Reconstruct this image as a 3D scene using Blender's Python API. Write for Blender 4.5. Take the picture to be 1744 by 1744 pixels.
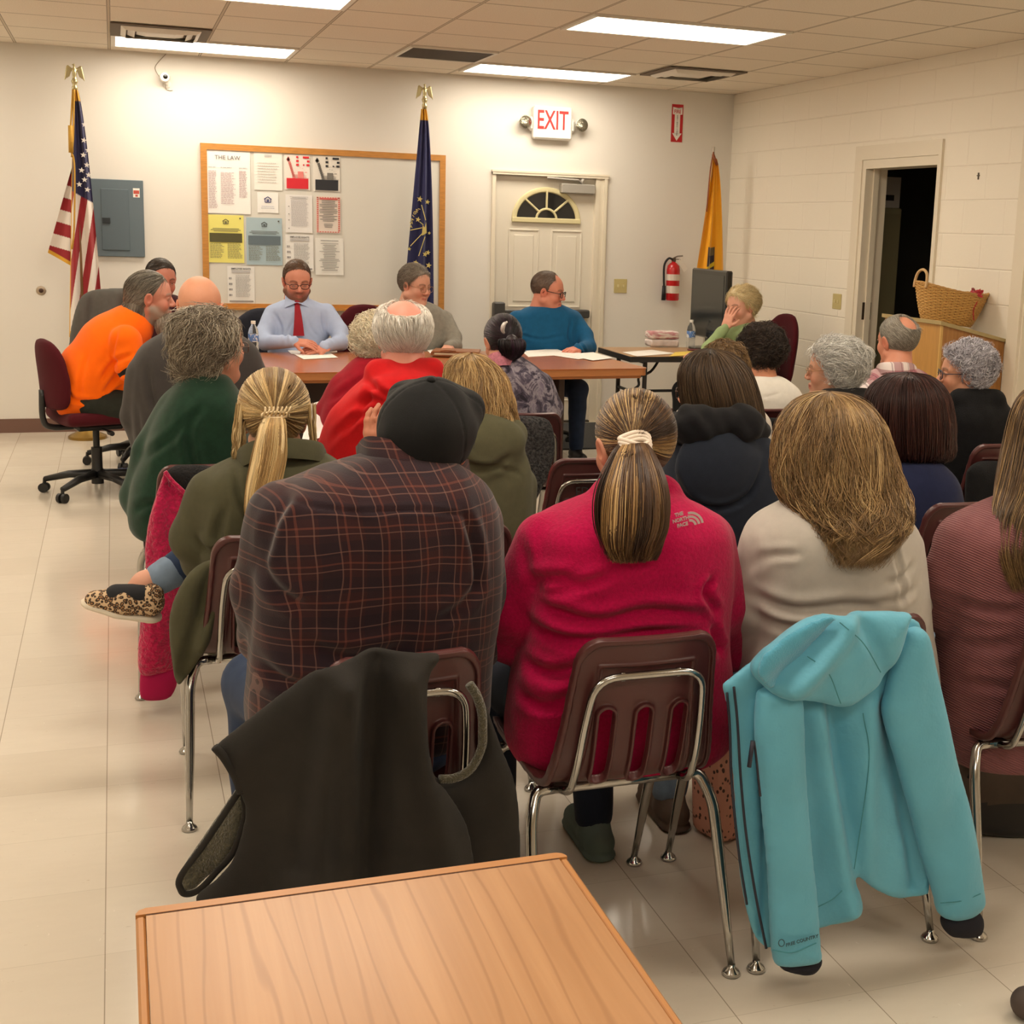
import bpy, math, random
import numpy as np
from mathutils import Vector, Matrix, Euler
PI = math.pi
for o in list(bpy.data.objects): bpy.data.objects.remove(o)
SC = bpy.context.scene
COL = SC.collection
random.seed(7)
RNG = np.random.default_rng(11)

# ------------------------------------------------------------------ camera
CAMP = np.array([-4.882, -10.325, 1.5804])
F_PX, PPX, PPY = 2254.33, 1018.41, 800.63
YAW, PIT, ROL = 0.3515, 0.1796, 0.0329
_Fw = np.array([math.sin(YAW)*math.cos(PIT), math.cos(YAW)*math.cos(PIT), -math.sin(PIT)])
_R0 = np.array([math.cos(YAW), -math.sin(YAW), 0.0]); _U0 = np.cross(_R0, _Fw)
_R = _R0*math.cos(ROL)+_U0*math.sin(ROL); _U = -_R0*math.sin(ROL)+_U0*math.cos(ROL)
cd = bpy.data.cameras.new('camera'); cam = bpy.data.objects.new('camera', cd); COL.objects.link(cam)
cd.sensor_width = 36; cd.sensor_height = 36; cd.lens = F_PX/1744*36
cd.shift_x = -(PPX-872)/1744; cd.shift_y = -(872-PPY)/1744
cd.clip_start = 0.05; cd.clip_end = 60
cam.matrix_world = Matrix([[_R[0], _U[0], -_Fw[0], CAMP[0]], [_R[1], _U[1], -_Fw[1], CAMP[1]], [_R[2], _U[2], -_Fw[2], CAMP[2]], [0, 0, 0, 1]])
SC.camera = cam

def _ray(px, py): return _Fw+_R*(px-PPX)/F_PX-_U*(py-PPY)/F_PX
def at(px, py, Y):
    d = _ray(px, py); return CAMP+d*(Y-CAMP[1])/d[1]
def atx(px, py, X):
    d = _ray(px, py); return CAMP+d*(X-CAMP[0])/d[0]
def atz(px, py, z=0.0):
    d = _ray(px, py); return CAMP+d*(z-CAMP[2])/d[2]

# ------------------------------------------------------------------ world, exposure
w = bpy.data.worlds.new('world'); SC.world = w; w.use_nodes = True
w.node_tree.nodes['Background'].inputs[0].default_value = (1.0, 0.85, 0.68, 1)
w.node_tree.nodes['Background'].inputs[1].default_value = 0.02
SC.view_settings.view_transform = 'Standard'; SC.view_settings.look = 'None'
SC.view_settings.exposure = 0.0; SC.view_settings.gamma = 1.0; SC.view_settings.use_curve_mapping = False
LAMP_EMIT = 13.2
LAMP_COL = (1.0, 0.895, 0.735)
try:
    SC.cycles.max_bounces = 8; SC.cycles.diffuse_bounces = 4; SC.cycles.glossy_bounces = 4
    SC.cycles.caustics_reflective = False; SC.cycles.caustics_refractive = False
    SC.cycles.sample_clamp_indirect = 4.0
    SC.cycles.use_denoising = True
except Exception: pass

# ------------------------------------------------------------------ helpers: colour, material
def lin(c):
    if isinstance(c, str):
        c = tuple(int(c[i:i+2], 16) for i in (0, 2, 4))
    c = [v/255.0 for v in c]
    return tuple((v/12.92 if v <= 0.04045 else ((v+0.055)/1.055)**2.4) for v in c)
MATS = {}
class NT:
    def __init__(s, m): s.m = m; s.t = m.node_tree; s.n = s.t.nodes; s.l = s.t.links; s.b = s.n['Principled BSDF']
    def new(s, t, **k):
        o = s.n.new(t)
        for a, v in k.items(): setattr(o, a, v)
        return o
    def link(s, a, b): s.l.new(a, b)
    def coord(s, scale=(1, 1, 1), kind='Object', rot=(0, 0, 0)):
        tc = s.new('ShaderNodeTexCoord'); mp = s.new('ShaderNodeMapping'); mp.inputs['Scale'].default_value = scale; mp.inputs['Rotation'].default_value = rot
        s.link(tc.outputs[kind], mp.inputs['Vector']); return mp.outputs['Vector']
    def noise(s, vec, scale, detail=2, rough=0.5, dist=0):
        n = s.new('ShaderNodeTexNoise'); n.inputs['Scale'].default_value = scale; n.inputs['Detail'].default_value = detail
        n.inputs['Roughness'].default_value = rough; n.inputs['Distortion'].default_value = dist
        if vec is not None: s.link(vec, n.inputs['Vector'])
        return n.outputs['Fac']
    def ramp(s, fac, stops, interp='LINEAR'):
        r = s.new('ShaderNodeValToRGB'); r.color_ramp.interpolation = interp; e = r.color_ramp.elements
        while len(e) < len(stops): e.new(0.5)
        for i, (p, c) in enumerate(stops):
            e[i].position = p; e[i].color = (c[0], c[1], c[2], 1) if not isinstance(c, (int, float)) else (c, c, c, 1)
        s.link(fac, r.inputs['Fac']); return r.outputs['Color']
    def math(s, op, a, b=None, c=None):
        m = s.new('ShaderNodeMath', operation=op)
        for i, v in enumerate((a, b, c)):
            if v is None: continue
            if isinstance(v, (int, float)): m.inputs[i].default_value = v
            else: s.link(v, m.inputs[i])
        return m.outputs[0]
    def mix(s, fac, a, b, mode='MIX'):
        m = s.new('ShaderNodeMix', data_type='RGBA', blend_type=mode)
        for k, v in ((0, fac), (6, a), (7, b)):
            if isinstance(v, (int, float)): m.inputs[k].default_value = v
            elif isinstance(v, tuple): m.inputs[k].default_value = (v[0], v[1], v[2], 1)
            else: s.link(v, m.inputs[k])
        return m.outputs[2]
    def sep(s, vec):
        x = s.new('ShaderNodeSeparateXYZ'); s.link(vec, x.inputs[0]); return x.outputs
    def bump(s, h, strength=0.3, dist=0.01):
        b = s.new('ShaderNodeBump'); b.inputs['Strength'].default_value = strength; b.inputs['Distance'].default_value = dist
        s.link(h, b.inputs['Height']); s.link(b.outputs[0], s.b.inputs['Normal']); return b
    def color(s, c): s.link(c, s.b.inputs['Base Color'])
    def attr(s, name='Col'):
        a = s.new('ShaderNodeAttribute'); a.attribute_name = name; return a.outputs['Color']
def mat(name, col=None, rough=0.6, metal=0.0, spec=0.5, noise=None, bump=None, sheen=0, coat=0, fn=None, trans=0, emit=None, ior=None):
    if name in MATS: return MATS[name]
    m = bpy.data.materials.new(name); m.use_nodes = True; MATS[name] = m
    t = NT(m); b = t.b
    c = lin(col) if col is not None else (0.5, 0.5, 0.5)
    b.inputs['Base Color'].default_value = (*c, 1); b.inputs['Roughness'].default_value = rough
    b.inputs['Metallic'].default_value = metal; b.inputs['Specular IOR Level'].default_value = spec
    if sheen: b.inputs['Sheen Weight'].default_value = sheen; b.inputs['Sheen Roughness'].default_value = 0.5
    if coat: b.inputs['Coat Weight'].default_value = coat
    if trans: b.inputs['Transmission Weight'].default_value = trans
    if ior: b.inputs['IOR'].default_value = ior
    if emit: b.inputs['Emission Color'].default_value = (*emit[0], 1); b.inputs['Emission Strength'].default_value = emit[1]
    if noise:   # (scale, amount, optional stretch)
        v = t.coord(noise[2] if len(noise) > 2 else (1, 1, 1))
        f = t.noise(v, noise[0], 4, 0.6)
        a = noise[1]
        t.color(t.ramp(f, [(0.3, tuple(x*(1-a) for x in c)), (0.7, tuple(min(1, x*(1+a)) for x in c))]))
    if bump:    # (scale, strength, distance)
        v = t.coord(bump[3] if len(bump) > 3 else (1, 1, 1)); t.bump(t.noise(v, bump[0], 3), bump[1], bump[2])
    if fn: fn(t, c)
    return m

# ------------------------------------------------------------------ helpers: mesh
class MB:
    def __init__(s): s.v = []; s.f = []; s.mi = []; s.cur = 0
    def mat(s, i): s.cur = i; return s
    def add(s, vs, fs):
        o = len(s.v); s.v += [tuple(map(float, p)) for p in vs]
        for f in fs: s.f.append(tuple(o+i for i in f)); s.mi.append(s.cur)
        return s
    def box(s, c, d, rot=None, bev=0.0):
        x, y, z = [v/2 for v in d]
        if bev > 0:
            b = min(bev, x*.99, y*.99, z*.99); pts = []
            vs = []; fs = []
            # rounded box via convex set of 24 points
            for sx in (-1, 1):
                for sy in (-1, 1):
                    for sz in (-1, 1):
                        vs += [(sx*x, sy*(y-b), sz*(z-b)), (sx*(x-b), sy*y, sz*(z-b)), (sx*(x-b), sy*(y-b), sz*z)]
            def ix(sx, sy, sz, k): return ((sx > 0)*4+(sy > 0)*2+(sz > 0))*3+k
            def q(a): fs.append(tuple(a))
            for g in (-1, 1):
                q([ix(g, -1, -1, 0), ix(g, 1, -1, 0), ix(g, 1, 1, 0), ix(g, -1, 1, 0)][::g])
                q([ix(-1, g, -1, 1), ix(-1, g, 1, 1), ix(1, g, 1, 1), ix(1, g, -1, 1)][::g])
                q([ix(-1, -1, g, 2), ix(1, -1, g, 2), ix(1, 1, g, 2), ix(-1, 1, g, 2)][::g])
            for a in (-1, 1):
                for c2 in (-1, 1):
                    q([ix(a, c2, -1, 0), ix(a, c2, 1, 0), ix(a, c2, 1, 1), ix(a, c2, -1, 1)][::-a*c2])
                    q([ix(a, -1, c2, 0), ix(a, 1, c2, 0), ix(a, 1, c2, 2), ix(a, -1, c2, 2)][::a*c2])
                    q([ix(-1, a, c2, 1), ix(1, a, c2, 1), ix(1, a, c2, 2), ix(-1, a, c2, 2)][::-a*c2])
                    for g in (-1, 1):
                        t3 = [ix(a, c2, g, 0), ix(a, c2, g, 1), ix(a, c2, g, 2)]; q(t3[::a*c2*g])
        else:
            vs = [(sx*x, sy*y, sz*z) for sx in (-1, 1) for sy in (-1, 1) for sz in (-1, 1)]
            fs = [(0, 1, 3, 2), (4, 6, 7, 5), (0, 4, 5, 1), (2, 3, 7, 6), (0, 2, 6, 4), (1, 5, 7, 3)]
        M = Euler(rot).to_matrix() if rot is not None and not isinstance(rot, Matrix) else rot
        if M is not None: vs = [tuple(M @ Vector(p)) for p in vs]
        return s.add([(p[0]+c[0], p[1]+c[1], p[2]+c[2]) for p in vs], fs)
    def b2(s, a, b, **k):
        return s.box([(a[i]+b[i])/2 for i in range(3)], [abs(a[i]-b[i]) for i in range(3)], **k)
    def tube(s, pts, r, seg=10, cap=True, flat=None, closed=False):
        P = np.array(pts, float); n = len(P); rr = np.full(n, r) if np.isscalar(r) else np.array(r, float)
        T = np.gradient(P, axis=0)
        if closed: T = np.roll(P, -1, 0)-np.roll(P, 1, 0)
        T /= np.linalg.norm(T, axis=1)[:, None]+1e-12
        up = np.array([0, 0, 1.]) if abs(T[0][2]) < .9 else np.array([1., 0, 0])
        vs = []; u = up-T[0]*up.dot(T[0]); u /= np.linalg.norm(u)
        for i in range(n):
            u = u-T[i]*u.dot(T[i]); u /= np.linalg.norm(u)+1e-12; v = np.cross(T[i], u)
            for k in range(seg):
                a = 2*PI*k/seg; fl = 1 if flat is None else flat
                vs.append(P[i]+rr[i]*(u*math.cos(a)+v*math.sin(a)*fl))
        fs = []
        for i in range(n-1 if not closed else n):
            j = (i+1) % n
            for k in range(seg): fs.append((i*seg+k, i*seg+(k+1) % seg, j*seg+(k+1) % seg, j*seg+k))
        if cap and not closed: fs.append(tuple(range(seg))[::-1]); fs.append(tuple((n-1)*seg+k for k in range(seg)))
        return s.add(vs, fs)
    def lathe(s, prof, c=(0, 0, 0), seg=24, axis='z'):
        vs = []
        for r, z in prof:
            for k in range(seg):
                a = 2*PI*k/seg; p = (r*math.cos(a), r*math.sin(a), z)
                if axis == 'y': p = (p[0], -p[2], p[1])
                if axis == 'x': p = (p[2], p[1], -p[0])
                vs.append((p[0]+c[0], p[1]+c[1], p[2]+c[2]))
        n = len(prof); fs = []
        for i in range(n-1):
            for k in range(seg): fs.append((i*seg+k, i*seg+(k+1) % seg, (i+1)*seg+(k+1) % seg, (i+1)*seg+k))
        fs.append(tuple(range(seg))[::-1]); fs.append(tuple((n-1)*seg+k for k in range(seg)))
        return s.add(vs, fs)
    def prism(s, poly, t, M=None):
        """poly in local xy, extruded 0..t along z, transformed by 4x4 M"""
        n = len(poly); vs = [(x, y, 0) for x, y in poly]+[(x, y, t) for x, y in poly]
        fs = [tuple(range(n))[::-1], tuple(range(n, 2*n))]+[(i, (i+1) % n, n+(i+1) % n, n+i) for i in range(n)]
        if M is not None: vs = [tuple(M @ Vector(p)) for p in vs]
        return s.add(vs, fs)
    def grid(s, P):
        """P: array (m,n,3)"""
        m, n = P.shape[:2]
        return s.add(P.reshape(-1, 3), [(i*n+j, i*n+j+1, (i+1)*n+j+1, (i+1)*n+j) for i in range(m-1) for j in range(n-1)])
    def text(s, txt, M, size=0.1, depth=0.001, align='CENTER', sx=1.0, bold=0.0):
        cu = bpy.data.curves.new('t', 'FONT'); cu.body = txt; cu.size = size; cu.align_x = align; cu.align_y = 'CENTER'; cu.extrude = depth/2; cu.offset = bold
        ob = bpy.data.objects.new('t', cu); COL.objects.link(ob)
        bpy.context.view_layer.update()
        me = bpy.data.meshes.new_from_object(ob.evaluated_get(bpy.context.evaluated_depsgraph_get()))
        S = Matrix.Diagonal((sx, 1, 1, 1))
        s.add([tuple(M @ (S @ v.co)) for v in me.vertices], [tuple(p.vertices) for p in me.polygons])
        bpy.data.objects.remove(ob); bpy.data.meshes.remove(me); bpy.data.curves.remove(cu)
        return s
    def build(s, name, mats, parent=None, smooth=False, angle=None, loc=None):
        me = bpy.data.meshes.new(name); me.from_pydata(s.v, [], s.f)
        if not isinstance(mats, (list, tuple)): mats = [mats]
        for m in mats: me.materials.append(m)
        if len(mats) > 1: me.polygons.foreach_set('material_index', s.mi)
        if smooth or angle:
            me.polygons.foreach_set('use_smooth', [True]*len(me.polygons))
            if angle: me.set_sharp_from_angle(angle=angle)
        me.update(); o = bpy.data.objects.new(name, me); COL.objects.link(o)
        if parent is not None: o.parent = parent
        if loc is not None: o.location = loc
        return o
def tag(o, label=None, cat=None, group=None, kind=None):
    if label: o['label'] = label
    if cat: o['category'] = cat
    if group: o['group'] = group
    if kind: o['kind'] = kind
    return o
def empty(name, loc, rz=0, label=None, cat=None, group=None):
    o = bpy.data.objects.new(name, None); COL.objects.link(o); o.location = [float(x) for x in loc]; o.rotation_euler = (0, 0, rz); o.empty_display_size = 0.1
    return tag(o, label, cat, group)
def struct(o): o['kind'] = 'structure'; return o
def copy_tree(o, parent=None):
    c = o.copy(); COL.objects.link(c)
    if parent is not None: c.parent = parent
    for ch in list(o.children): copy_tree(ch, c)
    return c
def smooth_path(pts, n=40):
    P = np.array(pts, float); m = len(P)
    if m < 3: return np.array([P[0]+(P[-1]-P[0])*t for t in np.linspace(0, 1, n)])
    Q = np.vstack([2*P[0]-P[1], P, 2*P[-1]-P[-2]]); out = []
    for t in np.linspace(0, m-1, n):
        i = min(int(t), m-2); u = t-i; a, b, c, d = Q[i], Q[i+1], Q[i+2], Q[i+3]
        out.append(.5*((2*b)+(c-a)*u+(2*a-5*b+4*c-d)*u*u+(-a+3*b-3*c+d)*u**3))
    return np.array(out)
def round_path(pts, r, n=6):
    """polyline with rounded corners"""
    P = [np.array(p, float) for p in pts]; out = [P[0]]
    for i in range(1, len(P)-1):
        a, b, c = P[i-1], P[i], P[i+1]; u = (a-b)/np.linalg.norm(a-b); v = (c-b)/np.linalg.norm(c-b)
        rr = min(r, np.linalg.norm(a-b)*.49, np.linalg.norm(c-b)*.49)
        p0, p1 = b+u*rr, b+v*rr
        for t in np.linspace(0, 1, n): out.append((1-t)**2*p0+2*t*(1-t)*b+t*t*p1)
    out.append(P[-1]); return np.array(out)
# ------------------------------------------------------------------ implicit-surface toolkit
def _hash(ix, iy, iz, seed):
    n = (ix*73856093) ^ (iy*19349663) ^ (iz*83492791) ^ (seed*2654435)
    n = (n ^ (n >> 13))*1274126177; n = n ^ (n >> 16)
    return (n & 0xffff).astype(np.float32)/32767.5-1
def vnoise(P, scale=1.0, seed=0):
    """value noise in [-1,1]; P (...,3)"""
    Q = np.asarray(P, np.float32)*scale; I = np.floor(Q).astype(np.int64); F = Q-I; F = F*F*(3-2*F); r = 0
    for dx in (0, 1):
        for dy in (0, 1):
            for dz in (0, 1):
                w_ = (F[..., 0] if dx else 1-F[..., 0])*(F[..., 1] if dy else 1-F[..., 1])*(F[..., 2] if dz else 1-F[..., 2])
                r = r+w_*_hash(I[..., 0]+dx, I[..., 1]+dy, I[..., 2]+dz, seed)
    return r
def fbm(P, scale, oct=3, seed=0):
    r = 0; a = 1; s = 0
    for i in range(oct): r = r+a*vnoise(P, scale, seed+i*17); s += a; a *= .5; scale *= 2.03
    return r/s
def smin(a, b, k):
    if k <= 0: return np.minimum(a, b)
    h = np.clip(.5+.5*(b-a)/k, 0, 1); return b*(1-h)+a*h-k*h*(1-h)
def smax(a, b, k): return -smin(-a, -b, k)
def V3(*a): return np.array(a if len(a) > 1 else a[0], np.float64)
class Cap:
    def __init__(s, a, b, ra, rb=None, flat=None):
        s.a, s.b, s.ra, s.rb = V3(a), V3(b), ra, ra if rb is None else rb; s.flat = flat
        m = max(s.ra, s.rb)*1.6; s.lo = np.minimum(s.a, s.b)-m; s.hi = np.maximum(s.a, s.b)+m
    def d(s, X, Y, Z):
        ba = s.b-s.a; px, py, pz = X-s.a[0], Y-s.a[1], Z-s.a[2]; L = ba.dot(ba)+1e-12
        t = np.clip((px*ba[0]+py*ba[1]+pz*ba[2])/L, 0, 1); qx, qy, qz = px-t*ba[0], py-t*ba[1], pz-t*ba[2]
        if s.flat is not None:
            n, f = s.flat; n = V3(n)/np.linalg.norm(n); k = (qx*n[0]+qy*n[1]+qz*n[2])*(1/f-1); qx = qx+n[0]*k; qy = qy+n[1]*k; qz = qz+n[2]*k
        return np.sqrt(qx*qx+qy*qy+qz*qz)-(s.ra+(s.rb-s.ra)*t)
class Ell:
    def __init__(s, c, r, R=None):
        s.c, s.r = V3(c), V3(r); s.R = R; m = max(r)*1.05 if R is not None else s.r*1.05; s.lo = s.c-m; s.hi = s.c+m
    def d(s, X, Y, Z):
        x, y, z = X-s.c[0], Y-s.c[1], Z-s.c[2]
        if s.R is not None: R = s.R; x, y, z = R[0][0]*x+R[1][0]*y+R[2][0]*z, R[0][1]*x+R[1][1]*y+R[2][1]*z, R[0][2]*x+R[1][2]*y+R[2][2]*z
        r = s.r; k0 = np.sqrt((x/r[0])**2+(y/r[1])**2+(z/r[2])**2); k1 = np.sqrt((x/r[0]**2)**2+(y/r[1]**2)**2+(z/r[2]**2)**2)
        return k0*(k0-1)/(k1+1e-9)
class Loft:
    """stack of super-ellipses: levels (z, cx, cy, a, b); yaw turns the section; n = squareness"""
    def __init__(s, lv, n=2.3, yaw=0.0, res=48, inflate=0.0):
        L = np.array(sorted(lv, key=lambda q: q[0]), float); z = L[:, 0]; s.z = np.linspace(z[0], z[-1], res); s.n = n; s.yaw = yaw
        # monotone-ish smooth interpolation
        C = [np.interp(s.z, z, L[:, i]) for i in range(1, 5)]
        k = max(1, int(res/len(L)/2)); ker = np.ones(2*k+1)/(2*k+1)
        C = [np.convolve(np.pad(c, k, 'edge'), ker, 'valid') for c in C]
        s.cx, s.cy, s.a, s.b = C; s.a = s.a+inflate; s.b = s.b+inflate; s.z0, s.z1 = z[0]-inflate, z[-1]+inflate
        m = np.maximum(s.a, s.b)+.02
        s.lo = V3((s.cx-m).min(), (s.cy-m).min(), s.z0-.01); s.hi = V3((s.cx+m).max(), (s.cy+m).max(), s.z1+.01)
    def d(s, X, Y, Z):
        f = lambda arr: np.interp(Z.ravel(), s.z, arr).reshape(Z.shape)
        if Z.shape[0] == 1 or True:
            zz = Z[0, 0, :] if Z.ndim == 3 else Z; g = lambda arr: np.interp(zz, s.z, arr)[None, None, :] if Z.ndim == 3 else np.interp(Z, s.z, arr)
            cx, cy, a, b = g(s.cx), g(s.cy), g(s.a), g(s.b)
        x, y = X-cx, Y-cy
        if s.yaw: c_, s_ = math.cos(s.yaw), math.sin(s.yaw); x, y = x*c_+y*s_, -x*s_+y*c_
        a = np.maximum(a, .004); b = np.maximum(b, .004)
        k = (np.abs(x/a)**s.n+np.abs(y/b)**s.n)**(1/s.n); dd = (k-1)*np.minimum(a, b)*.9
        return smax(dd, np.maximum(Z-s.z1, s.z0-Z), .03)
class Box3:
    def __init__(s, c, h, r=.01, R=None):
        s.c, s.h, s.r, s.R = V3(c), V3(h), r, R; m = np.linalg.norm(s.h) if R is not None else s.h; s.lo = s.c-m-.01; s.hi = s.c+m+.01
    def d(s, X, Y, Z):
        x, y, z = X-s.c[0], Y-s.c[1], Z-s.c[2]
        if s.R is not None: R = s.R; x, y, z = R[0][0]*x+R[1][0]*y+R[2][0]*z, R[0][1]*x+R[1][1]*y+R[2][1]*z, R[0][2]*x+R[1][2]*y+R[2][2]*z
        qx, qy, qz = np.abs(x)-s.h[0]+s.r, np.abs(y)-s.h[1]+s.r, np.abs(z)-s.h[2]+s.r
        return np.sqrt(np.maximum(qx, 0)**2+np.maximum(qy, 0)**2+np.maximum(qz, 0)**2)+np.minimum(np.maximum(qx, np.maximum(qy, qz)), 0)-s.r
def surf(field, org, h):
    """naive surface nets -> V, F(quads)"""
    h = np.asarray(h, float)*np.ones(3); S = field < 0; nx, ny, nz = S.shape
    c = np.zeros((nx-1, ny-1, nz-1), np.int8)
    for dx in (0, 1):
        for dy in (0, 1):
            for dz in (0, 1): c += S[dx:nx-1+dx, dy:ny-1+dy, dz:nz-1+dz]
    act = (c > 0) & (c < 8); I = np.argwhere(act)
    if len(I) == 0: return np.zeros((0, 3)), np.zeros((0, 4), int)
    idx = -np.ones(act.shape, np.int64); idx[act] = np.arange(len(I))
    acc = np.zeros((len(I), 3)); cnt = np.zeros(len(I))
    co = [(dx, dy, dz) for dx in (0, 1) for dy in (0, 1) for dz in (0, 1)]
    vals = {q: field[I[:, 0]+q[0], I[:, 1]+q[1], I[:, 2]+q[2]] for q in co}
    for q in co:
        for ax in range(3):
            if q[ax] == 0:
                r = list(q); r[ax] = 1; r = tuple(r); a, b = vals[q], vals[r]; m = (a < 0) != (b < 0)
                t = np.where(m, a/(a-b+1e-20), 0); p = np.tile(np.array(q, float), (len(I), 1)); p[:, ax] += t
                acc += p*m[:, None]; cnt += m
    V = (I+acc/np.maximum(cnt, 1)[:, None])*h+org
    F = []
    for ax in range(3):
        sl0 = [slice(None)]*3; sl1 = [slice(None)]*3; sl0[ax] = slice(0, -1); sl1[ax] = slice(1, None)
        A, B = S[tuple(sl0)], S[tuple(sl1)]; E = np.argwhere(A != B); u, v = (ax+1) % 3, (ax+2) % 3
        ok = (E[:, u] > 0) & (E[:, v] > 0) & (E[:, u] < act.shape[u]) & (E[:, v] < act.shape[v]); E = E[ok]
        def g(du, dv): q = E.copy(); q[:, u] -= du; q[:, v] -= dv; return idx[q[:, 0], q[:, 1], q[:, 2]]
        f = np.stack([g(1, 1), g(0, 1), g(0, 0), g(1, 0)], 1); flip = ~A[E[:, 0], E[:, 1], E[:, 2]]; f[flip] = f[flip][:, ::-1]
        F.append(f)
    F = np.vstack(F); F = F[(F >= 0).all(1)]
    return V, F
def sdf_mesh(prims, h=.01, pad=.03, warp=None, lo=None, hi=None, post=None):
    """prims: list of (prim, op, k) with op 'u','s','i'; returns V,F"""
    if lo is None:
        U = [p for p in prims if p[1] == 'u']; lo = np.min([p[0].lo for p in U], 0)-pad; hi = np.max([p[0].hi for p in U], 0)+pad
    lo = np.array(lo, float); hi = np.array(hi, float); n = np.maximum(((hi-lo)/h).astype(int)+2, 4)
    ax = [lo[i]+np.arange(n[i])*h for i in range(3)]; fld = np.full(n, .5, np.float32)
    for p, op, k in prims:
        e = k+2.5*h+.004; a = [int(np.clip((p.lo[i]-e-lo[i])//h, 0, n[i]-1)) for i in range(3)]; b = [int(np.clip((p.hi[i]+e-lo[i])//h+2, 1, n[i])) for i in range(3)]
        if any(b[i] <= a[i] for i in range(3)): continue
        X = ax[0][a[0]:b[0]][:, None, None]; Y = ax[1][a[1]:b[1]][None, :, None]; Z = ax[2][a[2]:b[2]][None, None, :]
        Xf, Yf, Zf = np.broadcast_arrays(X, Y, Z); d = p.d(Xf, Yf, Zf).astype(np.float32); sl = (slice(a[0], b[0]), slice(a[1], b[1]), slice(a[2], b[2]))
        fld[sl] = smin(fld[sl], d, k) if op == 'u' else (smax(fld[sl], -d, k))
    if post is not None:
        X, Y, Z = np.broadcast_arrays(ax[0][:, None, None], ax[1][None, :, None], ax[2][None, None, :]); fld = post(fld, X, Y, Z)
    fld[0] = fld[-1] = .5; fld[:, 0] = fld[:, -1] = .5; fld[:, :, 0] = fld[:, :, -1] = .5
    return surf(fld, lo, h)
def vnormals(V, F):
    n = np.cross(V[F[:, 2]]-V[F[:, 0]], V[F[:, 3]]-V[F[:, 1]]); N = np.zeros_like(V)
    for i in range(4): np.add.at(N, F[:, i], n)
    return N/(np.linalg.norm(N, axis=1)[:, None]+1e-12)
def relax(V, F, it=1, f=.5):
    for _ in range(it):
        acc = np.zeros_like(V); c = np.zeros(len(V))
        for i in range(4):
            a, b = F[:, i], F[:, (i+1) % 4]; np.add.at(acc, a, V[b]); np.add.at(c, a, 1); np.add.at(acc, b, V[a]); np.add.at(c, b, 1)
        V = V+(acc/np.maximum(c, 1)[:, None]-V)*f
    return V
def np_mesh(name, V, F, mats, parent=None, col=None, smooth=True, midx=None, loc=None, uv=None):
    me = bpy.data.meshes.new(name); V = np.asarray(V, np.float32); F = np.asarray(F)
    k = F.shape[1]; me.vertices.add(len(V)); me.vertices.foreach_set('co', V.ravel()); me.loops.add(F.size); me.loops.foreach_set('vertex_index', F.ravel().astype(np.int32))
    me.polygons.add(len(F)); me.polygons.foreach_set('loop_start', (np.arange(len(F))*k).astype(np.int32)); me.polygons.foreach_set('loop_total', np.full(len(F), k, np.int32))
    if smooth: me.polygons.foreach_set('use_smooth', np.ones(len(F), bool))
    if not isinstance(mats, (list, tuple)): mats = [mats]
    for m in mats: me.materials.append(m)
    if midx is not None: me.polygons.foreach_set('material_index', np.asarray(midx, np.int32))
    if col is not None:
        a = me.color_attributes.new('Col', 'FLOAT_COLOR', 'POINT'); c4 = np.ones((len(V), 4), np.float32); c4[:, :3] = col; a.data.foreach_set('color', c4.ravel())
    me.update(calc_edges=True); o = bpy.data.objects.new(name, me); COL.objects.link(o)
    if parent is not None: o.parent = parent
    if loc is not None: o.location = loc
    return o
def poly_sd(P, U, W):
    """signed distance to closed polygon P (n,2); negative inside"""
    P = np.asarray(P, float); d = np.full(U.shape, 1e9); s = np.ones(U.shape)
    for i in range(len(P)):
        a, b = P[i], P[i-1]; ex, ey = b[0]-a[0], b[1]-a[1]; wx, wy = U-a[0], W-a[1]
        t = np.clip((wx*ex+wy*ey)/(ex*ex+ey*ey+1e-12), 0, 1); bx, by = wx-ex*t, wy-ey*t; d = np.minimum(d, bx*bx+by*by)
        c1 = W >= a[1]; c2 = W < b[1]; c3 = ex*wy > ey*wx
        s = np.where((c1 & c2 & c3) | (~c1 & ~c2 & ~c3), -s, s)
    return s*np.sqrt(d)
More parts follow.
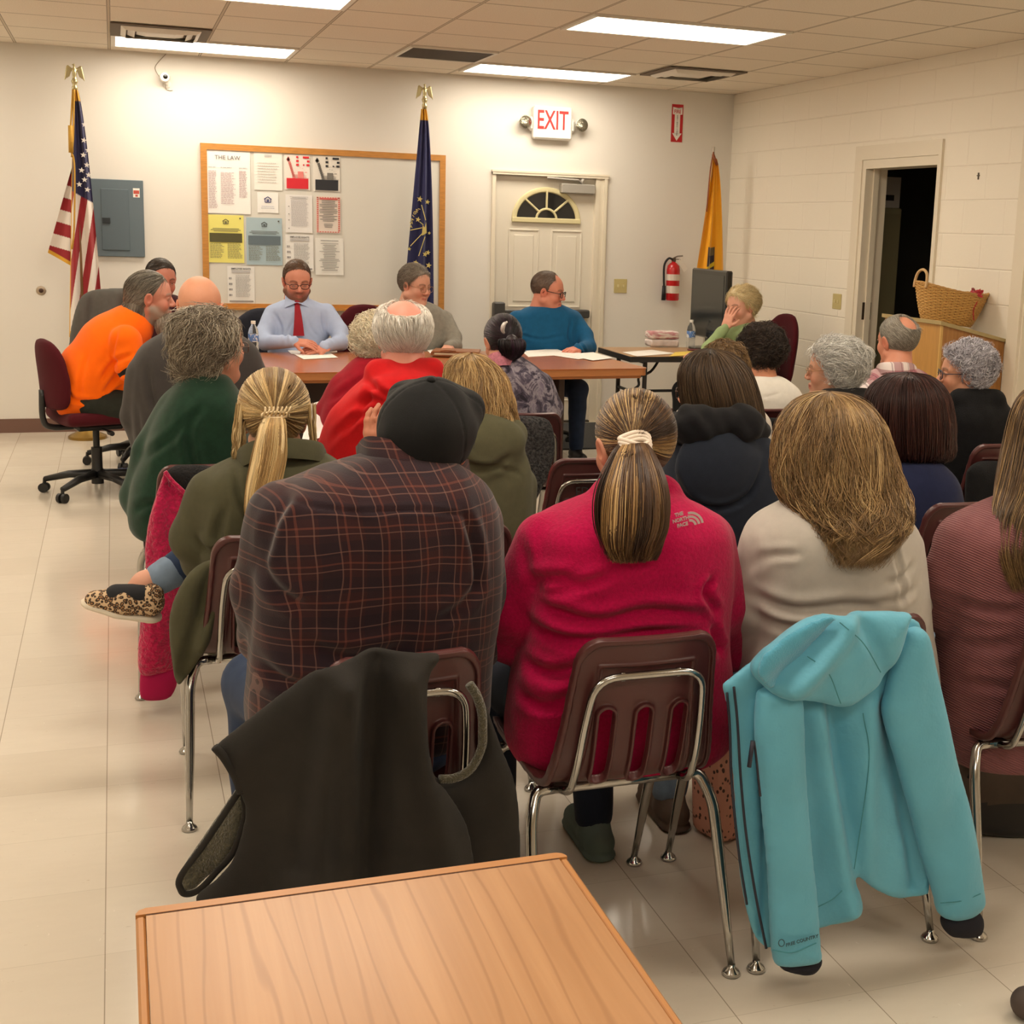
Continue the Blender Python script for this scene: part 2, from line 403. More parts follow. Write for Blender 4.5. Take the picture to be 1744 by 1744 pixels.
# ================================================================== ROOM SHELL
HC = 2.719; T2 = 0.6096; XW = -8.6; YN = -13.4; YA = -0.2893
def CX(i): return -0.6032-T2*(8-i)
def RY(r): return YA-T2*r
def fl(t, c):
    v = t.coord(kind='Object'); x, y, z = t.sep(v)
    s = 0.3048
    fx = t.math('FRACT', t.math('DIVIDE', t.math('ADD', x, 4.948+s*60), s)); fy = t.math('FRACT', t.math('DIVIDE', t.math('ADD', y, 7.4999+s*60), s))
    lx = t.math('LESS_THAN', t.math('ABSOLUTE', t.math('SUBTRACT', fx, 0.004)), 0.0042); ly = t.math('LESS_THAN', t.math('ABSOLUTE', t.math('SUBTRACT', fy, 0.004)), 0.003)
    ix = t.math('FLOOR', t.math('DIVIDE', t.math('ADD', x, 4.948+s*60), s)); iy = t.math('FLOOR', t.math('DIVIDE', t.math('ADD', y, 7.4999+s*60), s))
    wn = t.new('ShaderNodeTexWhiteNoise', noise_dimensions='2D'); cb = t.new('ShaderNodeCombineXYZ'); t.link(ix, cb.inputs[0]); t.link(iy, cb.inputs[1]); t.link(cb.outputs[0], wn.inputs['Vector'])
    base = t.ramp(wn.outputs['Value'], [(0, lin((212, 201, 184))), (1, lin((220, 210, 194)))])
    mot = t.noise(t.coord((1, 3, 1)), 9, 5, .6); base = t.mix(t.math('MULTIPLY', mot, .35), base, lin((192, 180, 164)))
    sp = t.noise(t.coord((1, 4, 1), rot=(0, 0, .6)), 22, 3, .7); base = t.mix(t.math('MULTIPLY', t.math('GREATER_THAN', sp, .70), .35), base, lin((150, 125, 100)))
    sp2 = t.noise(t.coord((4, 1, 1), rot=(0, 0, -.35)), 26, 2, .5); base = t.mix(t.math('MULTIPLY', t.math('GREATER_THAN', sp2, .74), .3), base, lin((245, 238, 225)))
    base = t.mix(t.math('MULTIPLY', lx, .62), base, lin((110, 92, 70))); base = t.mix(t.math('MULTIPLY', ly, .22), base, lin((110, 92, 70)))
    t.color(base)
    r = t.ramp(t.noise(t.coord(), 3.0, 4, .6), [(.3, .10), (.75, .24)]); t.link(r, t.b.inputs['Roughness'])
    t.bump(t.noise(t.coord(), 5, 3), .05, .01)
M_floor = mat('vinyl_floor', (216, 207, 194), fn=fl, spec=.5)
fb = MB().b2((XW-.1, YN-.1, -.06), (0.0, 0.06, 0)); struct(fb.build('floor', M_floor))
def cl(t, c):
    x, y, z = t.sep(t.coord())
    fx = t.math('FRACT', t.math('DIVIDE', t.math('ADD', x, .6032+T2*60), T2)); fy = t.math('FRACT', t.math('DIVIDE', t.math('ADD', y, -YA+T2*60), T2))
    def edge(f, wd): return t.math('LESS_THAN', t.math('ABSOLUTE', t.math('SUBTRACT', t.math('FRACT', t.math('ADD', f, .5)), .5)), wd)
    bar = t.math('MAXIMUM', edge(fx, .0165), edge(fy, .0165)); inner = t.math('MAXIMUM', edge(fx, .0105), edge(fy, .0105))
    nz = t.noise(t.coord(), 160, 2, .7)
    base = t.ramp(nz, [(.3, lin((224, 213, 196))), (.62, lin((240, 230, 214)))])
    base = t.mix(t.math('MULTIPLY', t.math('SUBTRACT', bar, inner), .75), base, lin((70, 52, 36)))  # shadow line along both edges of each T-bar, painted into the colour
    base = t.mix(t.math('MULTIPLY', inner, 1.0), base, lin((205, 192, 172)))
    t.color(base); t.bump(nz, .25, .003)
M_ceil = mat('ceiling_tile', (212, 202, 187), rough=.9, spec=.1, fn=cl)
struct(MB().b2((XW-.1, YN-.1, HC), (1.9+.1, .1, HC+.08)).build('ceiling', M_ceil))
M_wall = mat('painted_plaster', (226, 221, 212), rough=.55, spec=.3, bump=(45, .05, .004))
def blk(t, c):
    x, y, z = t.sep(t.coord())
    bh, bl = .2032, .4064
    row = t.math('FLOOR', t.math('DIVIDE', t.math('ADD', z, 0.0), bh)); fz = t.math('FRACT', t.math('DIVIDE', z, bh))
    yy = t.math('ADD', t.math('DIVIDE', t.math('ADD', y, 20), bl), t.math('MULTIPLY', t.math('MODULO', row, 2), .5)); fy = t.math('FRACT', yy)
    def e(f, wd):
        m = t.new('ShaderNodeMapRange'); m.interpolation_type = 'SMOOTHSTEP'; m.inputs['From Min'].default_value = 0; m.inputs['From Max'].default_value = wd
        t.link(t.math('SUBTRACT', .5, t.math('ABSOLUTE', t.math('SUBTRACT', f, .5))), m.inputs['Value']); return m.outputs[0]
    h = t.math('MINIMUM', e(fz, .035), t.math('MAXIMUM', e(fy, .02), .45))
    h = t.math('ADD', h, t.math('MULTIPLY', t.noise(t.coord(), 60, 4, .7), .18))
    t.bump(h, .55, .006)
M_block = mat('painted_block', (240, 232, 216), rough=.5, spec=.3, fn=blk)
struct(MB().b2((XW-.1, 0, 0), (-2.066+.03, .12, HC)).b2((-1.13, 0, 0), (.0, .12, HC)).b2((-2.066+.03, 0, 1.985), (-1.13, .12, HC)).build('wall_back', M_wall))
# right wall with a door opening (y -3.05..-2.18) and a second recess further on
D1a, D1b, DH = -3.06, -2.175, 2.10
wr = MB().b2((0, .12, 0), (.16, D1b, HC)).b2((0, D1b, DH), (.16, D1a, HC)).b2((0, D1a, 0), (.16, -3.98, HC))
wr.b2((0, -3.98, 2.2), (.16, -5.0, HC)).b2((0, -5.0, 0), (.16, YN-.1, HC))
struct(wr.build('wall_right', M_block))
struct(MB().b2((XW-.1, .1, 0), (XW, YN-.1, HC)).build('wall_left', M_wall))
struct(MB().b2((XW-.1, YN-.1, 0), (.16, YN, HC)).build('wall_front', M_wall))
# dark store room behind the doorway
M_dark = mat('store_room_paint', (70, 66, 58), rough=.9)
M_trim = mat('cream_trim_paint', (226, 216, 196), rough=.38, spec=.45)
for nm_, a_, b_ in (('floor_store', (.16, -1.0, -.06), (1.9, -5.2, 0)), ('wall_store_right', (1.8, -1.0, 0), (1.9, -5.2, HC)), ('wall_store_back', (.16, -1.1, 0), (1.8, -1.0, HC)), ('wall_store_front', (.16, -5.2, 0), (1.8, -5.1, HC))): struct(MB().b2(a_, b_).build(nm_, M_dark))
# doorway casing on right wall
c = MB()
c.b2((-.018, -2.047, 0), (0, -2.14, 2.11)).b2((-.018, -2.047, 2.11), (0, -3.086, 2.205)).b2((-.018, -3.05, 0), (0, -3.086, 2.11))
c.b2((-.010, -2.141, 0), (.161, -2.186, 2.05)).b2((-.010, -2.141, 2.05), (.161, -3.05, 2.109)).b2((-.010, -3.035, 0), (.161, -3.065, 2.05))
c.b2((.05, -2.186, 0), (.09, -2.2, 2.05))
struct(c.build('trim_1', M_trim))
hb = MB().b2((.045, -2.19, 1.02), (.10, -2.178, 1.14)).tube([(.04, -2.186, 1.02), (.04, -2.186, 1.14)], .008)
_jm = [o for o in bpy.data.objects if o.name == 'trim_1'][0]; hb.build('hinge', mat('dark_bronze', (60, 48, 36), .4, .8), _jm)
c = MB().b2((-.02, -3.88, 0), (0, -3.985, 2.30)).b2((-.02, -3.985, 2.2), (0, -5.05, 2.30)).b2((-.02, -4.95, 0), (0, -5.05, 2.2)).b2((-.005, -3.98, 0), (.16, -4.0, 2.2))
struct(c.build('trim_2', M_trim))
M_doorc = mat('cream_door_paint', (222, 214, 198), rough=.45)
struct(MB().b2((.06, -4.0, 0.01), (.10, -4.95, 2.19)).build('door_2', M_doorc))
# baseboards
M_base = mat('brown_cove_base', (112, 82, 70), rough=.5)
struct(MB().b2((XW, -.012, 0), (-2.07, 0, .10)).b2((-1.09, -.012, 0), (0, 0, .10)).build('baseboard_back', M_base))
struct(MB().b2((-.012, 0, 0), (0, -2.04, .10)).b2((-.012, -3.07, 0), (0, -3.88, .10)).b2((-.012, -5.06, 0), (0, YN, .10)).build('baseboard_right', M_base))
struct(MB().b2((XW, 0, 0), (XW+.012, YN, .10)).build('baseboard_left', M_base))
# ------------------------------------------------------------------ exit door, back wall (x -2.066..-1.095)
c = MB()
c.b2((-2.066, -.02, 0), (-2.036, .05, 2.015)).b2((-1.20, -.02, 0), (-1.165, .05, 1.985)).b2((-1.165, -.015, 0), (-1.095, 0, 2.015)).b2((-1.13, -.028, 0), (-1.105, -.015, 2.0))
c.b2((-2.066, -.03, 1.985), (-1.095, .05, 2.015)).b2((-2.072, -.034, 2.003), (-1.088, 0, 2.018))
struct(c.build('trim_3', M_trim))
dr = MB().b2((-2.036, .02, .012), (-1.20, .06, 1.985))
def rect_mould(mb, x0, x1, z0, z1, y=.02):
    for a, b in (((x0, z0), (x1, z0)), ((x1, z0), (x1, z1)), ((x1, z1), (x0, z1)), ((x0, z1), (x0, z0))):
        mb.tube([(a[0], y, a[1]), (b[0], y, b[1])], .008, 6)
    mb.b2((x0+.04, y-.006, z0+.04), (x1-.04, y+.002, z1-.04), bev=.004)
rect_mould(dr, -1.91, -1.665, .95, 1.56); rect_mould(dr, -1.55, -1.30, .95, 1.56); rect_mould(dr, -1.91, -1.665, .18, .78); rect_mould(dr, -1.55, -1.30, .18, .78)
door = struct(dr.build('door_1', M_doorc))
fx, fz, fr = -1.605, 1.645, .268
arc = [(fx+fr*math.cos(a), .012, fz+fr*.88*math.sin(a)) for a in np.linspace(0, PI, 28)]
fm = MB().tube([(p[0], .012, p[2]) for p in arc], .021, 8, flat=.6).b2((fx-fr-.02, -.004, fz-.026), (fx+fr+.02, .022, fz+.014), bev=.005)
for a in (PI/4, PI/2, 3*PI/4): fm.tube([(fx+.085*math.cos(a), .008, fz+.085*math.sin(a)), (fx+fr*math.cos(a), .008, fz+fr*.88*math.sin(a))], .009, 6)
fm.tube([(fx+.085*math.cos(a), .008, fz+.085*math.sin(a)) for a in np.linspace(0, PI, 14)], .010, 6)
fan = fm.build('fanlight_frame', mat('fanlight_cream', (214, 203, 158), .4), door, angle=.6)
pg = MB().prism([(p[0]-fx, p[2]-fz) for p in arc], .006, Matrix.Translation((fx, .019, fz)) @ Matrix.Rotation(PI/2, 4, 'X'))
pg.build('fanlight_pane', mat('night_glass', (16, 18, 22), .05, spec=.8), door)
M_grey = mat('grey_metal', (132, 128, 120), .4, .5); M_dgrey = mat('dark_grey_plastic', (62, 60, 58), .45)
pb = MB().b2((-2.05, -.075, .845), (-1.955, .02, .985), bev=.01).b2((-1.36, -.07, .865), (-1.235, .02, .93), bev=.01).b2((-1.97, -.06, .875), (-1.33, -.02, .925), bev=.008)
pb.build('panic_bar', M_dgrey, door)
cz = MB().b2((-1.50, -.05, 1.86), (-1.215, .02, 1.935), bev=.006).tube([(-1.33, -.03, 1.945), (-1.36, -.05, 1.965), (-1.62, -.03, 1.975)], .009, 6).tube([(-1.33, -.02, 1.94), (-1.31, -.02, 1.975)], .015, 8)
cz.build('door_closer', mat('silver_paint', (168, 164, 156), .4, .3), door)
struct(MB().b2((-2.036, -.03, 0), (-1.20, .07, .014)).build('trim_4', mat('threshold_dark', (60, 54, 46), .5, .5)))
# dark entrance mat
def mt(t, c): t.color(t.ramp(t.noise(t.coord(), 90, 3, .7), [(.3, lin((30, 30, 31))), (.7, lin((66, 65, 64)))])); t.bump(t.noise(t.coord(), 160, 2), .6, .004)
tag(MB().b2((-2.15, -1.35, 0.001), (-1.0, -.12, .012), bev=.004).build('door_mat', mat('mat_carpet', (45, 45, 46), .95, fn=mt)), 'dark grey carpet mat on the floor in front of the exit door', 'mat')

# ------------------------------------------------------------------ ceiling fixtures
def light(i0, k):
    x0, x1 = CX(i0), CX(i0+2); y1 = RY(4*k); y0 = RY(4*k+1)
    return x0+.012, x1-.012, y0+.012, y1-.012
M_diff = mat('lamp_diffuser', (255, 255, 255), .5, emit=(LAMP_COL, LAMP_EMIT)); M_lf = mat('lamp_frame_white', (232, 226, 214), .4)
names = {(1, 0): 'glowing recessed light panel above the left noticeboard, closest to the back wall', (5, 0): 'glowing recessed light panel above the exit sign, closest to the back wall',
         (1, 1): 'glowing recessed light panel cut by the top edge of the photo', (5, 1): 'large glowing recessed light panel at the top right of the photo'}
for k in range(5):
    for i0 in (-3, 1, 5):
        x0, x1, y0, y1 = light(i0, k); cxm, cym = (x0+x1)/2, (y0+y1)/2
        r = empty('ceiling_light', (cxm, cym, HC-.012), 0, names.get((i0, k), 'glowing recessed ceiling light panel, %s in the %s row from the back wall' % ({-3: 'left one', 1: 'middle one', 5: 'right one'}[i0], ('first', 'second', 'third', 'fourth', 'fifth')[k])), 'ceiling light', 'recessed ceiling light panels')
        W, D = (x1-x0)/2, (y1-y0)/2; b = .028
        f = MB(); f.b2((-W, -D, 0), (W, -D+b, .02)).b2((-W, D-b, 0), (W, D, .02)).b2((-W, -D+b, 0), (-W+b, D-b, .02)).b2((W-b, -D+b, 0), (W, D-b, .02))
        f.build('frame', M_lf, r); MB().b2((-W+b, -D+b, .004), (W-b, D-b, .011)).build('diffuser', M_diff, r)
# return grille
x0, x1, y1, y0 = CX(4)+.01, CX(5)-.01, RY(1)-.01, RY(2)+.01
r = empty('return_grille', ((x0+x1)/2, (y0+y1)/2, HC-.014), 0, 'dark brown return air grille in the ceiling left of the light above the exit sign', 'vent')
f = MB(); W = (x1-x0)/2
f.b2((-W, -W, 0), (W, -W+.02, .018)).b2((-W, W-.02, 0), (W, W, .018)).b2((-W, -W+.02, 0), (-W+.02, W-.02, .018)).b2((W-.02, -W+.02, 0), (W, W-.02, .018)); f.build('frame', M_lf, r)
f = MB(); n = 44
for i in range(n): y = -W+.022+(2*W-.044)*(i+.5)/n; f.b2((-W+.02, y-.0035, .003), (W-.02, y+.0035, .013))
f.b2((-W+.02, -W+.02, .0135), (W-.02, W-.02, .016)); f.build('louvre', mat('grille_brown', (78, 66, 52), .7), r)
def diffuser_vent(i, label):
    x0, x1, y1, y0 = CX(i)+.01, CX(i+1)-.01, RY(1)-.01, RY(2)+.01; W = (x1-x0)/2
    r = empty('air_diffuser', ((x0+x1)/2, (y0+y1)/2, HC-.004), 0, label, 'vent')
    a = MB(); a.b2((-W, -W, -.008), (W, W, .0)); a.build('backing', mat('diffuser_shadow', (110, 98, 84), .8), r)
    f = MB()
    def ring(h0, h1, za, zb):
        P = [(-1, -1), (1, -1), (1, 1), (-1, 1)]; vs = [(p[0]*h0, p[1]*h0, za) for p in P]+[(p[0]*h1, p[1]*h1, zb) for p in P]+[(p[0]*h0, p[1]*h0, za+.004) for p in P]+[(p[0]*h1, p[1]*h1, zb+.004) for p in P]
        f.add(vs, [(j, (j+1) % 4, 4+(j+1) % 4, 4+j) for j in range(4)]+[(8+j, 12+j, 12+(j+1) % 4, 8+(j+1) % 4) for j in range(4)])
    ring(W*.80, W*.70, -.010, -.030); ring(W*.66, W*.52, -.010, -.028); ring(W*.48, W*.3, -.010, -.024)
    f.b2((-W*.3, -W*.3, -.024), (W*.3, W*.3, -.020))
    f.build('louvre', M_lf, r)
diffuser_vent(1, 'white square air diffuser beside the light above the left noticeboard'); diffuser_vent(7, 'square air diffuser in the ceiling near the right corner')

# ------------------------------------------------------------------ things on the back wall
M_wood = mat('honey_oak', (192, 132, 62), .4, noise=(14, .16, (1, 1, 8)))
bx0, bx1, bz0, bz1 = -4.268, -2.446, .905, 2.108
r = empty('whiteboard', ((bx0+bx1)/2, -.02, bz0), 0, 'large wood-framed whiteboard covered with posted papers on its left half', 'whiteboard')
mx = (bx0+bx1)/2; hw = (bx1-bx0)/2; hh = bz1-bz0
f = MB(); t_ = .044
f.b2((-hw, -.015, 0), (hw, .018, t_)).b2((-hw, -.015, hh-t_), (hw, .018, hh)).b2((-hw, -.015, t_), (-hw+t_, .018, hh-t_)).b2((hw-t_, -.015, t_), (hw, .018, hh-t_)).b2((-hw+.05, -.06, -.0), (hw-.05, -.015, .016)); f.build('frame', M_wood, r)
MB().b2((-hw+t_, -.002, t_), (hw-t_, .012, hh-t_)).build('board_surface', mat('whiteboard_face', (222, 218, 208), .25, spec=.5), r)
# papers: corners given in photo pixels on the board plane
YP = -.024
def pq(px, py): p = at(px, py, YP); return p[0], p[2]
INK = mat('ink_black', (38, 34, 34), .8); PAP = mat('paper_white', (238, 234, 226), .8)
def paper(name, px0, py0, px1, py1, col, label, deco):
    """px rect -> sheet; deco(draw) adds print as thin flat pieces"""
    xa, za = pq(px0, py0); xb, zb = pq(px1, py1)
    m = mat('paper_%s' % name, col, .8); W = xb-xa; H = za-zb
    mats = [m]; mb = MB(); n = 6
    P = np.array([[(u*W, -.0025-.004*abs(2*u-1)**3*(v), -v*H) for u in np.linspace(0, 1, n)] for v in np.linspace(0, 1, n)])
    mb.grid(P); 
    mb.grid(P[:, ::-1]+np.array([0, .0012, 0]))
    mi = {}
    def ink(c):
        if c not in mi: mi[c] = len(mats); mats.append(mat('ink_%02x%02x%02x' % c, c, .8))
        mb.mat(mi[c])
    class D:
        def rect(s, u0, v0, u1, v1, c): ink(c); mb.b2((u0*W, -.0072, -v0*H), (u1*W, -.0066, -v1*H)); mb.mat(0)
        def lines(s, u0, v0, u1, v1, n, c, jit=.3, th=.35):
            ink(c); rr = random.Random(int(u0*999+v0*777+n)); hstep = (v1-v0)/n
            for i in range(n):
                v = v0+i*hstep; e = u1-(u1-u0)*jit*rr.random(); u = u0
                while u < e:
                    wv = rr.uniform(.03, .09); uu = min(u+wv, e); mb.b2((u*W, -.0071, -v*H), (uu*W, -.0067, -(v+hstep*th)*H)); u = uu+.012
            mb.mat(0)
        def centred(s, v0, v1, n, c, lo=.3, hi=.8):
            ink(c); rr = random.Random(int(v0*999+n)); hs = (v1-v0)/n
            for i in range(n):
                w_ = rr.uniform(lo, hi)/2; v = v0+i*hs; mb.b2(((.5-w_)*W, -.0071, -v*H), ((.5+w_)*W, -.0067, -(v+hs*.38)*H))
            mb.mat(0)
        def text(s, tx, u, v, size, c, sx=1., bold=0):
            ink(c); mb.text(tx, Matrix.Translation((u*W, -.0072, -v*H)) @ Matrix.Rotation(PI/2, 4, 'X'), size, .0006, sx=sx, bold=bold); mb.mat(0)
        def house(s, u, v, sz, c):
            ink(c); k = sz/2; th = sz*.10; x, z = u*W, -v*H
            def bar(a, b, r_): mb.tube([(x+a[0]*k, -.007, z+a[1]*k), (x+b[0]*k, -.007, z+b[1]*k)], r_, 4, flat=.2)
            bar((-.8, .15), (-.8, -.75), th*.5); bar((.8, .15), (.8, -.75), th*.5); bar((-.8, -.75), (.8, -.75), th*.5); bar((-1.05, .15), (0, .85), th*.6); bar((1.05, .15), (0, .85), th*.6)
            bar((-1.05, .15), (-.75, .15), th*.5); bar((1.05, .15), (.75, .15), th*.5)
            bar((-.38, -.05), (.38, -.05), th*.7); bar((-.38, -.42), (.38, -.42), th*.7); mb.mat(0)
    deco(D(), W, H)
    o = mb.build('posted_paper', mats, None, loc=(xa, YP, za)); tag(o, label, 'paper')
g1 = (150, 146, 146); g2 = (110, 106, 104); rd = (206, 60, 62); bk = (40, 38, 38); pk = (190, 160, 165)
def d_law(d, W, H):
    d.text('THE LAW', .48, .12, .042, (120, 116, 114), 1.0)
    for a, b, v0 in ((.04, .24, .27), (.32, .66, .27), (.74, .94, .27)): d.lines(a, v0, b, v0+.02, 1, g1)
    d.lines(.04, .33, .24, .93, 24, pk); d.lines(.32, .35, .66, .86, 22, pk); d.lines(.74, .32, .94, .75, 18, pk)
paper('law', 351, 254, 427, 365, (240, 236, 230), 'tall white poster headed THE LAW in three columns, at the left of the whiteboard', d_law)
def d_2(d, W, H): d.centred(.08, .14, 2, g1, .2, .32); d.lines(.12, .28, .9, .85, 8, (196, 190, 184), .2, .2)
paper('notice', 432, 258, 481, 325, (236, 231, 222), 'faint white notice between THE LAW poster and the red picture poster', d_2)
def statue(c, fg):
    def f(d, W, H):
        # torch arm, generic crowned figure, masthead blocks
        for u0, v0, u1, v1 in ((.46, .03, .54, .09), (.72, .03, .96, .09), (.46, .14, .56, .20), (.88, .14, .98, .20), (.46, .25, .56, .31), (.72, .26, .78, .30), (.86, .25, .98, .31)): d.rect(u0, v0, u1, v1, c)
        for k in range(5): d.rect(.08+.02*k, .06+.03*abs(k-2), .14+.02*k, .2-.02*abs(k-2), fg)
        for k in range(9): d.rect(.16+.02*k, .2+.05*k, .25+.02*k, .27+.05*k, fg)
        for k in range(7): a = math.radians(20+k*24); d.rect(.62+.20*math.cos(a)-.02, .56-.17*math.sin(a)-.02, .62+.26*math.cos(a)+.02, .56-.21*math.sin(a)+.01, fg)
        d.rect(.52, .47, .74, .66, fg); d.lines(.3, .56, .95, .67, 6, fg, .4, .5)
        d.rect(.08, .67, .93, .97, c); d.lines(.14, .72, .86, .92, 4, tuple(min(255, x+50) for x in c), .3, .2)
    return f
paper('red_poster', 484, 263, 528, 324, (236, 226, 216), 'poster with a red figure and red caption block at the top of the whiteboard', statue((214, 40, 52), (226, 128, 122)))
paper('black_poster', 533, 265, 579, 327, (228, 222, 212), 'poster with a black figure and black caption block at the top of the whiteboard', statue((44, 44, 48), (120, 116, 110)))
def d_logo(d, W, H): d.house(.5, .36, .05, (40, 44, 110)); d.lines(.2, .68, .84, .72, 1, (90, 96, 150), .1); d.lines(.18, .77, .86, .81, 1, (70, 74, 130), .1)
paper('logo', 438, 327, 474, 363, (238, 235, 230), 'small square paper with a blue house outline and equals sign', d_logo)
def d_form(hc):
    def f(d, W, H):
        d.house(.5, .14, .042, (60, 60, 58)); d.centred(.28, .36, 3, (90, 88, 80), .5, .85); d.rect(.05, .38, .95, .57, hc); d.centred(.40, .55, 4, (200, 196, 170), .6, .8)
        d.lines(.06, .6, .46, .92, 11, (128, 124, 100)); d.lines(.54, .6, .95, .92, 11, (128, 124, 100)); d.rect(.88, .05, .92, .08, (90, 88, 80))
    return f
paper('yellow', 353, 365, 416, 448, (232, 222, 122), 'yellow fair-housing form with a dark band on the whiteboard', d_form((84, 80, 48)))
paper('blue', 419, 370, 481, 452, (168, 188, 196), 'light blue fair-housing form with a grey band on the whiteboard', d_form((98, 112, 120)))
def d_txt(d, W, H): d.centred(.05, .12, 3, g1, .5, .7); d.lines(.2, .14, .86, .84, 26, (176, 170, 172), .15); [d.rect(.1, v, .14, v+.02, g2) for v in (.3, .5, .66, .88)]
paper('listing', 486, 331, 532, 397, (232, 228, 224), 'closely printed white list below the red poster', d_txt)
def d_red(d, W, H):
    for k in range(17): v = .02+k*.055; d.rect(.03, v, .10, v+.035, (216, 110, 100)); d.rect(.90, v, .97, v+.035, (216, 110, 100))
    for k in range(9): u = .03+k*.105; d.rect(u, .02, u+.07, .045, (216, 110, 100)); d.rect(u, .95, u+.07, .975, (216, 110, 100))
    d.rect(.14, .05, .88, .085, (200, 80, 76)); d.centred(.12, .7, 13, g2, .4, .75); d.centred(.74, .86, 5, g2, .3, .45)
paper('red_border', 538, 334, 580, 398, (228, 214, 202), 'paper with a red patterned border on the whiteboard', d_red)
def d_rights(d, W, H):
    d.text('EMPLOYEE RIGHTS', .5, .07, .017, (60, 58, 58), 1.0, .0003); d.rect(.16, .11, .84, .17, (190, 186, 184)); d.centred(.115, .165, 2, (70, 68, 66), .4, .6)
    d.lines(.3, .24, .9, .84, 18, (160, 156, 154)); d.lines(.05, .3, .18, .9, 4, g1); d.rect(.06, .92, .95, .96, (150, 146, 144))
paper('rights_top', 486, 399, 534, 462, (234, 231, 226), 'white EMPLOYEE RIGHTS notice directly above the bearded man in blue shirt', d_rights)
def d_c(d, W, H): d.centred(.06, .1, 1, g2, .6, .7); d.centred(.14, .9, 18, (150, 146, 142), .35, .8)
paper('centred', 537, 405, 585, 469, (232, 229, 222), 'plain white centred-text page at the lower right of the papers', d_c)
paper('rights_low', 387, 453, 434, 517, (232, 229, 224), 'white EMPLOYEE RIGHTS notice at the bottom of the whiteboard beside the bald head', d_rights)

# electric panel
r = empty('breaker_panel', (-4.855, -.0, 1.276), 0, 'grey steel breaker panel on the back wall beside the striped flag', 'electrical panel')
W, H = .185, .546
M_pan = mat('panel_grey_blue', (98, 112, 120), .45, .1)
MB().b2((-W, -.022, 0), (W, 0, H), bev=.004).build('cover', M_pan, r)
MB().b2((-.105, -.028, .045), (.085, -.021, .48), bev=.004).build('panel_door', mat('panel_door_grey', (92, 106, 114), .45, .1), r)
MB().b2((-.10, -.036, .235), (-.045, -.027, .275), bev=.002).b2((-.08, -.039, .245), (-.065, -.03, .265)).build('latch', mat('latch_dark', (52, 58, 62), .4, .3), r)
lb = MB().b2((.115, -.0235, .425), (.16, -.022, .49)).mat(1).b2((.118, -.0245, .45), (.157, -.0235, .475)).b2((.13, -.0245, .43), (.147, -.0235, .445)); lb.build('warning_label', [PAP, mat('label_red', (190, 80, 66), .7)], r)
# wall socket hole left
p = at(70, 495, 0)
tag(MB().lathe([(.0, .004), (.03, .006), (.034, .0), ], (p[0], -.0, p[2]), 20, 'y').mat(1).lathe([(0.0, .009), (.012, .009), (.017, .004)], (p[0], 0, p[2]), 16, 'y').build('wall_socket', [mat('brushed_ring', (176, 160, 140), .4, .6), mat('socket_brown', (74, 50, 40), .6)], smooth=True), 'small round metal wall outlet on the far left of the back wall', 'outlet')
# camera with cable
p = at(281, 133, 0)
r = empty('security_camera', (p[0], 0, p[2]), 0, 'small white round security camera with a thin cable under the ceiling', 'security camera')
M_wp = mat('white_plastic', (236, 232, 222), .35)
MB().lathe([(0, .0), (.028, .0), (.028, .012), (.01, .02), (.01, .04)], (0.012, 0, -.04), 20, 'y').lathe([(0, .035), (.030, .038), (.037, .05), (.037, .075), (.030, .088), (0, .09)], (-.004, 0, 0), 24, 'y').build('camera_body', M_wp, r, angle=.5)
MB().lathe([(0, .0885), (.016, .0895), (.016, .093), (0, .0945)], (-.0, 0, .002), 20, 'y').build('lens', mat('lens_black', (12, 12, 13), .12), r)
cb = smooth_path([(-.036, -.045, -.0), (-.055, -.02, .03), (-.066, -.006, .07), (-.04, -.006, .11), (0.0, -.006, .155), (.01, -.006, HC-p[2]-.004)], 24)
MB().tube(cb, .0025, 6).tube(smooth_path([(.0, -.03, -.05), (.004, -.01, -.075), (.03, -.006, -.085), (.05, -.006, -.082)], 12), .0022, 6).build('cable', mat('cable_grey', (150, 138, 120), .6), r)
# exit sign
r = empty('exit_sign', (-1.588, 0, 2.268), 0, 'white EXIT sign with red letters and two round emergency lamps above the door', 'exit sign')
MB().b2((-.165, -.075, .0), (.155, -.0, .255), bev=.014).b2((-.20, -.05, .06), (.19, -.01, .17), bev=.02).build('housing', M_wp, r)
MB().text('EXIT', Matrix.Translation((-.012, -.077, .142)) @ Matrix.Rotation(PI/2, 4, 'X'), .205, .003, sx=.62, bold=.002).build('lettering', mat('exit_red', (226, 42, 40), .5, emit=(lin((255, 30, 20)), .35)), r)
for sx in (-.235, .232):
    l = MB().lathe([(0, .02), (.03, .022), (.046, .05), (.052, .078), (.048, .08), (.03, .07), (0, .064)], (sx, 0, .125), 20, 'y').build('emergency_lamp', mat('lamp_chrome', (190, 186, 172), .18, .8), r, smooth=True)
    MB().lathe([(0, .082), (.048, .079), (.048, .081), (0, .086)], (sx, 0, .125), 20, 'y').build('lamp_lens', mat('lamp_lens_glass', (150, 146, 130), .12, metal=.8, bump=(60, .8, .01)), l, smooth=True)
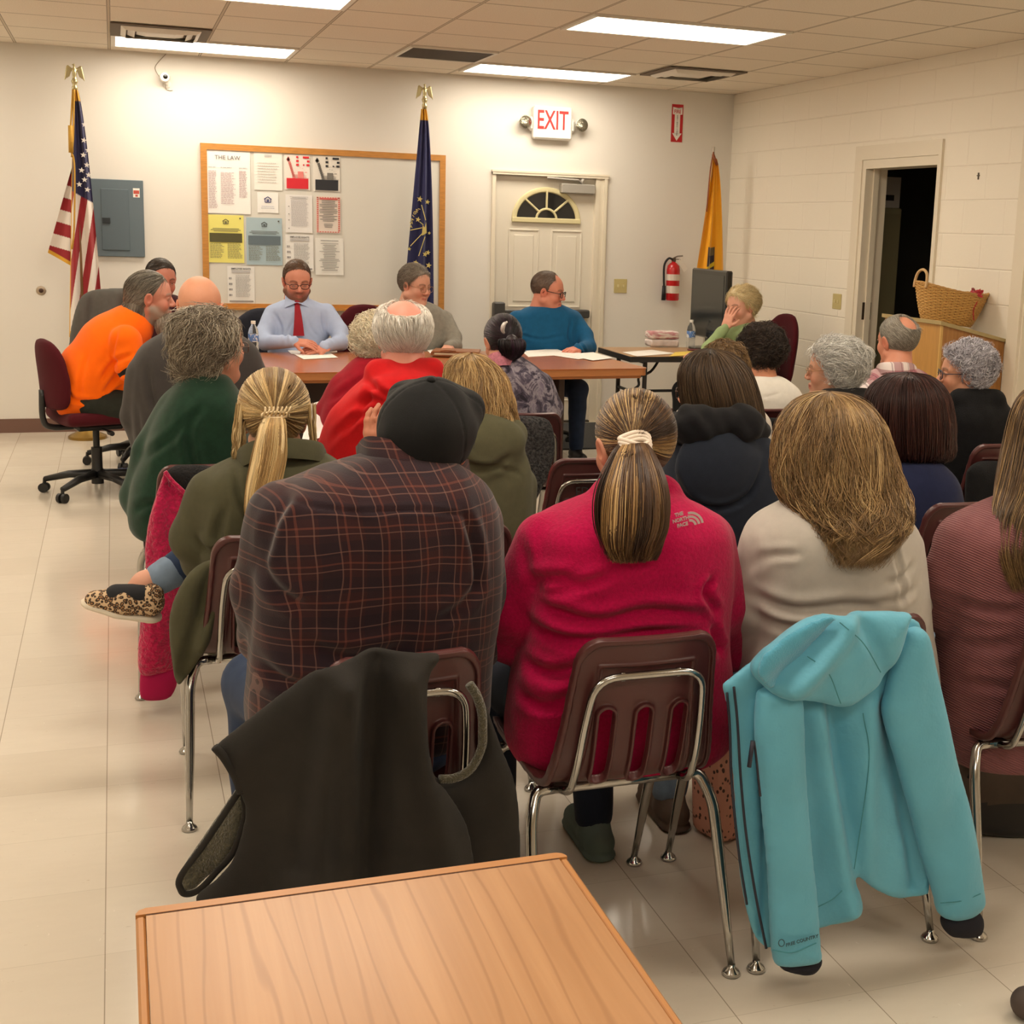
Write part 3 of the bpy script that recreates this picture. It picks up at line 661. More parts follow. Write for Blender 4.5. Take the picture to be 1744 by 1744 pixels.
# fire extinguisher sign
p = at(1153, 210, 0)
s = MB().b2((-.05, -.003, -.150), (.05, 0, .150)).mat(1)
s.b2((-.042, -.0042, .07), (.042, -.0032, .118)).prism([(-.042, .118), (-.042, .128), (0, .112), (.042, .128), (.042, .118)], .001, Matrix.Translation((0, -.0032, 0)) @ Matrix.Rotation(PI/2, 4, 'X'))
s.b2((-.024, -.0042, -.085), (.024, -.0032, .07)).prism([(-.042, -.08), (0, -.14), (.042, -.08)], .001, Matrix.Translation((0, -.0032, 0)) @ Matrix.Rotation(PI/2, 4, 'X'))
s.mat(0).text('FIRE', Matrix.Translation((0, -.0047, .092)) @ Matrix.Rotation(PI/2, 4, 'X'), .04, .0006, sx=.85, bold=.0008)
s.mat(2)
for i, ch in enumerate('EXTINGUISHER'): s.text(ch, Matrix.Translation((0, -.0047, .058-i*.0138)) @ Matrix.Rotation(PI/2, 4, 'X'), .015, .0006, bold=.0003)
tag(s.build('extinguisher_sign', [mat('sign_red', (186, 28, 34), .5), mat('sign_white', (234, 230, 222), .5), INK], loc=(p[0], -.001, p[2])), 'red and white fire extinguisher sign with a down arrow near the right corner', 'sign')
# fire extinguisher
p = at(1140, 478, 0)
r = empty('fire_extinguisher', (p[0], -.075, 1.02), 0, 'red fire extinguisher with black hose and white tag hanging on the back wall', 'fire extinguisher')
M_er = mat('extinguisher_red', (186, 20, 26), .25, spec=.6)
MB().lathe([(0, 0), (.05, 0), (.056, .01), (.056, .25), (.05, .285), (.03, .305), (.016, .315), (.016, .33), (0, .33)], seg=24).build('cylinder', M_er, r, angle=.7)
MB().lathe([(.0568, .06), (.0572, .061), (.0572, .12), (.0568, .121)], seg=24).lathe([(.0568, .165), (.0572, .166), (.0572, .215), (.0568, .216)], seg=24).build('label_band', mat('label_cream', (214, 200, 186), .6), r)
MB().b2((-.012, -.02, .32), (.012, .02, .35)).tube([(0, 0, .35), (.02, -.03, .365), (.06, -.05, .37)], .006).tube([(0, 0, .34), (.04, -.05, .34)], .005).lathe([(0, .33), (.014, .33), (.014, .35), (0, .352)]).tube([(0, .02, .3), (0, .074, .3)], .006).build('valve', mat('valve_metal', (120, 110, 100), .35, .7), r)
MB().tube(smooth_path([(-.01, -.01, .335), (-.05, -.01, .345), (-.082, 0, .29), (-.082, 0, .18), (-.078, 0, .12)], 20), .009).lathe([(.012, 0), (.018, 0), (.014, .12), (.010, .12)], (-.078, 0, .0)).build('hose', mat('hose_black', (22, 20, 20), .6), r, smooth=True)
MB().box((.062, -.045, .295), (.045, .002, .115), rot=(0, -.65, .2)).build('inspection_tag', PAP, r)
# switches
def plate(name, P, axis, label, w_=.115, h_=.115, nt=2):
    r = empty(name, P, 0 if axis == 'y' else PI/2, label, 'switch')
    MB().b2((-w_/2, -.006, -h_/2), (w_/2, 0, h_/2), bev=.003).build('cover_plate', mat('ivory_plate', (196, 180, 124), .4), r)
    for k in range(nt):
        x = (k-(nt-1)/2)*.046; MB().b2((x-.008, -.012, -.012), (x+.008, -.005, .012), bev=.002).build('toggle', mat('ivory_toggle', (214, 200, 150), .35), r)
plate('light_switch', (-.952, 0, 1.128), 'y', 'ivory double light switch between the exit door and the fire extinguisher')
o = empty('light_switch', (0, -1.894, 1.128), -PI/2, 'ivory switch plate on the block wall left of the store doorway', 'switch')
MB().b2((-.06, -.006, -.055), (.06, 0, .055), bev=.003).build('cover_plate', mat('ivory_plate'), o)
for x in (-.023, .023): MB().b2((x-.008, -.012, -.012), (x+.008, -.005, .012), bev=.002).build('toggle', mat('ivory_toggle'), o)
# small hook marks on right wall
p = atx(1667, 300, 0); tag(MB().b2((-.006, p[1]-.004, p[2]-.02), (0, p[1]+.004, p[2]+.02)).b2((-.008, p[1]-.010, p[2]), (0, p[1]+.010, p[2]+.006)).build('wall_hook', mat('hook_metal', (96, 84, 72), .5, .5)), 'tiny metal hook on the block wall right of the store doorway', 'hook')
# store room contents
pc = at(1537, 355, -1.85); cxr, czt = pc[0], pc[2]
o = empty('storage_cabinet', ((cxr+.2)/2, -1.5, 0), 0, 'dark olive storage cabinet just inside the store doorway', 'cabinet'); hwc = (cxr-.2)/2
MB().b2((-hwc, -.35, 0), (hwc, .35, czt), bev=.01).build('body', mat('olive_cabinet', (158, 152, 118), .5), o)
MB().b2((-hwc+.02, -.36, .05), (-.004, -.35, czt-.04)).b2((.004, -.36, .05), (hwc-.02, -.35, czt-.04)).build('door', mat('olive_cabinet_door', (150, 144, 112), .5), o)
pb_ = at(1499, 330, -1.85); qb_ = at(1531, 302, -1.85)
tag(MB().b2((-.10, -.16, 0), (.10, .16, qb_[2]-czt-.002)).mat(1).b2((-.05, -.163, .05), (.05, -.159, .09)).build('archive_box', [mat('box_white', (200, 196, 190), .7), INK], loc=((pb_[0]+qb_[0])/2, -1.68, czt+.002)), 'white archive box on top of the dark storage cabinet', 'box')
sh = empty('storage_shelf', (1.5, -3.4, 0), 0, 'dark shelving unit deep inside the store room', 'shelf')
f = MB(); [f.b2((-.2, -.6, z), (.2, .6, z+.025)) for z in (.2, .65, 1.1, 1.55, 2.0)]; f.build('shelf_board', M_dgrey, sh)
[MB().b2((x-.015, y-.015, 0), (x+.015, y+.015, 2.1)).build('post', M_dgrey, sh) for x in (-.18, .18) for y in (-.58, .58)]
# ================================================================== FURNITURE
M_chrome = mat('chrome_tube', (178, 176, 172), .16, 1.0)
M_shell = mat('maroon_plastic', (78, 38, 37), .34, spec=.5, bump=(260, .12, .001))
M_black = mat('black_plastic', (26, 25, 25), .42)
M_burg = mat('burgundy_fabric', (74, 15, 24), .92, spec=.2, sheen=.03, bump=(420, .5, .002))
def make_shell():
    prof = smooth_path([(.235, .405), (.222, .428), (.17, .443), (.05, .436), (-.08, .430), (-.155, .436), (-.20, .462), (-.225, .515), (-.243, .60), (-.262, .70), (-.283, .785)], 400)
    seg = np.linalg.norm(np.diff(prof, axis=0), axis=1); s = np.concatenate([[0], np.cumsum(seg)]); L = s[-1]
    tan = np.gradient(prof, axis=0); tan /= np.linalg.norm(tan, axis=1)[:, None]
    h = np.array([.004, .004, .0022]); us = np.arange(-.225, .2251, h[0]); vs = np.arange(-.02, L+.02, h[1]); ws = np.arange(-.022, .02, h[2])
    U, W, T = np.meshgrid(us, vs, ws, indexing='ij')
    hw = np.interp(W, [0, .12, .30, .40, .48, .60, L], [.185, .198, .195, .186, .182, .166, .148])
    def shape(off):
        x = np.abs(U)/hw*.19; r = .055; qx = x-(.19-r)+off; qy = np.abs(W-L/2)-(L/2-r)+off
        return np.sqrt(np.maximum(qx, 0)**2+np.maximum(qy, 0)**2)+np.minimum(np.maximum(qx, qy), 0)-r
    d2 = shape(0.0); ins = shape(.012)
    body = np.maximum(d2, np.abs(T)-.0032)
    rim = np.maximum(np.maximum(d2, -ins), np.abs(T+.004)-.0085); body = smin(body, rim, .004)
    # moulded recess step around the loop
    st = np.maximum(np.abs(np.maximum(np.abs(U)/hw*.19-.128, W-(L-.062)))-.003, np.abs(T+.0035)-.0045)+np.where(W < .40, .1, 0); body = smin(body, st, .006)
    for cx in (-.080, 0., .080):
        c = .548; hl = .088; qx = np.abs(U-cx); qy = np.maximum(np.abs(W-c)-hl+.014, 0); sd = np.sqrt(qx**2+qy**2)-.0155
        ring = np.maximum(np.maximum(sd-.007, -(sd-.0005)), np.abs(T+.006)-.010); body = smin(body, ring, .004)
        body = smax(body, -sd, .002)
    V, F = surf(body.astype(np.float32), np.array([us[0], vs[0], ws[0]]), h)
    v = np.clip(V[:, 1], 0, L); py = np.interp(v, s, prof[:, 0]); pz = np.interp(v, s, prof[:, 1]); ty = np.interp(v, s, tan[:, 0]); tz = np.interp(v, s, tan[:, 1])
    ex = V[:, 1]-v; py += ty*ex; pz += tz*ex
    # normal (front/up side positive)
    ny, nz = -tz*-1, ty*-1
    ny, nz = tz, -ty
    back = np.clip((v-.30)/.15, 0, 1); q = (V[:, 0]/.19)**2
    Y = py+ny*V[:, 2]+.030*q*back; Z = pz+nz*V[:, 2]+.014*q*(1-back)
    return np.stack([V[:, 0], Y, Z], 1), F[:, ::-1]
_sV, _sF = make_shell()
SHELL = np_mesh('shell', _sV, _sF, M_shell).data
bpy.data.objects.remove(bpy.data.objects['shell'])
def make_chair(label, group='maroon shell chairs set out in rows'):
    r = empty('shell_chair', (0, 0, 0), 0, label, 'chair', group)
    o = bpy.data.objects.new('shell', SHELL); COL.objects.link(o); o.parent = r
    lp = [(-.135, -.155, .415), (-.135, -.205, .43), (-.132, -.238, .50), (-.128, -.262, .60), (-.115, -.288, .705), (.115, -.288, .705), (.128, -.262, .60), (.132, -.238, .50), (.135, -.205, .43), (.135, -.155, .415)]
    lp = [(x, y-.004+.030*(x/.19)**2, z) for x, y, z in lp]
    b = MB().tube(round_path(lp, .05, 7), .0085, 10)
    for x in (-.06, .06): b.lathe([(0, -.012), (.008, -.011), (.009, -.006), (.009, 0)], (x, -.285, .705), 10, 'y')
    b.build('back_loop', M_chrome, r, smooth=True)
    MB().tube([(-.16, -.13, .415), (.16, -.13, .415)], .0125).tube([(-.15, .13, .415), (.15, .13, .415)], .0125).tube([(-.12, -.13, .415), (-.12, .13, .415)], .010).tube([(.12, -.13, .415), (.12, .13, .415)], .010).build('seat_rail', M_chrome, r, smooth=True)
    for sx in (-1, 1):
        for yy, fy in ((-.13, -.27), (.13, .265)):
            fx_ = .222 if yy < 0 else .205
            pts = [(sx*.15, yy, .415), (sx*.187, yy-.02*(1 if yy < 0 else -1)*0, .413), (sx*.208, yy+(-.035 if yy < 0 else .03), .36)]
            pts += [(sx*(.208+(fx_-.208)*t), (yy+(-.035 if yy < 0 else .03))*(1-t)+fy*t, .36*(1-t)+.022*t) for t in (.25, .5, .75, 1)]
            P = smooth_path(round_path(pts[:3]+[pts[3]], .035, 6), 16); P = np.vstack([P, pts[4:]])
            rad = [.0125]*16+[.0122, .0098, .0082]
            lg = MB().tube(P, rad, 12).build('leg', M_chrome, r, smooth=True)
            MB().lathe([(0, 0), (.019, 0), (.021, .004), (.018, .010), (.009, .018), (.008, .026)], (sx*fx_, fy, .0), 16).build('glide', M_chrome, lg, smooth=True)
    return r
CH = {}
def chair(key, X, Yrear, label, rz=0.0):
    c = make_chair(label) if not CH else copy_tree(next(iter(CH.values())))
    c['label'] = label; c.location = (X, Yrear+.27, 0); c.rotation_euler = (0, 0, rz); CH[key] = c; return c
chair('plaid', -4.40, -7.96, 'maroon shell chair under the man in plaid shirt, dark jacket over its back', .04)
chair('pink', -3.893, -7.965, 'maroon shell chair with bare chrome-trimmed back behind the woman in pink fleece', .0)
chair('grey', -3.389, -7.965, 'maroon shell chair hidden under the turquoise jacket', .0)
chair('mauve', -2.80, -8.02, 'maroon shell chair under the woman in mauve knit at the right edge', -.12)
chair('olive', -4.52, -6.93, 'maroon shell chair under the woman in olive jacket with blonde ponytail', .0)
chair('olive2', -4.03, -6.93, 'maroon shell chair behind the plaid man, under the woman in olive hood', 0)
chair('mid', -3.52, -6.93, 'maroon shell chair seen between plaid shirt and pink fleece', 0)
chair('navy', -3.0, -6.93, 'maroon shell chair under the person in navy hooded jacket', 0)
chair('auburn', -2.40, -6.93, 'maroon shell chair under the person with dark auburn bob', 0)
chair('green', -4.62, -5.89, 'maroon shell chair under the woman in green sweater, red fleece jacket on it', 0)
chair('red', -3.98, -5.80, 'maroon shell chair under the white-haired man in red hoodie', 0)
fd = chair('fd', -3.31, -5.98, 'empty maroon shell chair marked FD on its back, before the dark sherpa coat', 0)
chair('silver', -2.2, -5.93, 'maroon shell chair under the woman with silver curls and glasses', 0)
chair('blackcoat', -1.52, -5.93, 'maroon shell chair under the woman in black coat', -.0)
chair('brown', -2.66, -5.87, 'maroon shell chair under the person with short brown curls', 0)
chair('suit', -4.47, -4.75, 'maroon shell chair under the bald man in grey suit', .0)
chair('pinkshirt', -3.84, -4.85, 'maroon shell chair under the white-haired person in dark pink', 0)
chair('tiedye', -3.2, -4.85, 'maroon shell chair under the tie-dye shirt, dark sherpa coat over it', 0)
chair('white', -2.0, -4.85, 'maroon shell chair under the woman in white top with dark curls', 0)
chair('plaidpink', -1.2, -4.85, 'maroon shell chair under the balding man in pink checked shirt', 0)
MB().text('FD', Matrix.Translation((-.035, -.272, .662)) @ Matrix.Rotation(PI/2-.19, 4, 'X'), .05, .0008, sx=.9).build('marker_letters', INK, fd)

# ---- office chairs
def swivel_chair(P, rz, label, back='task', backcol=None, seat_z=.47, arms=False, tall=.3):
    r = empty('office_chair', (P[0], P[1], 0), rz, label, 'chair', 'wheeled office chairs at the tables')
    for k in range(5):
        a = 2*PI*k/5+.3; u = V3(math.cos(a), math.sin(a), 0)
        l = MB().tube([u*.03+V3(0, 0, .115), u*.16+V3(0, 0, .108), u*.30+V3(0, 0, .075)], [.026, .022, .016], 8, flat=1.1).build('leg', M_black, r, smooth=True)
        c = MB(); v = V3(-u[1], u[0], 0)
        for s_ in (-1, 1):
            Q = u*.305+v*s_*.016; c.tube([Q+v*-.009+V3(0, 0, .027), Q+v*.009+V3(0, 0, .027)], .027, 14)
        c.tube([u*.305+V3(0, 0, .03), u*.30+V3(0, 0, .08)], .010, 8); c.build('caster', M_black, l, angle=.6)
    MB().lathe([(0, .06), (.034, .06), (.034, .14), (.030, .15), (.030, .27), (.018, .272), (.018, seat_z-.08), (0, seat_z-.08)], seg=16).build('column', M_black, r, angle=.6)
    MB().box((0, 0, seat_z-.075), (.2, .26, .035), bev=.012).tube([(.05, 0, seat_z-.08), (.2, .02, seat_z-.09)], .006).tube([(.17, .02, seat_z-.095), (.22, .02, seat_z-.095)], .014).tube([(-.05, -.1, seat_z-.08), (-.2, -.1, seat_z-.09)], .006).tube([(-.17, -.1, seat_z-.095), (-.22, -.1, seat_z-.095)], .014).build('mechanism', M_black, r, angle=.6)
    V, F = sdf_mesh([(Box3((0, .02, seat_z-.025), (.235, .235, .038), .036), 'u', 0)], .012); V[:, 2] += .02*np.clip((V[:, 0]/.23)**2, 0, 1)-.03*np.clip((V[:, 1]-.12)/.12, 0, 1)**2
    np_mesh('seat', V, F, backcol or M_burg, r)
    if back == 'task': lv = [(seat_z+.03, 0, -.235, .14, .03), (seat_z+.07, 0, -.24, .195, .038), (seat_z+.2, 0, -.245, .21, .042), (seat_z+.33, 0, -.26, .19, .04), (seat_z+.40, 0, -.27, .14, .032), (seat_z+.425, 0, -.272, .07, .02)]
    else: lv = [(seat_z+.03+q, 0, -.235-.1*q, a_, b_) for q, a_, b_ in ((0, .15, .03), (.07, .215, .04), (.3, .235, .045), (.3+tall*.45, .215, .042), (.3+tall*.8, .15, .035), (.3+tall, .07, .02))]
    lo = Loft(lv, 2.4); V, F = sdf_mesh([(lo, 'u', 0)], .012); q = (V[:, 0]/.22)**2; V[:, 1] += .05*q
    np_mesh('backrest', V, F, backcol or M_burg, r)
    MB().tube(smooth_path([(0, -.08, seat_z-.075), (0, -.24, seat_z-.07), (0, -.285, seat_z-.02), (0, -.285, seat_z+.14)], 14), .017, 8, flat=1.6).build('back_bar', M_black, r, smooth=True)
    if arms:
        for sx in (-1, 1): MB().tube(round_path([(sx*.2, .0, seat_z-.07), (sx*.28, 0, seat_z-.05), (sx*.29, .0, seat_z+.19), (sx*.29, -.12, seat_z+.2), (sx*.29, .14, seat_z+.2)], .05), .016, 8).build('armrest', M_black, r, smooth=True)
    return r
swivel_chair((-5.01, -2.36), -1.25, 'burgundy task chair on a black star base under the man in orange', 'task')
swivel_chair((-4.78, -1.40), -.6-PI/2*0-PI/2, 'dark office chair behind the orange shirt, grey suit jacket over its back', 'high', mat('grey_chair_fabric', (70, 68, 66), .9), tall=.22)
swivel_chair((-3.90, -1.06), PI, 'dark navy office chair behind the bearded man in blue shirt', 'high', mat('navy_chair_fabric', (26, 28, 40), .9), tall=.17)
swivel_chair((-3.16, -1.02), PI+.15, 'burgundy office chair behind the woman in grey cardigan', 'high', tall=.20)
swivel_chair((-2.02, -.98), PI+.1, 'black office chair under the man in blue sweater', 'task', mat('black_chair_fabric', (24, 24, 25), .9))
swivel_chair((-.60, -1.78), PI/2+.1, 'burgundy high-back office chair at the folding table', 'high', tall=.23)

# ---- conference table
M_top = mat('red_oak_laminate', (158, 98, 58), .22, spec=.5, fn=lambda t, c: t.color(t.ramp(t.noise(t.coord((1.2, 14, 14)), 5, 5, .6), [(.3, lin((150, 84, 46))), (.7, lin((186, 112, 64)))])))
M_edge = mat('oak_edge', (178, 116, 68), .35)
r = empty('conference_table', (-3.13, -2.2, 0), .062, 'long reddish wood conference table with rounded corners in front of the panel', 'table')
tw, td = 1.33, .58
def rrect(w_, d_, rad, n=6):
    return [(sx*(w_-rad)+rad*math.cos(a), sy*(d_-rad)+rad*math.sin(a)) for sx, sy, a0 in ((1, 1, 0), (-1, 1, PI/2), (-1, -1, PI), (1, -1, 3*PI/2)) for a in np.linspace(a0, a0+PI/2, n)]
MB().prism(rrect(tw, td, .05), .006, Matrix.Translation((0, 0, .735))).mat(1).prism(rrect(tw-.004, td-.004, .046), .040, Matrix.Translation((0, 0, .695))).prism(rrect(tw-.03, td-.03, .03), .02, Matrix.Translation((0, 0, .676))).build('tabletop', [M_top, M_edge], r, angle=.6)
for sx in (-1, 1): MB().b2((sx*.86-.02, -.30, 0), (sx*.86+.02, .30, .677), bev=.004).build('pedestal_panel', mat('dark_walnut', (52, 34, 26), .5), r)
MB().b2((-.84, -.015, .12), (.84, .015, .676)).build('modesty_panel', mat('dark_walnut'), r)

# ---- near table (lower left of the photo)
def oak(t, c):
    v = t.coord((16, .7, 16)); f = t.noise(v, 1.6, 5, .55, .6); f2 = t.noise(t.coord((160, 3, 160)), 1.5, 2)
    w_ = t.new('ShaderNodeTexWave', wave_type='BANDS', bands_direction='X'); w_.inputs['Scale'].default_value = 1.9; w_.inputs['Distortion'].default_value = 16; w_.inputs['Detail'].default_value = 2.5; w_.inputs['Detail Scale'].default_value = .8
    t.link(t.coord((5.5, .55, 5)), w_.inputs['Vector'])
    b = t.ramp(f, [(.3, lin((168, 124, 84))), (.7, lin((188, 144, 102)))]); b = t.mix(t.ramp(w_.outputs['Fac'], [(.0, .40), (.08, 0.0)]), b, lin((128, 84, 50))); b = t.mix(t.math('MULTIPLY', f2, .3), b, lin((170, 112, 66)))
    t.color(b)
M_oak = mat('oak_laminate', (205, 148, 96), .3, spec=.5, fn=oak)
FL, FRc = atz(230, 1541, .74), atz(966, 1461, .74)
xa_, xb_, yf = FL[0], FRc[0], (FL[1]+FRc[1])/2
ang = math.atan2(FRc[1]-FL[1], FRc[0]-FL[0])
r = empty('side_table', ((xa_+xb_)/2, yf-.75, 0), 0, 'oak laminate table end nearest the camera at the bottom of the photo', 'table')
W = (xb_-xa_)/2
hd = .75
MB().b2((-W+.012, -hd, .712), (W-.012, hd-.016, .741)).mat(1).b2((-W, -hd, .706), (-W+.0115, hd-.016, .7405), bev=.003).b2((W-.0115, -hd, .706), (W, hd-.016, .7405), bev=.003).prism([(-W, hd-.0155), (W, hd-.0155), (W, hd-.012), (W-.004, hd-.004), (W-.012, hd), (-W+.012, hd), (-W+.004, hd-.004), (-W, hd-.012)], .036, Matrix.Translation((0, 0, .706))).build('tabletop', [M_oak, mat('oak_edge_band', (176, 120, 66), .35)], r)
for sx in (-1, 1):
    for sy in (-1, 1): MB().b2((sx*(W-.05)-.02, sy*(hd-.08)-.02, 0), (sx*(W-.05)+.02, sy*(hd-.08)+.02, .706), bev=.003).build('leg', mat('brown_metal_leg', (70, 52, 40), .5, .3), r)
# dark inlay line
MB().b2((-W+.012, hd-.0175, .7405), (W-.012, hd-.0155, .7414)).build('inlay_line', mat('inlay_dark', (66, 36, 20), .6), r)

# ---- folding table at right
r = empty('folding_table', (-1.03, -1.62, 0), -.02, 'brown-topped folding table with black edge and folding legs near the corner', 'table')
# local rectangle
fa, fb_ = .56, .34
MB().b2((-fa, -fb_, .722), (fa, fb_, .741), bev=.003).mat(1).b2((-fa-.006, -fb_-.006, .700), (fa+.006, -fb_+.012, .7375)).b2((-fa-.006, fb_-.012, .700), (fa+.006, fb_+.006, .7375)).b2((-fa-.006, -fb_+.012, .700), (-fa+.012, fb_-.012, .7375)).b2((fa-.012, -fb_+.012, .700), (fa+.006, fb_-.012, .7375)).build('tabletop', [mat('tan_laminate', (170, 132, 92), .35), M_black], r)
for sx in (-1, 1):
    x = sx*(fa-.13)
    for sy in (-1, 1): MB().b2((x-.013, sy*.27-.013, .0), (x+.013, sy*.27+.013, .705), bev=.003).build('leg', M_black, r)
    MB().tube([(x, -.27, .46), (x, .27, .46)], .011).tube([(x, -.27, .69), (x, .27, .69)], .011).build('cross_bar', M_black, r, smooth=True)
    MB().tube(smooth_path([(x, 0, .46), (x-sx*.06, 0, .50), (x-sx*.06, 0, .56), (x-sx*.15, 0, .60), (x-sx*.22, 0, .70)], 16), .010, 8).build('brace', M_black, r, smooth=True)
MB().tube([(-fa+.13, .0, .46), (fa-.13, 0.0, .46)], .010).build('long_bar', M_black, r, smooth=True)

# ---- lectern with basket
P1 = atx(1603, 547, -.45); LX0, LY0, LZ1 = -.45, P1[1], P1[2]; LZ0 = 1.03; LY1 = LY0+.60
M_lect = mat('lectern_oak', (166, 116, 62), .4, fn=lambda t, c: t.color(t.ramp(t.noise(t.coord((10, 10, 1)), 4, 5, .6), [(.3, lin((150, 100, 50))), (.7, lin((178, 128, 72)))])))
r = empty('lectern', (LX0/2, (LY0+LY1)/2, 0), 0, 'wooden lectern with sloping top against the right wall, basket on it', 'lectern')
hx = -LX0/2-.005; hy = (LY1-LY0)/2
def slope(x): return LZ1+(LZ0-LZ1)*(x+hx)/(2*hx)
sidep = [(-hx, 0), (hx, 0), (hx, LZ0-.02), (-hx, LZ1-.02)]
MB().prism(sidep, .02, Matrix.Translation((0, -hy+.02, 0)) @ Matrix.Rotation(PI/2, 4, 'X')).build('side_panel', M_lect, r)
MB().prism(sidep, .02, Matrix.Translation((0, hy, 0)) @ Matrix.Rotation(PI/2, 4, 'X')).build('side_panel', M_lect, r)
MB().b2((-hx, -hy+.02, 0), (-hx+.02, hy-.02, LZ1-.02)).build('front_panel', mat('lectern_front_oak', (186, 138, 74), .4, noise=(4, .12, (8, 8, 1))), r)
MB().b2((-hx-.004, -hy-.004, 0), (-hx+.01, -hy+.010, LZ1-.02)).build('corner_strip', mat('lectern_strip', (204, 164, 96), .4), r)
n_ = [(-hx-.015, LZ1-.02), (hx, LZ0-.02), (hx, LZ0), (-hx-.015, LZ1+.002)]
MB().prism(n_, 2*hy+.03, Matrix.Translation((0, hy+.015, 0)) @ Matrix.Rotation(PI/2, 4, 'X')).build('sloped_top', mat('lectern_top', (170, 150, 104), .35), r)
# basket
def basket():
    tilt = math.atan2(LZ0-LZ1, 2*hx)
    bx, by = LX0/2-.005, LY0+.27
    r = empty('wicker_basket', (bx, by, slope(bx-LX0/2)+.018), 0, 'oval wicker basket with two handles and red ribbon bow on the lectern', 'basket')
    r.rotation_euler = (0, -tilt*.55, 0)
    ax_, ay_, bx_, by_ = .235, .145, .155, .10; Hh = .19
    def ringp(t, a):
        sad = .012*math.cos(2*a)*t
        A = bx_+(ax_-bx_)*t**.8; B = by_+(ay_-by_)*t**.8
        return V3(A*math.cos(a), B*math.sin(a), Hh*t+sad)
    f = MB(); rows = 24; n = 72
    for i in range(rows):
        t = i/(rows-1); pts = []
        for k in range(n):
            a = 2*PI*k/n; w_ = .0045*math.cos(k*PI/2+(i % 2)*PI); p = ringp(t, a); o_ = V3(math.cos(a), math.sin(a), 0)*w_; pts.append(p+o_)
        f.tube(pts, .0050, 5, closed=True)
    f.build('woven_wall', mat('wicker', (206, 160, 90), .55, noise=(120, .25)), r, smooth=True)
    f = MB()
    for k in range(36): a = 2*PI*k/36; f.tube([ringp(t, a)*V3(.985, .985, 1) for t in np.linspace(0, 1, 6)], .003, 5)
    f.lathe([(0, 0), (1, 0), (1, .006), (0, .006)]); 
    m_ = len(f.v)-24*4
    for i in range(m_, len(f.v)): x, y, z = f.v[i]; f.v[i] = (x*bx_, y*by_, z)
    f.build('stake', mat('wicker_dark', (150, 104, 54), .7), r)
    f = MB()
    for ph in (0, 1, 2): f.tube([ringp(1.03, 2*PI*k/96)+V3(0, 0, .004)+.005*V3(math.cos(k*.9+ph*2.1)*math.cos(2*PI*k/96), math.cos(k*.9+ph*2.1)*math.sin(2*PI*k/96), math.sin(k*.9+ph*2.1)) for k in range(96)], .0048, 6, closed=True)
    f.build('rim', mat('wicker_rim', (190, 146, 84), .6), r, smooth=True)
    for s_ in (-1, 1):
        f = MB(); pts = [ringp(1, 0 if s_ > 0 else PI)+V3(-s_*.01, yy, zz) for yy, zz in ((-.06, -.02), (-.06, .02), (-.045, .065), (0, .085), (.045, .065), (.06, .02), (.06, -.02))]
        f.tube(smooth_path(pts, 30), .0085, 8); f.build('handle', mat('wicker_handle', (196, 160, 112), .6), r, smooth=True)
    f = MB(); c0 = V3(.085, -.118, Hh-.0); rr = random.Random(4)
    for k in range(18):
        a, b = rr.uniform(0, 2*PI), rr.uniform(-.3, 1.2); u = V3(math.cos(a)*math.cos(b), math.sin(a)*math.cos(b)*.7-.1, math.sin(b)); v = V3(-math.sin(a), math.cos(a), rr.uniform(-.4, .4)); R_ = rr.uniform(.034, .052)
        P = [c0+u*R_*(.5-.5*math.cos(th))*1.0+v*R_*.5*math.sin(th) for th in np.linspace(0, 2*PI, 13)]
        for j in range(12):
            p, q = P[j], P[j+1]; s_ = V3(0, .2, .9)*.006; f.add([p-s_, q-s_, q+s_, p+s_], [(0, 1, 2, 3)])
    P = smooth_path([c0, c0+V3(.01, -.012, -.04), c0+V3(.0, -.006, -.09), c0+V3(.02, .0, -.15)], 16)
    for j in range(15): f.add([P[j]-V3(.004, 0, 0), P[j+1]-V3(.004, 0, 0), P[j+1]+V3(.004, 0, 0), P[j]+V3(.004, 0, 0)], [(0, 1, 2, 3)])
    f.build('ribbon_bow', mat('red_ribbon', (176, 24, 40), .35), r)
basket()

# ---- flat tv on the folding table
tvx, tvy = -.78, -1.42
r = empty('television', (tvx, tvy, .742), 0, 'black flat-panel television on a stand beside the yellow flag', 'television')
r.rotation_euler = (0, 0, -PI/2-.02)
MB().box((0, 0, .33), (.64, .05, .50), bev=.01).box((0, .035, .30), (.46, .05, .36), bev=.02).mat(1).box((0, -.0262, .345), (.56, .002, .40)).build('screen_housing', [mat('tv_gloss_black', (28, 30, 31), .15, spec=.6), mat('tv_screen', (34, 38, 40), .12, spec=.7)], r)
MB().box((0, .01, .05), (.1, .04, .10)).lathe([(0, 0), (.15, 0), (.15, .012), (.05, .02), (0, .02)]).build('stand', mat('tv_gloss_black'), r, angle=.6)

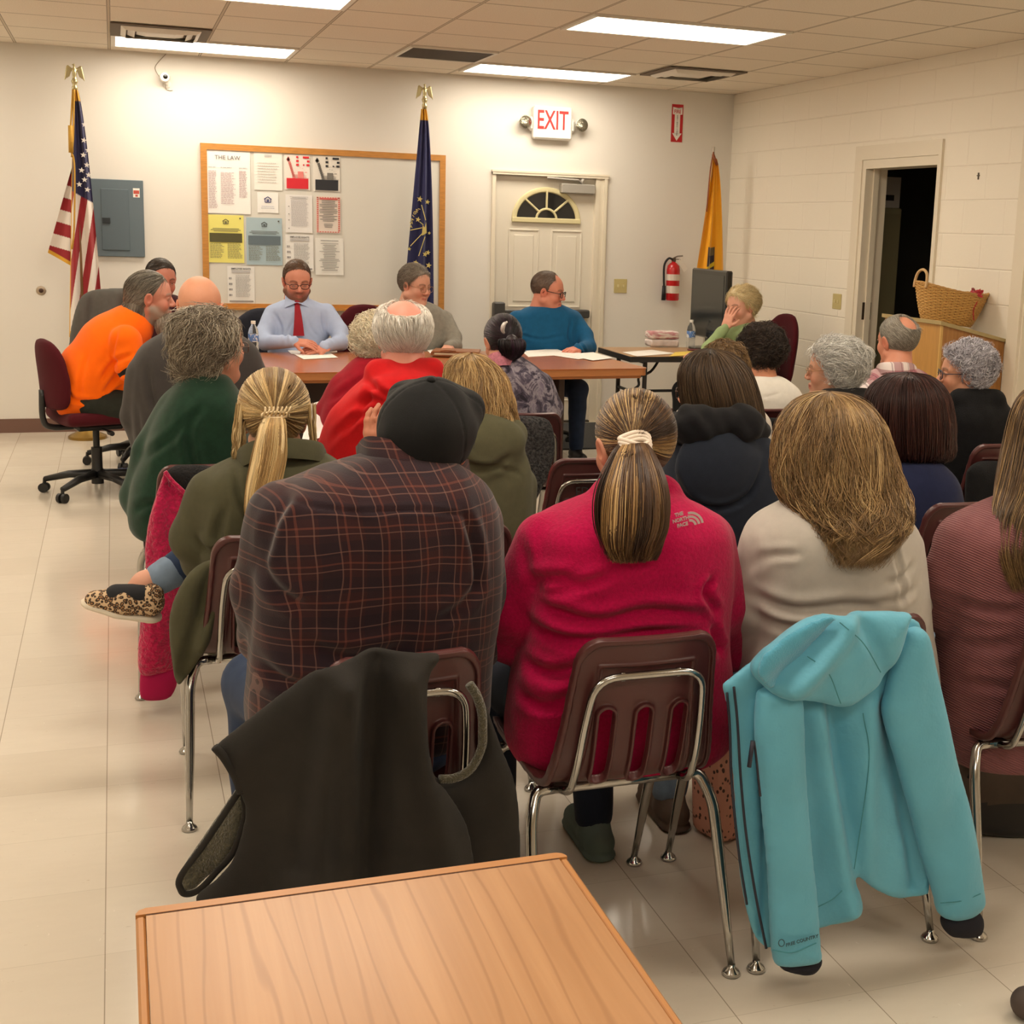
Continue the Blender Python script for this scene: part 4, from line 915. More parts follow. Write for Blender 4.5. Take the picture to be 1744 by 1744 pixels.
# ---- flags
def cloth_flag(name, P, label, colour, cols, H0, H1, wtop, wbot, left, ev, texts=None, fold=.02, seed=1):
    """colour(u,v)->rgb on hanging cloth; P pole base on floor"""
    r = empty('flag', (P[0], P[1], 0), 0, label, 'flag')
    nu, nv = 150, 260; us = np.linspace(0, 1, nu); vs = np.linspace(0, 1, nv); U, Vv = np.meshgrid(us, vs, indexing='ij')
    w_ = wtop+(wbot-wtop)*Vv**.75; x = left(Vv)+U*w_; z = H0-(H0-ev(U))*Vv
    y = fold*(np.sin(U*cols*2*PI+2*Vv+seed)*(.25+.75*Vv)+.4*np.sin(U*cols*PI*3.1+seed*2))-.02
    A = np.stack([x, y, z], -1); B = A+np.array([0, .0025, 0])
    idx = np.arange(nu*nv).reshape(nu, nv); f1 = np.stack([idx[:-1, :-1], idx[:-1, 1:], idx[1:, 1:], idx[1:, :-1]], -1).reshape(-1, 4)[:, ::-1]
    V = np.vstack([A.reshape(-1, 3), B.reshape(-1, 3)]); F = np.vstack([f1, f1[:, ::-1]+nu*nv])
    c = np.vstack([colour(U, Vv, A).reshape(-1, 3)]*2)
    np_mesh('cloth', V, F, mat('flag_cloth', (200, 200, 200), .75, sheen=.2, fn=lambda t, c_: (t.color(t.attr()), t.bump(t.noise(t.coord(), 300, 2), .1, .001))), r, col=c)
    return r
def pole(r, H, eagle=True, col=None):
    MB().lathe([(0, 0), (.13, 0), (.13, .02), (.05, .06), (.02, .10), (0, .10)], seg=24).build('base', mat('flag_base_gold', (150, 120, 60), .3, .8), r, angle=.6)
    MB().tube([(0, 0, .08), (0, 0, H)], .012, 12).build('pole', col or mat('pole_wood', (120, 84, 48), .4), r, smooth=True)
    if eagle:
        g = mat('eagle_gold', (188, 176, 134), .28, .85)
        e = MB().lathe([(0, H-.03), (.016, H-.03), (.02, H), (.012, H+.012), (.02, H+.03), (.022, H+.04), (.01, H+.055), (0, H+.055)], seg=16).build('finial', g, r, smooth=True)
        b = [(Ell((0, 0, H+.095), (.014, .016, .035)), 'u', 0), (Cap((0, 0, H+.12), (0, -.006, H+.145), .008, .006), 'u', .006), (Cap((0, -.006, H+.147), (-.014, -.014, H+.143), .006, .002), 'u', .003), (Cap((0, .0, H+.08), (0, 0, H+.05), .010, .016), 'u', .008)]
        for sx in (-1, 1):
            b += [(Cap((sx*.01, 0, H+.11), (sx*.040, .005, H+.135), .008, .007, flat=((0, 1, 0), .5)), 'u', .006)]
            for k, (dx, dz) in enumerate(((.062, .045), (.054, .055), (.044, .06), (.034, .068))): b.append((Cap((sx*(.042-.006*k), .004, H+.13-.004*k), (sx*dx, .006, H+dz), .009, .004, flat=((0, 1, 0), .5)), 'u', .004))
        V, F = sdf_mesh(b, .003); np_mesh('eagle', V, F, g, r)
RD, WH, NV_, GD = lin((150, 24, 34)), lin((228, 218, 208)), lin((32, 30, 74)), lin((214, 160, 40))
# striped flag: front fold with stars, back fold at left with horizontal-looking stripes
PU = (at(133, 300, -.33)[0], -.33)
def px_of(dx, p=PU): return dx
def us_front(U, V, A):
    c = np.zeros(U.shape+(3,)); c[:] = NV_
    k = np.floor((A[..., 0]*21.7-A[..., 2]*3.9+.3)) % 2
    st = np.where((k == 0)[..., None], np.array(RD), np.array(WH)); can = V > .40+.06*U
    c[can] = st[can]
    c[V < .045] = GD
    Z = A[..., 2]; c[(V > .975)] = GD; c[U < .03] = GD
    return c
r1 = cloth_flag('striped', PU, 'striped flag with white stars and gold fringe at the left end of the back wall', us_front, 2, 2.40, .72, .03, .23, lambda v: -.012-.085*v, lambda u: .72+.05*u, fold=.022)
pole(r1, 2.42)
def us_back(U, V, A):
    c = np.zeros(U.shape+(3,)); k = np.floor((A[..., 2]+.28*A[..., 0])*11.2+.5) % 2
    c[:] = np.where((k == 0)[..., None], np.array(RD), np.array(WH)); c[A[..., 2]+.28*A[..., 0] > 1.83] = NV_; c[V > .965] = GD; c[U > .96] = GD
    return c
nu, nv = 60, 160; U, Vv = np.meshgrid(np.linspace(0, 1, nu), np.linspace(0, 1, nv), indexing='ij')
zt = 1.98; A = np.stack([-.205*Vv**1.0*(1-U)+.0*U-.01, .03+.015*np.sin(U*7), zt-(zt-1.235)*Vv*(.84+.16*(1-0*U))-.10*U*Vv*0], -1); A[..., 2] = zt-(zt-1.30)*Vv-.12*U*Vv
idx = np.arange(nu*nv).reshape(nu, nv); f1 = np.stack([idx[:-1, :-1], idx[:-1, 1:], idx[1:, 1:], idx[1:, :-1]], -1).reshape(-1, 4)[:, ::-1]
np_mesh('cloth_rear_fold', np.vstack([A.reshape(-1, 3), A.reshape(-1, 3)+V3(0, .003, 0)]), np.vstack([f1, f1[:, ::-1]+nu*nv]), mat('flag_cloth'), r1, col=np.vstack([us_back(U, Vv, A).reshape(-1, 3)]*2))
def star(mb, x, z, rad, y, rot=0):
    P = [(x+(rad if k % 2 == 0 else rad*.42)*math.sin(rot+k*PI/5), z+(rad if k % 2 == 0 else rad*.42)*math.cos(rot+k*PI/5)) for k in range(10)]
    mb.prism([(a, b) for a, b in P], .0015, Matrix.Translation((0, y, 0)) @ Matrix.Rotation(PI/2, 4, 'X'))
sm = MB(); 
for px, py in ((144, 212), (143, 239), (142, 264), (148, 281), (139, 290), (144, 306), (135, 314), (149, 323), (150, 256), (151, 298)):
    p = at(px, py, PU[1]-.052); star(sm, p[0]-PU[0], p[2], .021, -.052, .1*(px % 3))
sm.build('star', tag and mat('star_white', (232, 226, 220), .7), r1)['kind'] = 'stuff'
MB().tube(smooth_path([(-.012, -.035, 2.40), (-.03, -.05, 2.2), (-.045, -.055, 2.02), (-.02, -.055, 1.9), (-.035, -.055, 1.5), (-.055, -.055, 1.33)], 40), .006, 6).tube(smooth_path([(-.004, -.045, 2.40), (-.02, -.055, 2.1), (-.035, -.06, 1.95)], 20), .006, 6).tube([(-.035, -.058, 2.16), (-.038, -.058, 1.98)], .016, 8).build('gold_cord', mat('gold_cord', (196, 148, 48), .6, bump=(300, .8, .004)), r1, smooth=True)
# navy flag
PI2 = (at(722, 300, -.30)[0], -.30)
def in_col(U, V, A): c = np.zeros(U.shape+(3,)); c[:] = lin((30, 32, 82)); c[V < .05] = GD; return c
r2 = cloth_flag('navy', PI2, 'dark navy flag with gold stars and torch rays in front of the whiteboard frame', in_col, 2, 2.42, .75, .04, .26, lambda v: -.030-.150*v, lambda u: .75+0*u, fold=.018, seed=3)
pole(r2, 2.45)
sm = MB(); yb = -.052
def rel(px, py): p = at(px, py, PI2[1]+yb); return p[0]-PI2[0], p[2]
for px, py, s_ in ((715, 339, .024), (728, 344, .02), (712, 374, .022), (724, 427+6, .022), (708, 447, .02), (730, 452, .024), (697, 424, .016), (731, 397, .014), (729, 430, .02)): x, z = rel(px, py); star(sm, x, z, s_, yb, .2)
for a, b in (((718, 349), (725, 375)), ((699, 392), (719, 388)), ((699, 419), (719, 398)), ((713, 436), (724, 403)), ((715, 378), (721, 383))):
    (x0, z0), (x1, z1) = rel(*a), rel(*b); sm.tube([(x0, yb, z0), (x1, yb, z1)], .003, 4)
for px, py, an in ((714, 356, .3), (710, 359, .15), (706.5, 363, -.1), (704, 368, -.35), (702, 374, -.6), (700.5, 380, -.9), (700, 386, -1.2)):
    x, z = rel(px, py); i_ = ((714, 'I'), (710, 'N'), (706.5, 'D'), (704, 'I'), (702, 'A'), (700.5, 'N'), (700, 'A')); ch = dict(i_)[px]
    sm.text(ch, Matrix.Translation((x, yb-.001, z)) @ Matrix.Rotation(PI/2, 4, 'X') @ Matrix.Rotation(PI/3-an*-.9, 4, 'Z') @ Matrix.Diagonal((-1, 1, 1, 1)), .028, .0008, bold=.0008)
x, z = rel(723, 390); sm.prism([(x-.02, z-.05), (x+.016, z-.03), (x+.012, z+.05), (x+.0, z+.01), (x-.014, z+.03)], .002, Matrix.Translation((0, yb, 0)) @ Matrix.Rotation(PI/2, 4, 'X'))
sm.build('gold_emblem', mat('emblem_gold', (204, 186, 110), .6), r2)
# yellow flag
PY3 = (at(1213, 300, -.40)[0], -.40)
def ye_col(U, V, A):
    c = np.zeros(U.shape+(3,)); c[:] = lin((238, 166, 16)); m = (U > .30) & (U < .62) & (V > .66); c[m] = lin((52, 40, 52)); m2 = m & (np.abs(V-.80+.12*(U-.5)) < .016); c[m2] = lin((226, 196, 40)); m3 = (U > .33) & (U < .6) & (V > .66) & (V < .72); c[m3] = lin((120, 104, 70)); return c
r3 = cloth_flag('yellow', PY3, 'plain golden yellow flag on a pole in the right corner', ye_col, 2.2, 2.17, 1.12, .03, .27, lambda v: -.012-.11*v, lambda u: 1.12+.02*np.cos(u*7), fold=.022, seed=5)
pole(r3, 2.26, False, mat('pole_ivory', (200, 190, 176), .4)); 
MB().tube(smooth_path([(-.012, -.03, 2.22), (-.035, -.04, 2.1), (-.045, -.045, 1.98), (-.055, -.045, 1.75)], 20), .006, 6).tube([(-.02, -.04, 2.2), (.02, -.04, 2.12)], .012, 6).build('brown_cord', mat('brown_cord', (140, 74, 40), .7), r3, smooth=True)
# ================================================================== PEOPLE: library
def skin_fn(t, c):
    a = t.attr(); t.color(t.mix(t.math('MULTIPLY', t.noise(t.coord(), 60, 3), .12), a, lin((170, 92, 72)))); t.b.inputs['Subsurface Weight'].default_value = .0
    t.bump(t.noise(t.coord(), 180, 3), .12, .002)
M_skin = mat('skin', (214, 160, 130), .5, spec=.35, fn=skin_fn)
def hair_fn(t, c): t.color(t.attr()); t.b.inputs['Roughness'].default_value = .42
M_hair = mat('hair', (100, 80, 60), .45, spec=.45, fn=hair_fn)
def Rm(yaw=0, pitch=0, roll=0):
    return np.array((Matrix.Rotation(yaw, 3, 'Z') @ Matrix.Rotation(pitch, 3, 'X') @ Matrix.Rotation(roll, 3, 'Y')))
class Part:
    """collects V,F,colour pieces for one mesh"""
    def __init__(s): s.V = []; s.F = []; s.C = []; s.n = 0
    def add(s, V, F, C):
        if len(V) == 0: return
        if F.shape[1] == 3: F = np.hstack([F, F[:, 2:3]])
        s.V.append(V); s.F.append(F+s.n); C = np.asarray(C, float); s.C.append(np.tile(C, (len(V), 1)) if C.ndim == 1 else C); s.n += len(V)
    def build(s, name, m, parent=None, origin=None):
        V = np.vstack(s.V)
        return np_mesh(name, V, np.vstack(s.F), m, parent, np.vstack(s.C))
def sphere(c, r, n=12, m=8):
    V = []; F = []
    for i in range(m+1):
        for j in range(n): a, b = PI*i/m, 2*PI*j/n; V.append((c[0]+r*math.sin(a)*math.cos(b), c[1]+r*math.sin(a)*math.sin(b), c[2]+r*math.cos(a)))
    for i in range(m):
        for j in range(n): F.append((i*n+j, (i+1)*n+j, (i+1)*n+(j+1) % n, i*n+(j+1) % n))
    return np.array(V), np.array(F)
def head_geo(skin, s=1.0, fem=False, neck=None, brow=None, lips=(176, 92, 84), beard=None, old=0, h=.0042, fat=0.0, neck_r=.055, mouth_open=0, stub=None):
    """head in its own frame: x right, y forward, z up; origin between the ears"""
    jw = .042 if fem else .047; jw += fat
    P = [(Ell((0, -.018, .034), (.076, .098, .088)), 'u', 0), (Ell((0, .030, .030), (.066, .058, .066)), 'u', .02), (Ell((0, .030, -.045), (.056+fat, .055, .070)), 'u', .03)]
    P += [(Cap((sx*(jw+.006), -.002, -.055), (0, .070, -.100), .020+fat*.5, .019+fat*.3), 'u', .02) for sx in (-1, 1)]
    P += [(Ell((sx*.036, .058, -.030), (.024+fat*.5, .024, .026)), 'u', .02) for sx in (-1, 1)]
    P += [(Cap((sx*.014, .083, .024), (sx*.050, .064, .020), .0075 if fem else .0095, .007), 'u', .012) for sx in (-1, 1)]
    P += [(Ell((sx*.032, .096, .002), (.019, .016, .013)), 's', .012) for sx in (-1, 1)]
    P += [(Cap((0, .086, .012), (0, .104, -.026), .0065, .0105 if fem else .0125), 'u', .010)]+[(Ell((sx*.012, .094, -.031), (.0085, .012, .008)), 'u', .006) for sx in (-1, 1)]
    P += [(Cap((sx*.020, .078, -.060), (0, .088, -.058), .006, .008), 'u', .006) for sx in (-1, 1)]+[(Cap((sx*.018, .077, -.070), (0, .086, -.071), .007, .009), 'u', .006) for sx in (-1, 1)]
    P += [(Cap((-.022, .086, -.0645), (.022, .086, -.0645), .0022, .0022), 's', .003), (Ell((0, .080, -.104), (.018, .014, .014)), 'u', .012)]
    for sx in (-1, 1):
        P += [(Ell((sx*.080, -.008, -.006), (.009, .021, .034), Rm(0, -.15, sx*.25)), 'u', .004), (Ell((sx*.088, -.004, -.002), (.006, .012, .020), Rm(0, -.15, sx*.25)), 's', .005)]
        P += [(Ell((sx*.031, .0755, .002), (.0145, .0115, .0115)), 'u', .003)]
    nk = V3(0, -.035, -.17)/1.0 if neck is None else V3(neck)/s
    P += [(Cap((0, -.020, -.055), nk, neck_r*.98, neck_r*1.15), 'u', .02)]
    if fat: P += [(Cap((0, .03, -.105), (0, .0, -.14), .045, .05), 'u', .03)]
    V, F = sdf_mesh(P, h)
    x, y, z = V[:, 0], V[:, 1], V[:, 2]; C = np.tile(np.array(lin(skin)), (len(V), 1))
    def blend(w_, c): 
        w2 = np.clip(w_, 0, 1)[:, None]; C[:] = C*(1-w2)+np.array(lin(c))*w2
    g = lambda cx, cy, cz, r: np.exp(-((x-cx)**2+(y-cy)**2+(z-cz)**2)/r**2)
    red = (min(255, skin[0]+6), int(skin[1]*.74), int(skin[2]*.72))
    for sx in (-1, 1): blend(.35*g(sx*.042, .075, -.03, .025), red); blend(.4*g(sx*.086, -.005, -.005, .03), red)
    blend(.4*g(0, .112, -.03, .016), red)
    blend(.9*np.exp(-((np.abs(z+.0645)/.0075)**2))*((np.abs(x) < .023) & (y > .072)), lips)
    for sx in (-1, 1): blend(.55*g(sx*.032, .085, -.010, .014), tuple(int(v*.72) for v in skin))
    bc = brow or (96, 74, 58)
    for sx in (-1, 1):
        t = (sx*x-.012)/.040; zz = .021+.006*np.sin(np.clip(t, 0, 1)*PI); blend(.85*np.exp(-((z-zz)/.0042)**2)*((t > 0) & (t < 1) & (y > .05)), bc)
    if stub is not None:
        m = np.clip((-.028-z)/.015, 0, 1)*np.clip((y+.015)/.02, 0, 1)*np.clip((z+.135)/.01, 0, 1); mo = 1-np.exp(-((x/.021)**2+((z+.065)/.010)**2)); blend(.92*m*mo*np.clip(1.2-g(0, .1, -.03, .022)*1.3, 0, 1)*np.clip(1-1.2*g(.046, .065, -.035, .025)-1.2*g(-.046, .065, -.035, .025), 0, 1), stub)
    out = Part(); out.add(V*s, F, C)
    for sx in (-1, 1):
        e = V3(sx*.031, .0772, .0008)*s; V2, F2 = sphere(e, .0098*s, 14, 10); c2 = np.tile(lin((226, 216, 206)), (len(V2), 1)); dd = V2-e; m = dd[:, 1] > .0078*s; c2[m] = lin((60, 44, 34)); out.add(V2, F2, c2)
        # upper lid
        P2 = [V3(sx*.031+.0145*math.cos(a), .0800+.006*math.sin(a), .0035+.0075*math.sin(a))*s for a in np.linspace(0.1, PI-.1, 7)]
        mb = MB().tube(P2, .0030*s, 6); out.add(np.array(mb.v), np.array([f if len(f) == 4 else (f[0], f[1], f[2], f[2]) for f in mb.f if len(f) == 4]), np.array(lin(tuple(int(v*.86) for v in skin))))
    return out
def xf(P, R, c):
    for i in range(len(P.V)): P.V[i] = P.V[i] @ R.T+c
    return P
def strand_mesh(P, rad, col, seg=3, taper=.25):
    """P (N,M,3), rad (N,) or float, col (N,3)"""
    N, M = P.shape[:2]; T = np.gradient(P, axis=1); T /= np.linalg.norm(T, axis=2)[..., None]+1e-9
    ref = np.zeros_like(T); ref[..., 0] = .37; ref[..., 1] = .81; ref[..., 2] = .45
    u = np.cross(T, ref); u /= np.linalg.norm(u, axis=2)[..., None]+1e-9; v = np.cross(T, u)
    t = np.linspace(0, 1, M); w_ = np.clip(np.minimum(1, (1-t)*4), taper, 1)*np.clip(.5+t*6, 0, 1); r = np.broadcast_to(np.asarray(rad), (N,))[:, None]*w_[None]
    V = np.stack([P+(u*math.cos(2*PI*k/seg)+v*math.sin(2*PI*k/seg))*r[..., None] for k in range(seg)], 2)  # N,M,seg,3
    idx = np.arange(N*M*seg).reshape(N, M, seg); nx = np.roll(idx, -1, 2)
    F = np.stack([idx[:, :-1], nx[:, :-1], nx[:, 1:], idx[:, 1:]], -1).reshape(-1, 4)
    C = np.repeat(np.asarray(col)[:, None], M*seg, 1).reshape(-1, 3)
    return V.reshape(-1, 3), F, C
def pal(cols, n, rng, noise=.12, w_=None):
    c = np.array([lin(x) for x in cols]); i = rng.choice(len(cols), n, p=w_); r = c[i]*(1+rng.normal(0, noise, (n, 1))); return np.clip(r, 0, 1)
def hair_short(part, R, c, s, cols, size=(.084, .106, .096), cen=(0, -.018, .036), line=(.8, -.6, .012), zmin=-.085, bald=None, L=.03, lift=.25, comb=(0, -.5, -.6), curl=0, cr=.006, n=1600, lump=.0, seed=1, rad=.0011, extra=None, w_=None, noise_=.12, spill=0, h=.005, flow='comb'):
    """hair shell + strands on a scalp, in head frame"""
    rng = np.random.default_rng(seed); pr = [(Ell(cen, size), 'u', 0)]; n = int(n*2.6); rad = rad*.60
    if extra: pr += extra
    def post(f, X, Y, Z):
        g = line[0]*Y+line[1]*Z-line[2]; f = smax(f, g.astype(np.float32), .012); f = smax(f, (zmin-Z).astype(np.float32), .02)
        if bald is not None: bc, br = bald; d = br-np.sqrt(((X-bc[0])/1.0)**2+((Y-bc[1])/1.25)**2+(Z-bc[2])**2); f = smax(f, d.astype(np.float32), .012)
        return f
    V, F = sdf_mesh(pr, h, post=post)
    if len(V) == 0: return
    N = vnormals(V, F)
    if lump: V = V+N*(lump*fbm(V+seed, 34, 2, seed))[:, None]; N = vnormals(V, F)
    base = np.array([lin(x) for x in cols]).mean(0)*.8
    cc = base*(1+.25*vnoise(V, 80, seed)[:, None]); part.add((V*s) @ R.T+c, F, np.clip(cc, 0, 1))
    k = rng.integers(0, len(V), n*2); outer = ((V[k]-np.array(cen))*N[k]).sum(1) > .01; k = k[outer][:n]; n = len(k)
    p = V[k].copy(); nn = N[k]; M = 9; P = np.zeros((n, M, 3)); cb = np.array(comb, float)
    if flow == 'whorl': d0 = np.stack([p[:, 0]*6+0*p[:, 1], (p[:, 1]+.04)*5, -.6-0*p[:, 0]], 1)
    else: d0 = np.tile(cb, (n, 1))+.0
    wn = np.stack([vnoise(p*1.0, 26, seed+j) for j in range(3)], 1); d0 = d0+wn*(.35+.45*curl)+rng.normal(0, .10+.06*(curl > 0), (n, 3))
    d0 -= nn*(d0*nn).sum(1)[:, None]; d0 /= np.linalg.norm(d0, axis=1)[:, None]+1e-9
    b = np.cross(nn, d0); ph = rng.uniform(0, 2*PI, n); Ln = L*rng.uniform(.6, 1.25, n); fr = rng.uniform(.8, 1.5, n)
    for j in range(M):
        t = j/(M-1); sag = .0; q = p+nn*((lift*Ln*(t-.75*t*t))[:, None])+d0*((Ln*t)[:, None])-nn*((Ln*t)**2*5.0)[:, None]*(1-lift)
        if curl: q = q+b*(cr*np.sin(fr*2*PI*t*curl+ph)-cr*np.sin(ph))[:, None]+nn*(cr*np.cos(fr*2*PI*t*curl+ph)-cr*np.cos(ph))[:, None]*.7
        P[:, j] = q
    Vs, Fs, Cs = strand_mesh((P*s) @ R.T+c, rad*s*rng.uniform(.7, 1.5, n), pal(cols, n, rng, noise_, w_)); part.add(Vs, Fs, Cs)
def hair_long(part, lv, cols, n=2500, M=26, n_sq=2.1, wave=.006, wf=3.0, seed=1, rad=.0012, spread=.006, part_shift=(0, 0), w_=None, core=.88, phi=(0, 2*PI), endvar=.12, zc=None, clump=.5, curl_end=0.0):
    """hair falling over a stack of ellipses (z,cx,cy,a,b) from crown to tips, world space"""
    n = int(n*1.8); rad = rad*.70; rng = np.random.default_rng(seed); L = np.array(sorted(lv, key=lambda q: -q[0]), float)
    t0 = np.linspace(0, 1, len(L)); tt = np.linspace(0, 1, 80)
    ln = np.concatenate([[0], np.cumsum(np.linalg.norm(np.diff(L[:, [0, 3]], axis=0), axis=1))]); ln /= ln[-1]
    D = smooth_path(L, 80); tt = np.linspace(0, 1, 80)
    lo = Loft([tuple(q) for q in L], 2.1, inflate=0); lo.a = lo.a*core; lo.b = lo.b*core
    V, F = sdf_mesh([(lo, 'u', 0)], .009); base = np.array([lin(x) for x in cols]).mean(0)*.8; part.add(V, F, base)
    ncl = max(20, int(n/9)); cph = rng.uniform(phi[0], phi[1], ncl); cid = rng.integers(0, ncl, n)
    cw = rng.uniform(0, 2*PI, ncl); cfr = rng.uniform(.7, 1.3, ncl); camp = rng.uniform(.3, 1.4, ncl)
    ph = cph[cid]+rng.normal(0, .055, n); T = np.linspace(0.0, 1, M)[None]*(1-endvar*rng.random(n)[:, None]); T = T**.9
    g = lambda k: np.interp(T, tt, D[:, k])
    z, cx, cy, a, b = (g(k) for k in range(5)); a = np.abs(a); b = np.abs(b)
    lay = 1-rng.random(n)[:, None]*.22*np.clip(T*2, .2, 1)
    wv = wave*camp[cid][:, None]*np.clip(T*1.6-.25, 0, 1); dphi = wv/np.maximum(a, .03)*np.sin(2*PI*wf*cfr[cid][:, None]*T+cw[cid][:, None])
    dr = wv*.8*np.cos(2*PI*wf*cfr[cid][:, None]*T+cw[cid][:, None]*1.7)
    tip = np.clip(T-.7, 0, 1)/.3*rng.normal(0, 1, (n, 1))*spread
    an = ph[:, None]+dphi; co, si = np.cos(an), np.sin(an)
    k = (np.abs(co)**n_sq+np.abs(si)**n_sq)**(-1/n_sq)
    x = cx+(a*lay+dr+tip)*co*k+part_shift[0]*(1-np.clip(T*4, 0, 1)); y = cy+(b*lay+dr+tip)*si*k+part_shift[1]*(1-np.clip(T*4, 0, 1))
    P = np.stack([x, y, z+rng.normal(0, .003, (n, 1))], 2)
    col = (.75*pal(cols, ncl, rng, .08, w_)[cid]+.25*np.array([lin(x) for x in cols]).mean(0))*(1+rng.normal(0, .10, (n, 1)))
    Vs, Fs, Cs = strand_mesh(P, rad*rng.uniform(.6, 1.5, n), np.clip(col, 0, 1)); part.add(Vs, Fs, Cs)
def hair_pony(part, R, c, s, tie, tail, cols, n=1800, seed=1, rad=.0011, size=(.083, .106, .097), cen=(0, -.018, .036), w_=None, wave=.004, tail_n=1200, tail_sq=2.0):
    """hair swept over the skull to a tie (world point), then a tail through tail=[(x,y,z,r)...] (world)"""
    n = int(n*1.6); tail_n = int(tail_n*1.6); rad = rad*.75; rng = np.random.default_rng(seed); cen = np.array(cen); size = np.array(size)
    pr = [(Ell(cen, size*.985), 'u', 0)]
    tl = (np.array(tie)-c) @ R/s
    def post(f, X, Y, Z):
        f = smax(f, (.8*Y-.6*Z-.012).astype(np.float32), .012); return smax(f, (-.075-.3*np.abs(X)-Z).astype(np.float32), .02)
    V, F = sdf_mesh(pr+[(Cap(cen+(tl-cen)*.5, tl, .035, .008), 'u', .012)], .005, post=post); base = np.array([lin(x) for x in cols]).mean(0)*.85; part.add((V*s) @ R.T+c, F, base)
    u = rng.normal(0, 1, (n*4, 3)); u /= np.linalg.norm(u, axis=1)[:, None]; p = cen+u*size; ok = (.8*p[:, 1]-.6*p[:, 2] < .016) & (.8*p[:, 1]-.6*p[:, 2] > -.055-.03*rng.random(len(p))) | ((p[:, 2] < -.02) & (p[:, 2] > -.08) & (.8*p[:, 1]-.6*p[:, 2] < .012))
    u = u[ok][:n]; n = len(u); tu = (tl-cen)/size; tn = np.linalg.norm(tu); tuu = tu/tn; M = 14; P = np.zeros((n, M, 3))
    om = np.arccos(np.clip(u@tuu, -1, 1))[:, None]; ncl = 160; cid = rng.integers(0, ncl, n)
    lay = 1+rng.uniform(-.02, .035, (n, 1)); wob = rng.normal(0, .03, (n, 3))
    for j in range(M):
        t = j/(M-1); q = (np.sin((1-t)*om)*u+np.sin(t*om)*tuu)/(np.sin(om)+1e-6); q = q+wob*math.sin(PI*t); q /= np.linalg.norm(q, axis=1)[:, None]
        rr = lay*(1-t**5)+t**5*tn*rng.uniform(.96, 1.04, (n, 1)); P[:, j] = cen+q*size*np.maximum(rr, 1.0*(1-t**5)+0*rr)
    # colour by azimuth so streaks hold together
    az = (np.floor((np.arctan2(u[:, 0]-tuu[0], u[:, 2]-tuu[2])+PI)*14)).astype(int) % ncl
    cl = pal(cols, ncl, rng, .08, w_)
    Vs, Fs, Cs = strand_mesh((P*s) @ R.T+c, rad*s*rng.uniform(.7, 1.4, n), np.clip(cl[az]*(1+rng.normal(0, .12, (n, 1))), 0, 1)); part.add(Vs, Fs, Cs)
    tail = np.array(tail, float); D = smooth_path(tail, 60); tt = np.linspace(0, 1, 60); M = 24; nt = tail_n
    T = np.linspace(0, 1, M)[None]*(1-.30*rng.random(nt)[:, None]**2); ncl = 90; cid = rng.integers(0, ncl, nt); ca, cr_ = rng.uniform(0, 2*PI, ncl), np.sqrt(rng.random(ncl)); cw = rng.uniform(0, 2*PI, ncl)
    a = ca[cid]+rng.normal(0, .12, nt); rr_ = np.clip(cr_[cid]+rng.normal(0, .10, nt), 0, 1.05)
    g = lambda k: np.interp(T, tt, D[:, k]); X, Y, Z, Rr = (g(k) for k in range(4)); wv = wave*np.clip(T*2-.3, 0, 1)
    px = X+(Rr+np.clip(T-.75, 0, 1)*.05*rng.random((nt, 1)))*(rr_*np.cos(a))[:, None]+wv*np.sin(9*T+cw[cid][:, None]); py = Y+Rr*(rr_*np.sin(a))[:, None]*.62+wv*np.cos(8*T+cw[cid][:, None])
    Vs, Fs, Cs = strand_mesh(np.stack([px, py, Z+0*px], 2), rad*1.2*rng.uniform(.7, 1.5, nt), np.clip(pal(cols, ncl, rng, .10, w_)[cid]*(1+rng.normal(0, .12, (nt, 1))), 0, 1)); part.add(Vs, Fs, Cs)
    caps = [(Cap(D[i, :3], D[i+3, :3], D[i, 3]*.48, D[i+3, 3]*.48, flat=((0, 1, 0), .7)), 'u', .01) for i in range(18, 48, 3)]
    V, F = sdf_mesh(caps, .008); part.add(V, F, base)
# ---- hands
def hand_prims(wrist, R, curl=.5, spread=.1, right=True, s=1.0):
    """wrist point, R columns: x across palm (toward thumb side), y along fingers, z back of the hand up"""
    sx = 1; W = V3(wrist); T = lambda p: W+R @ (V3(p)*s)
    pr = [(Box3(T((0, .045, 0)), V3(.037, .045, .013)*s, .012*s, R), 'u', 0), (Cap(T((0, -.01, 0)), T((0, .03, 0)), .026*s, .028*s, flat=(R[:, 2], .62)), 'u', .012)]
    L = [(.030, .078), (.010, .086), (-.011, .080), (-.031, .066)]
    for i, (x, ln) in enumerate(L):
        b = V3(x, .085, 0); a = curl*.55; p = b; seg = (ln*.45, ln*.30, ln*.25); r = (.0092, .0085, .0076, .0066); ang = -a*.6; sp = (x/.03)*spread
        for k in range(3):
            d = V3(math.sin(sp)*math.cos(ang), math.cos(sp)*math.cos(ang), math.sin(ang)); q = p+d*seg[k]; pr.append((Cap(T(p), T(q), r[k]*s, r[k+1]*s), 'u', .0035 if k else .008)); p = q; ang -= a*1.1
    p = V3(.030, .022, -.004); d1 = V3(.72, .62, -.25); d1 /= np.linalg.norm(d1); q = p+d1*.036; pr.append((Cap(T(p), T(q), .0125*s, .0105*s), 'u', .01)); d2 = V3(.35, .85, -.35); d2 /= np.linalg.norm(d2); pr.append((Cap(T(q), T(q+d2*.032), .0102*s, .0085*s), 'u', .004))
    return pr
def axes(y, z):
    y = V3(y)/np.linalg.norm(y); z = V3(z); z = z-y*z.dot(y); z /= np.linalg.norm(z); x = np.cross(y, z); return np.stack([x, y, z], 1)
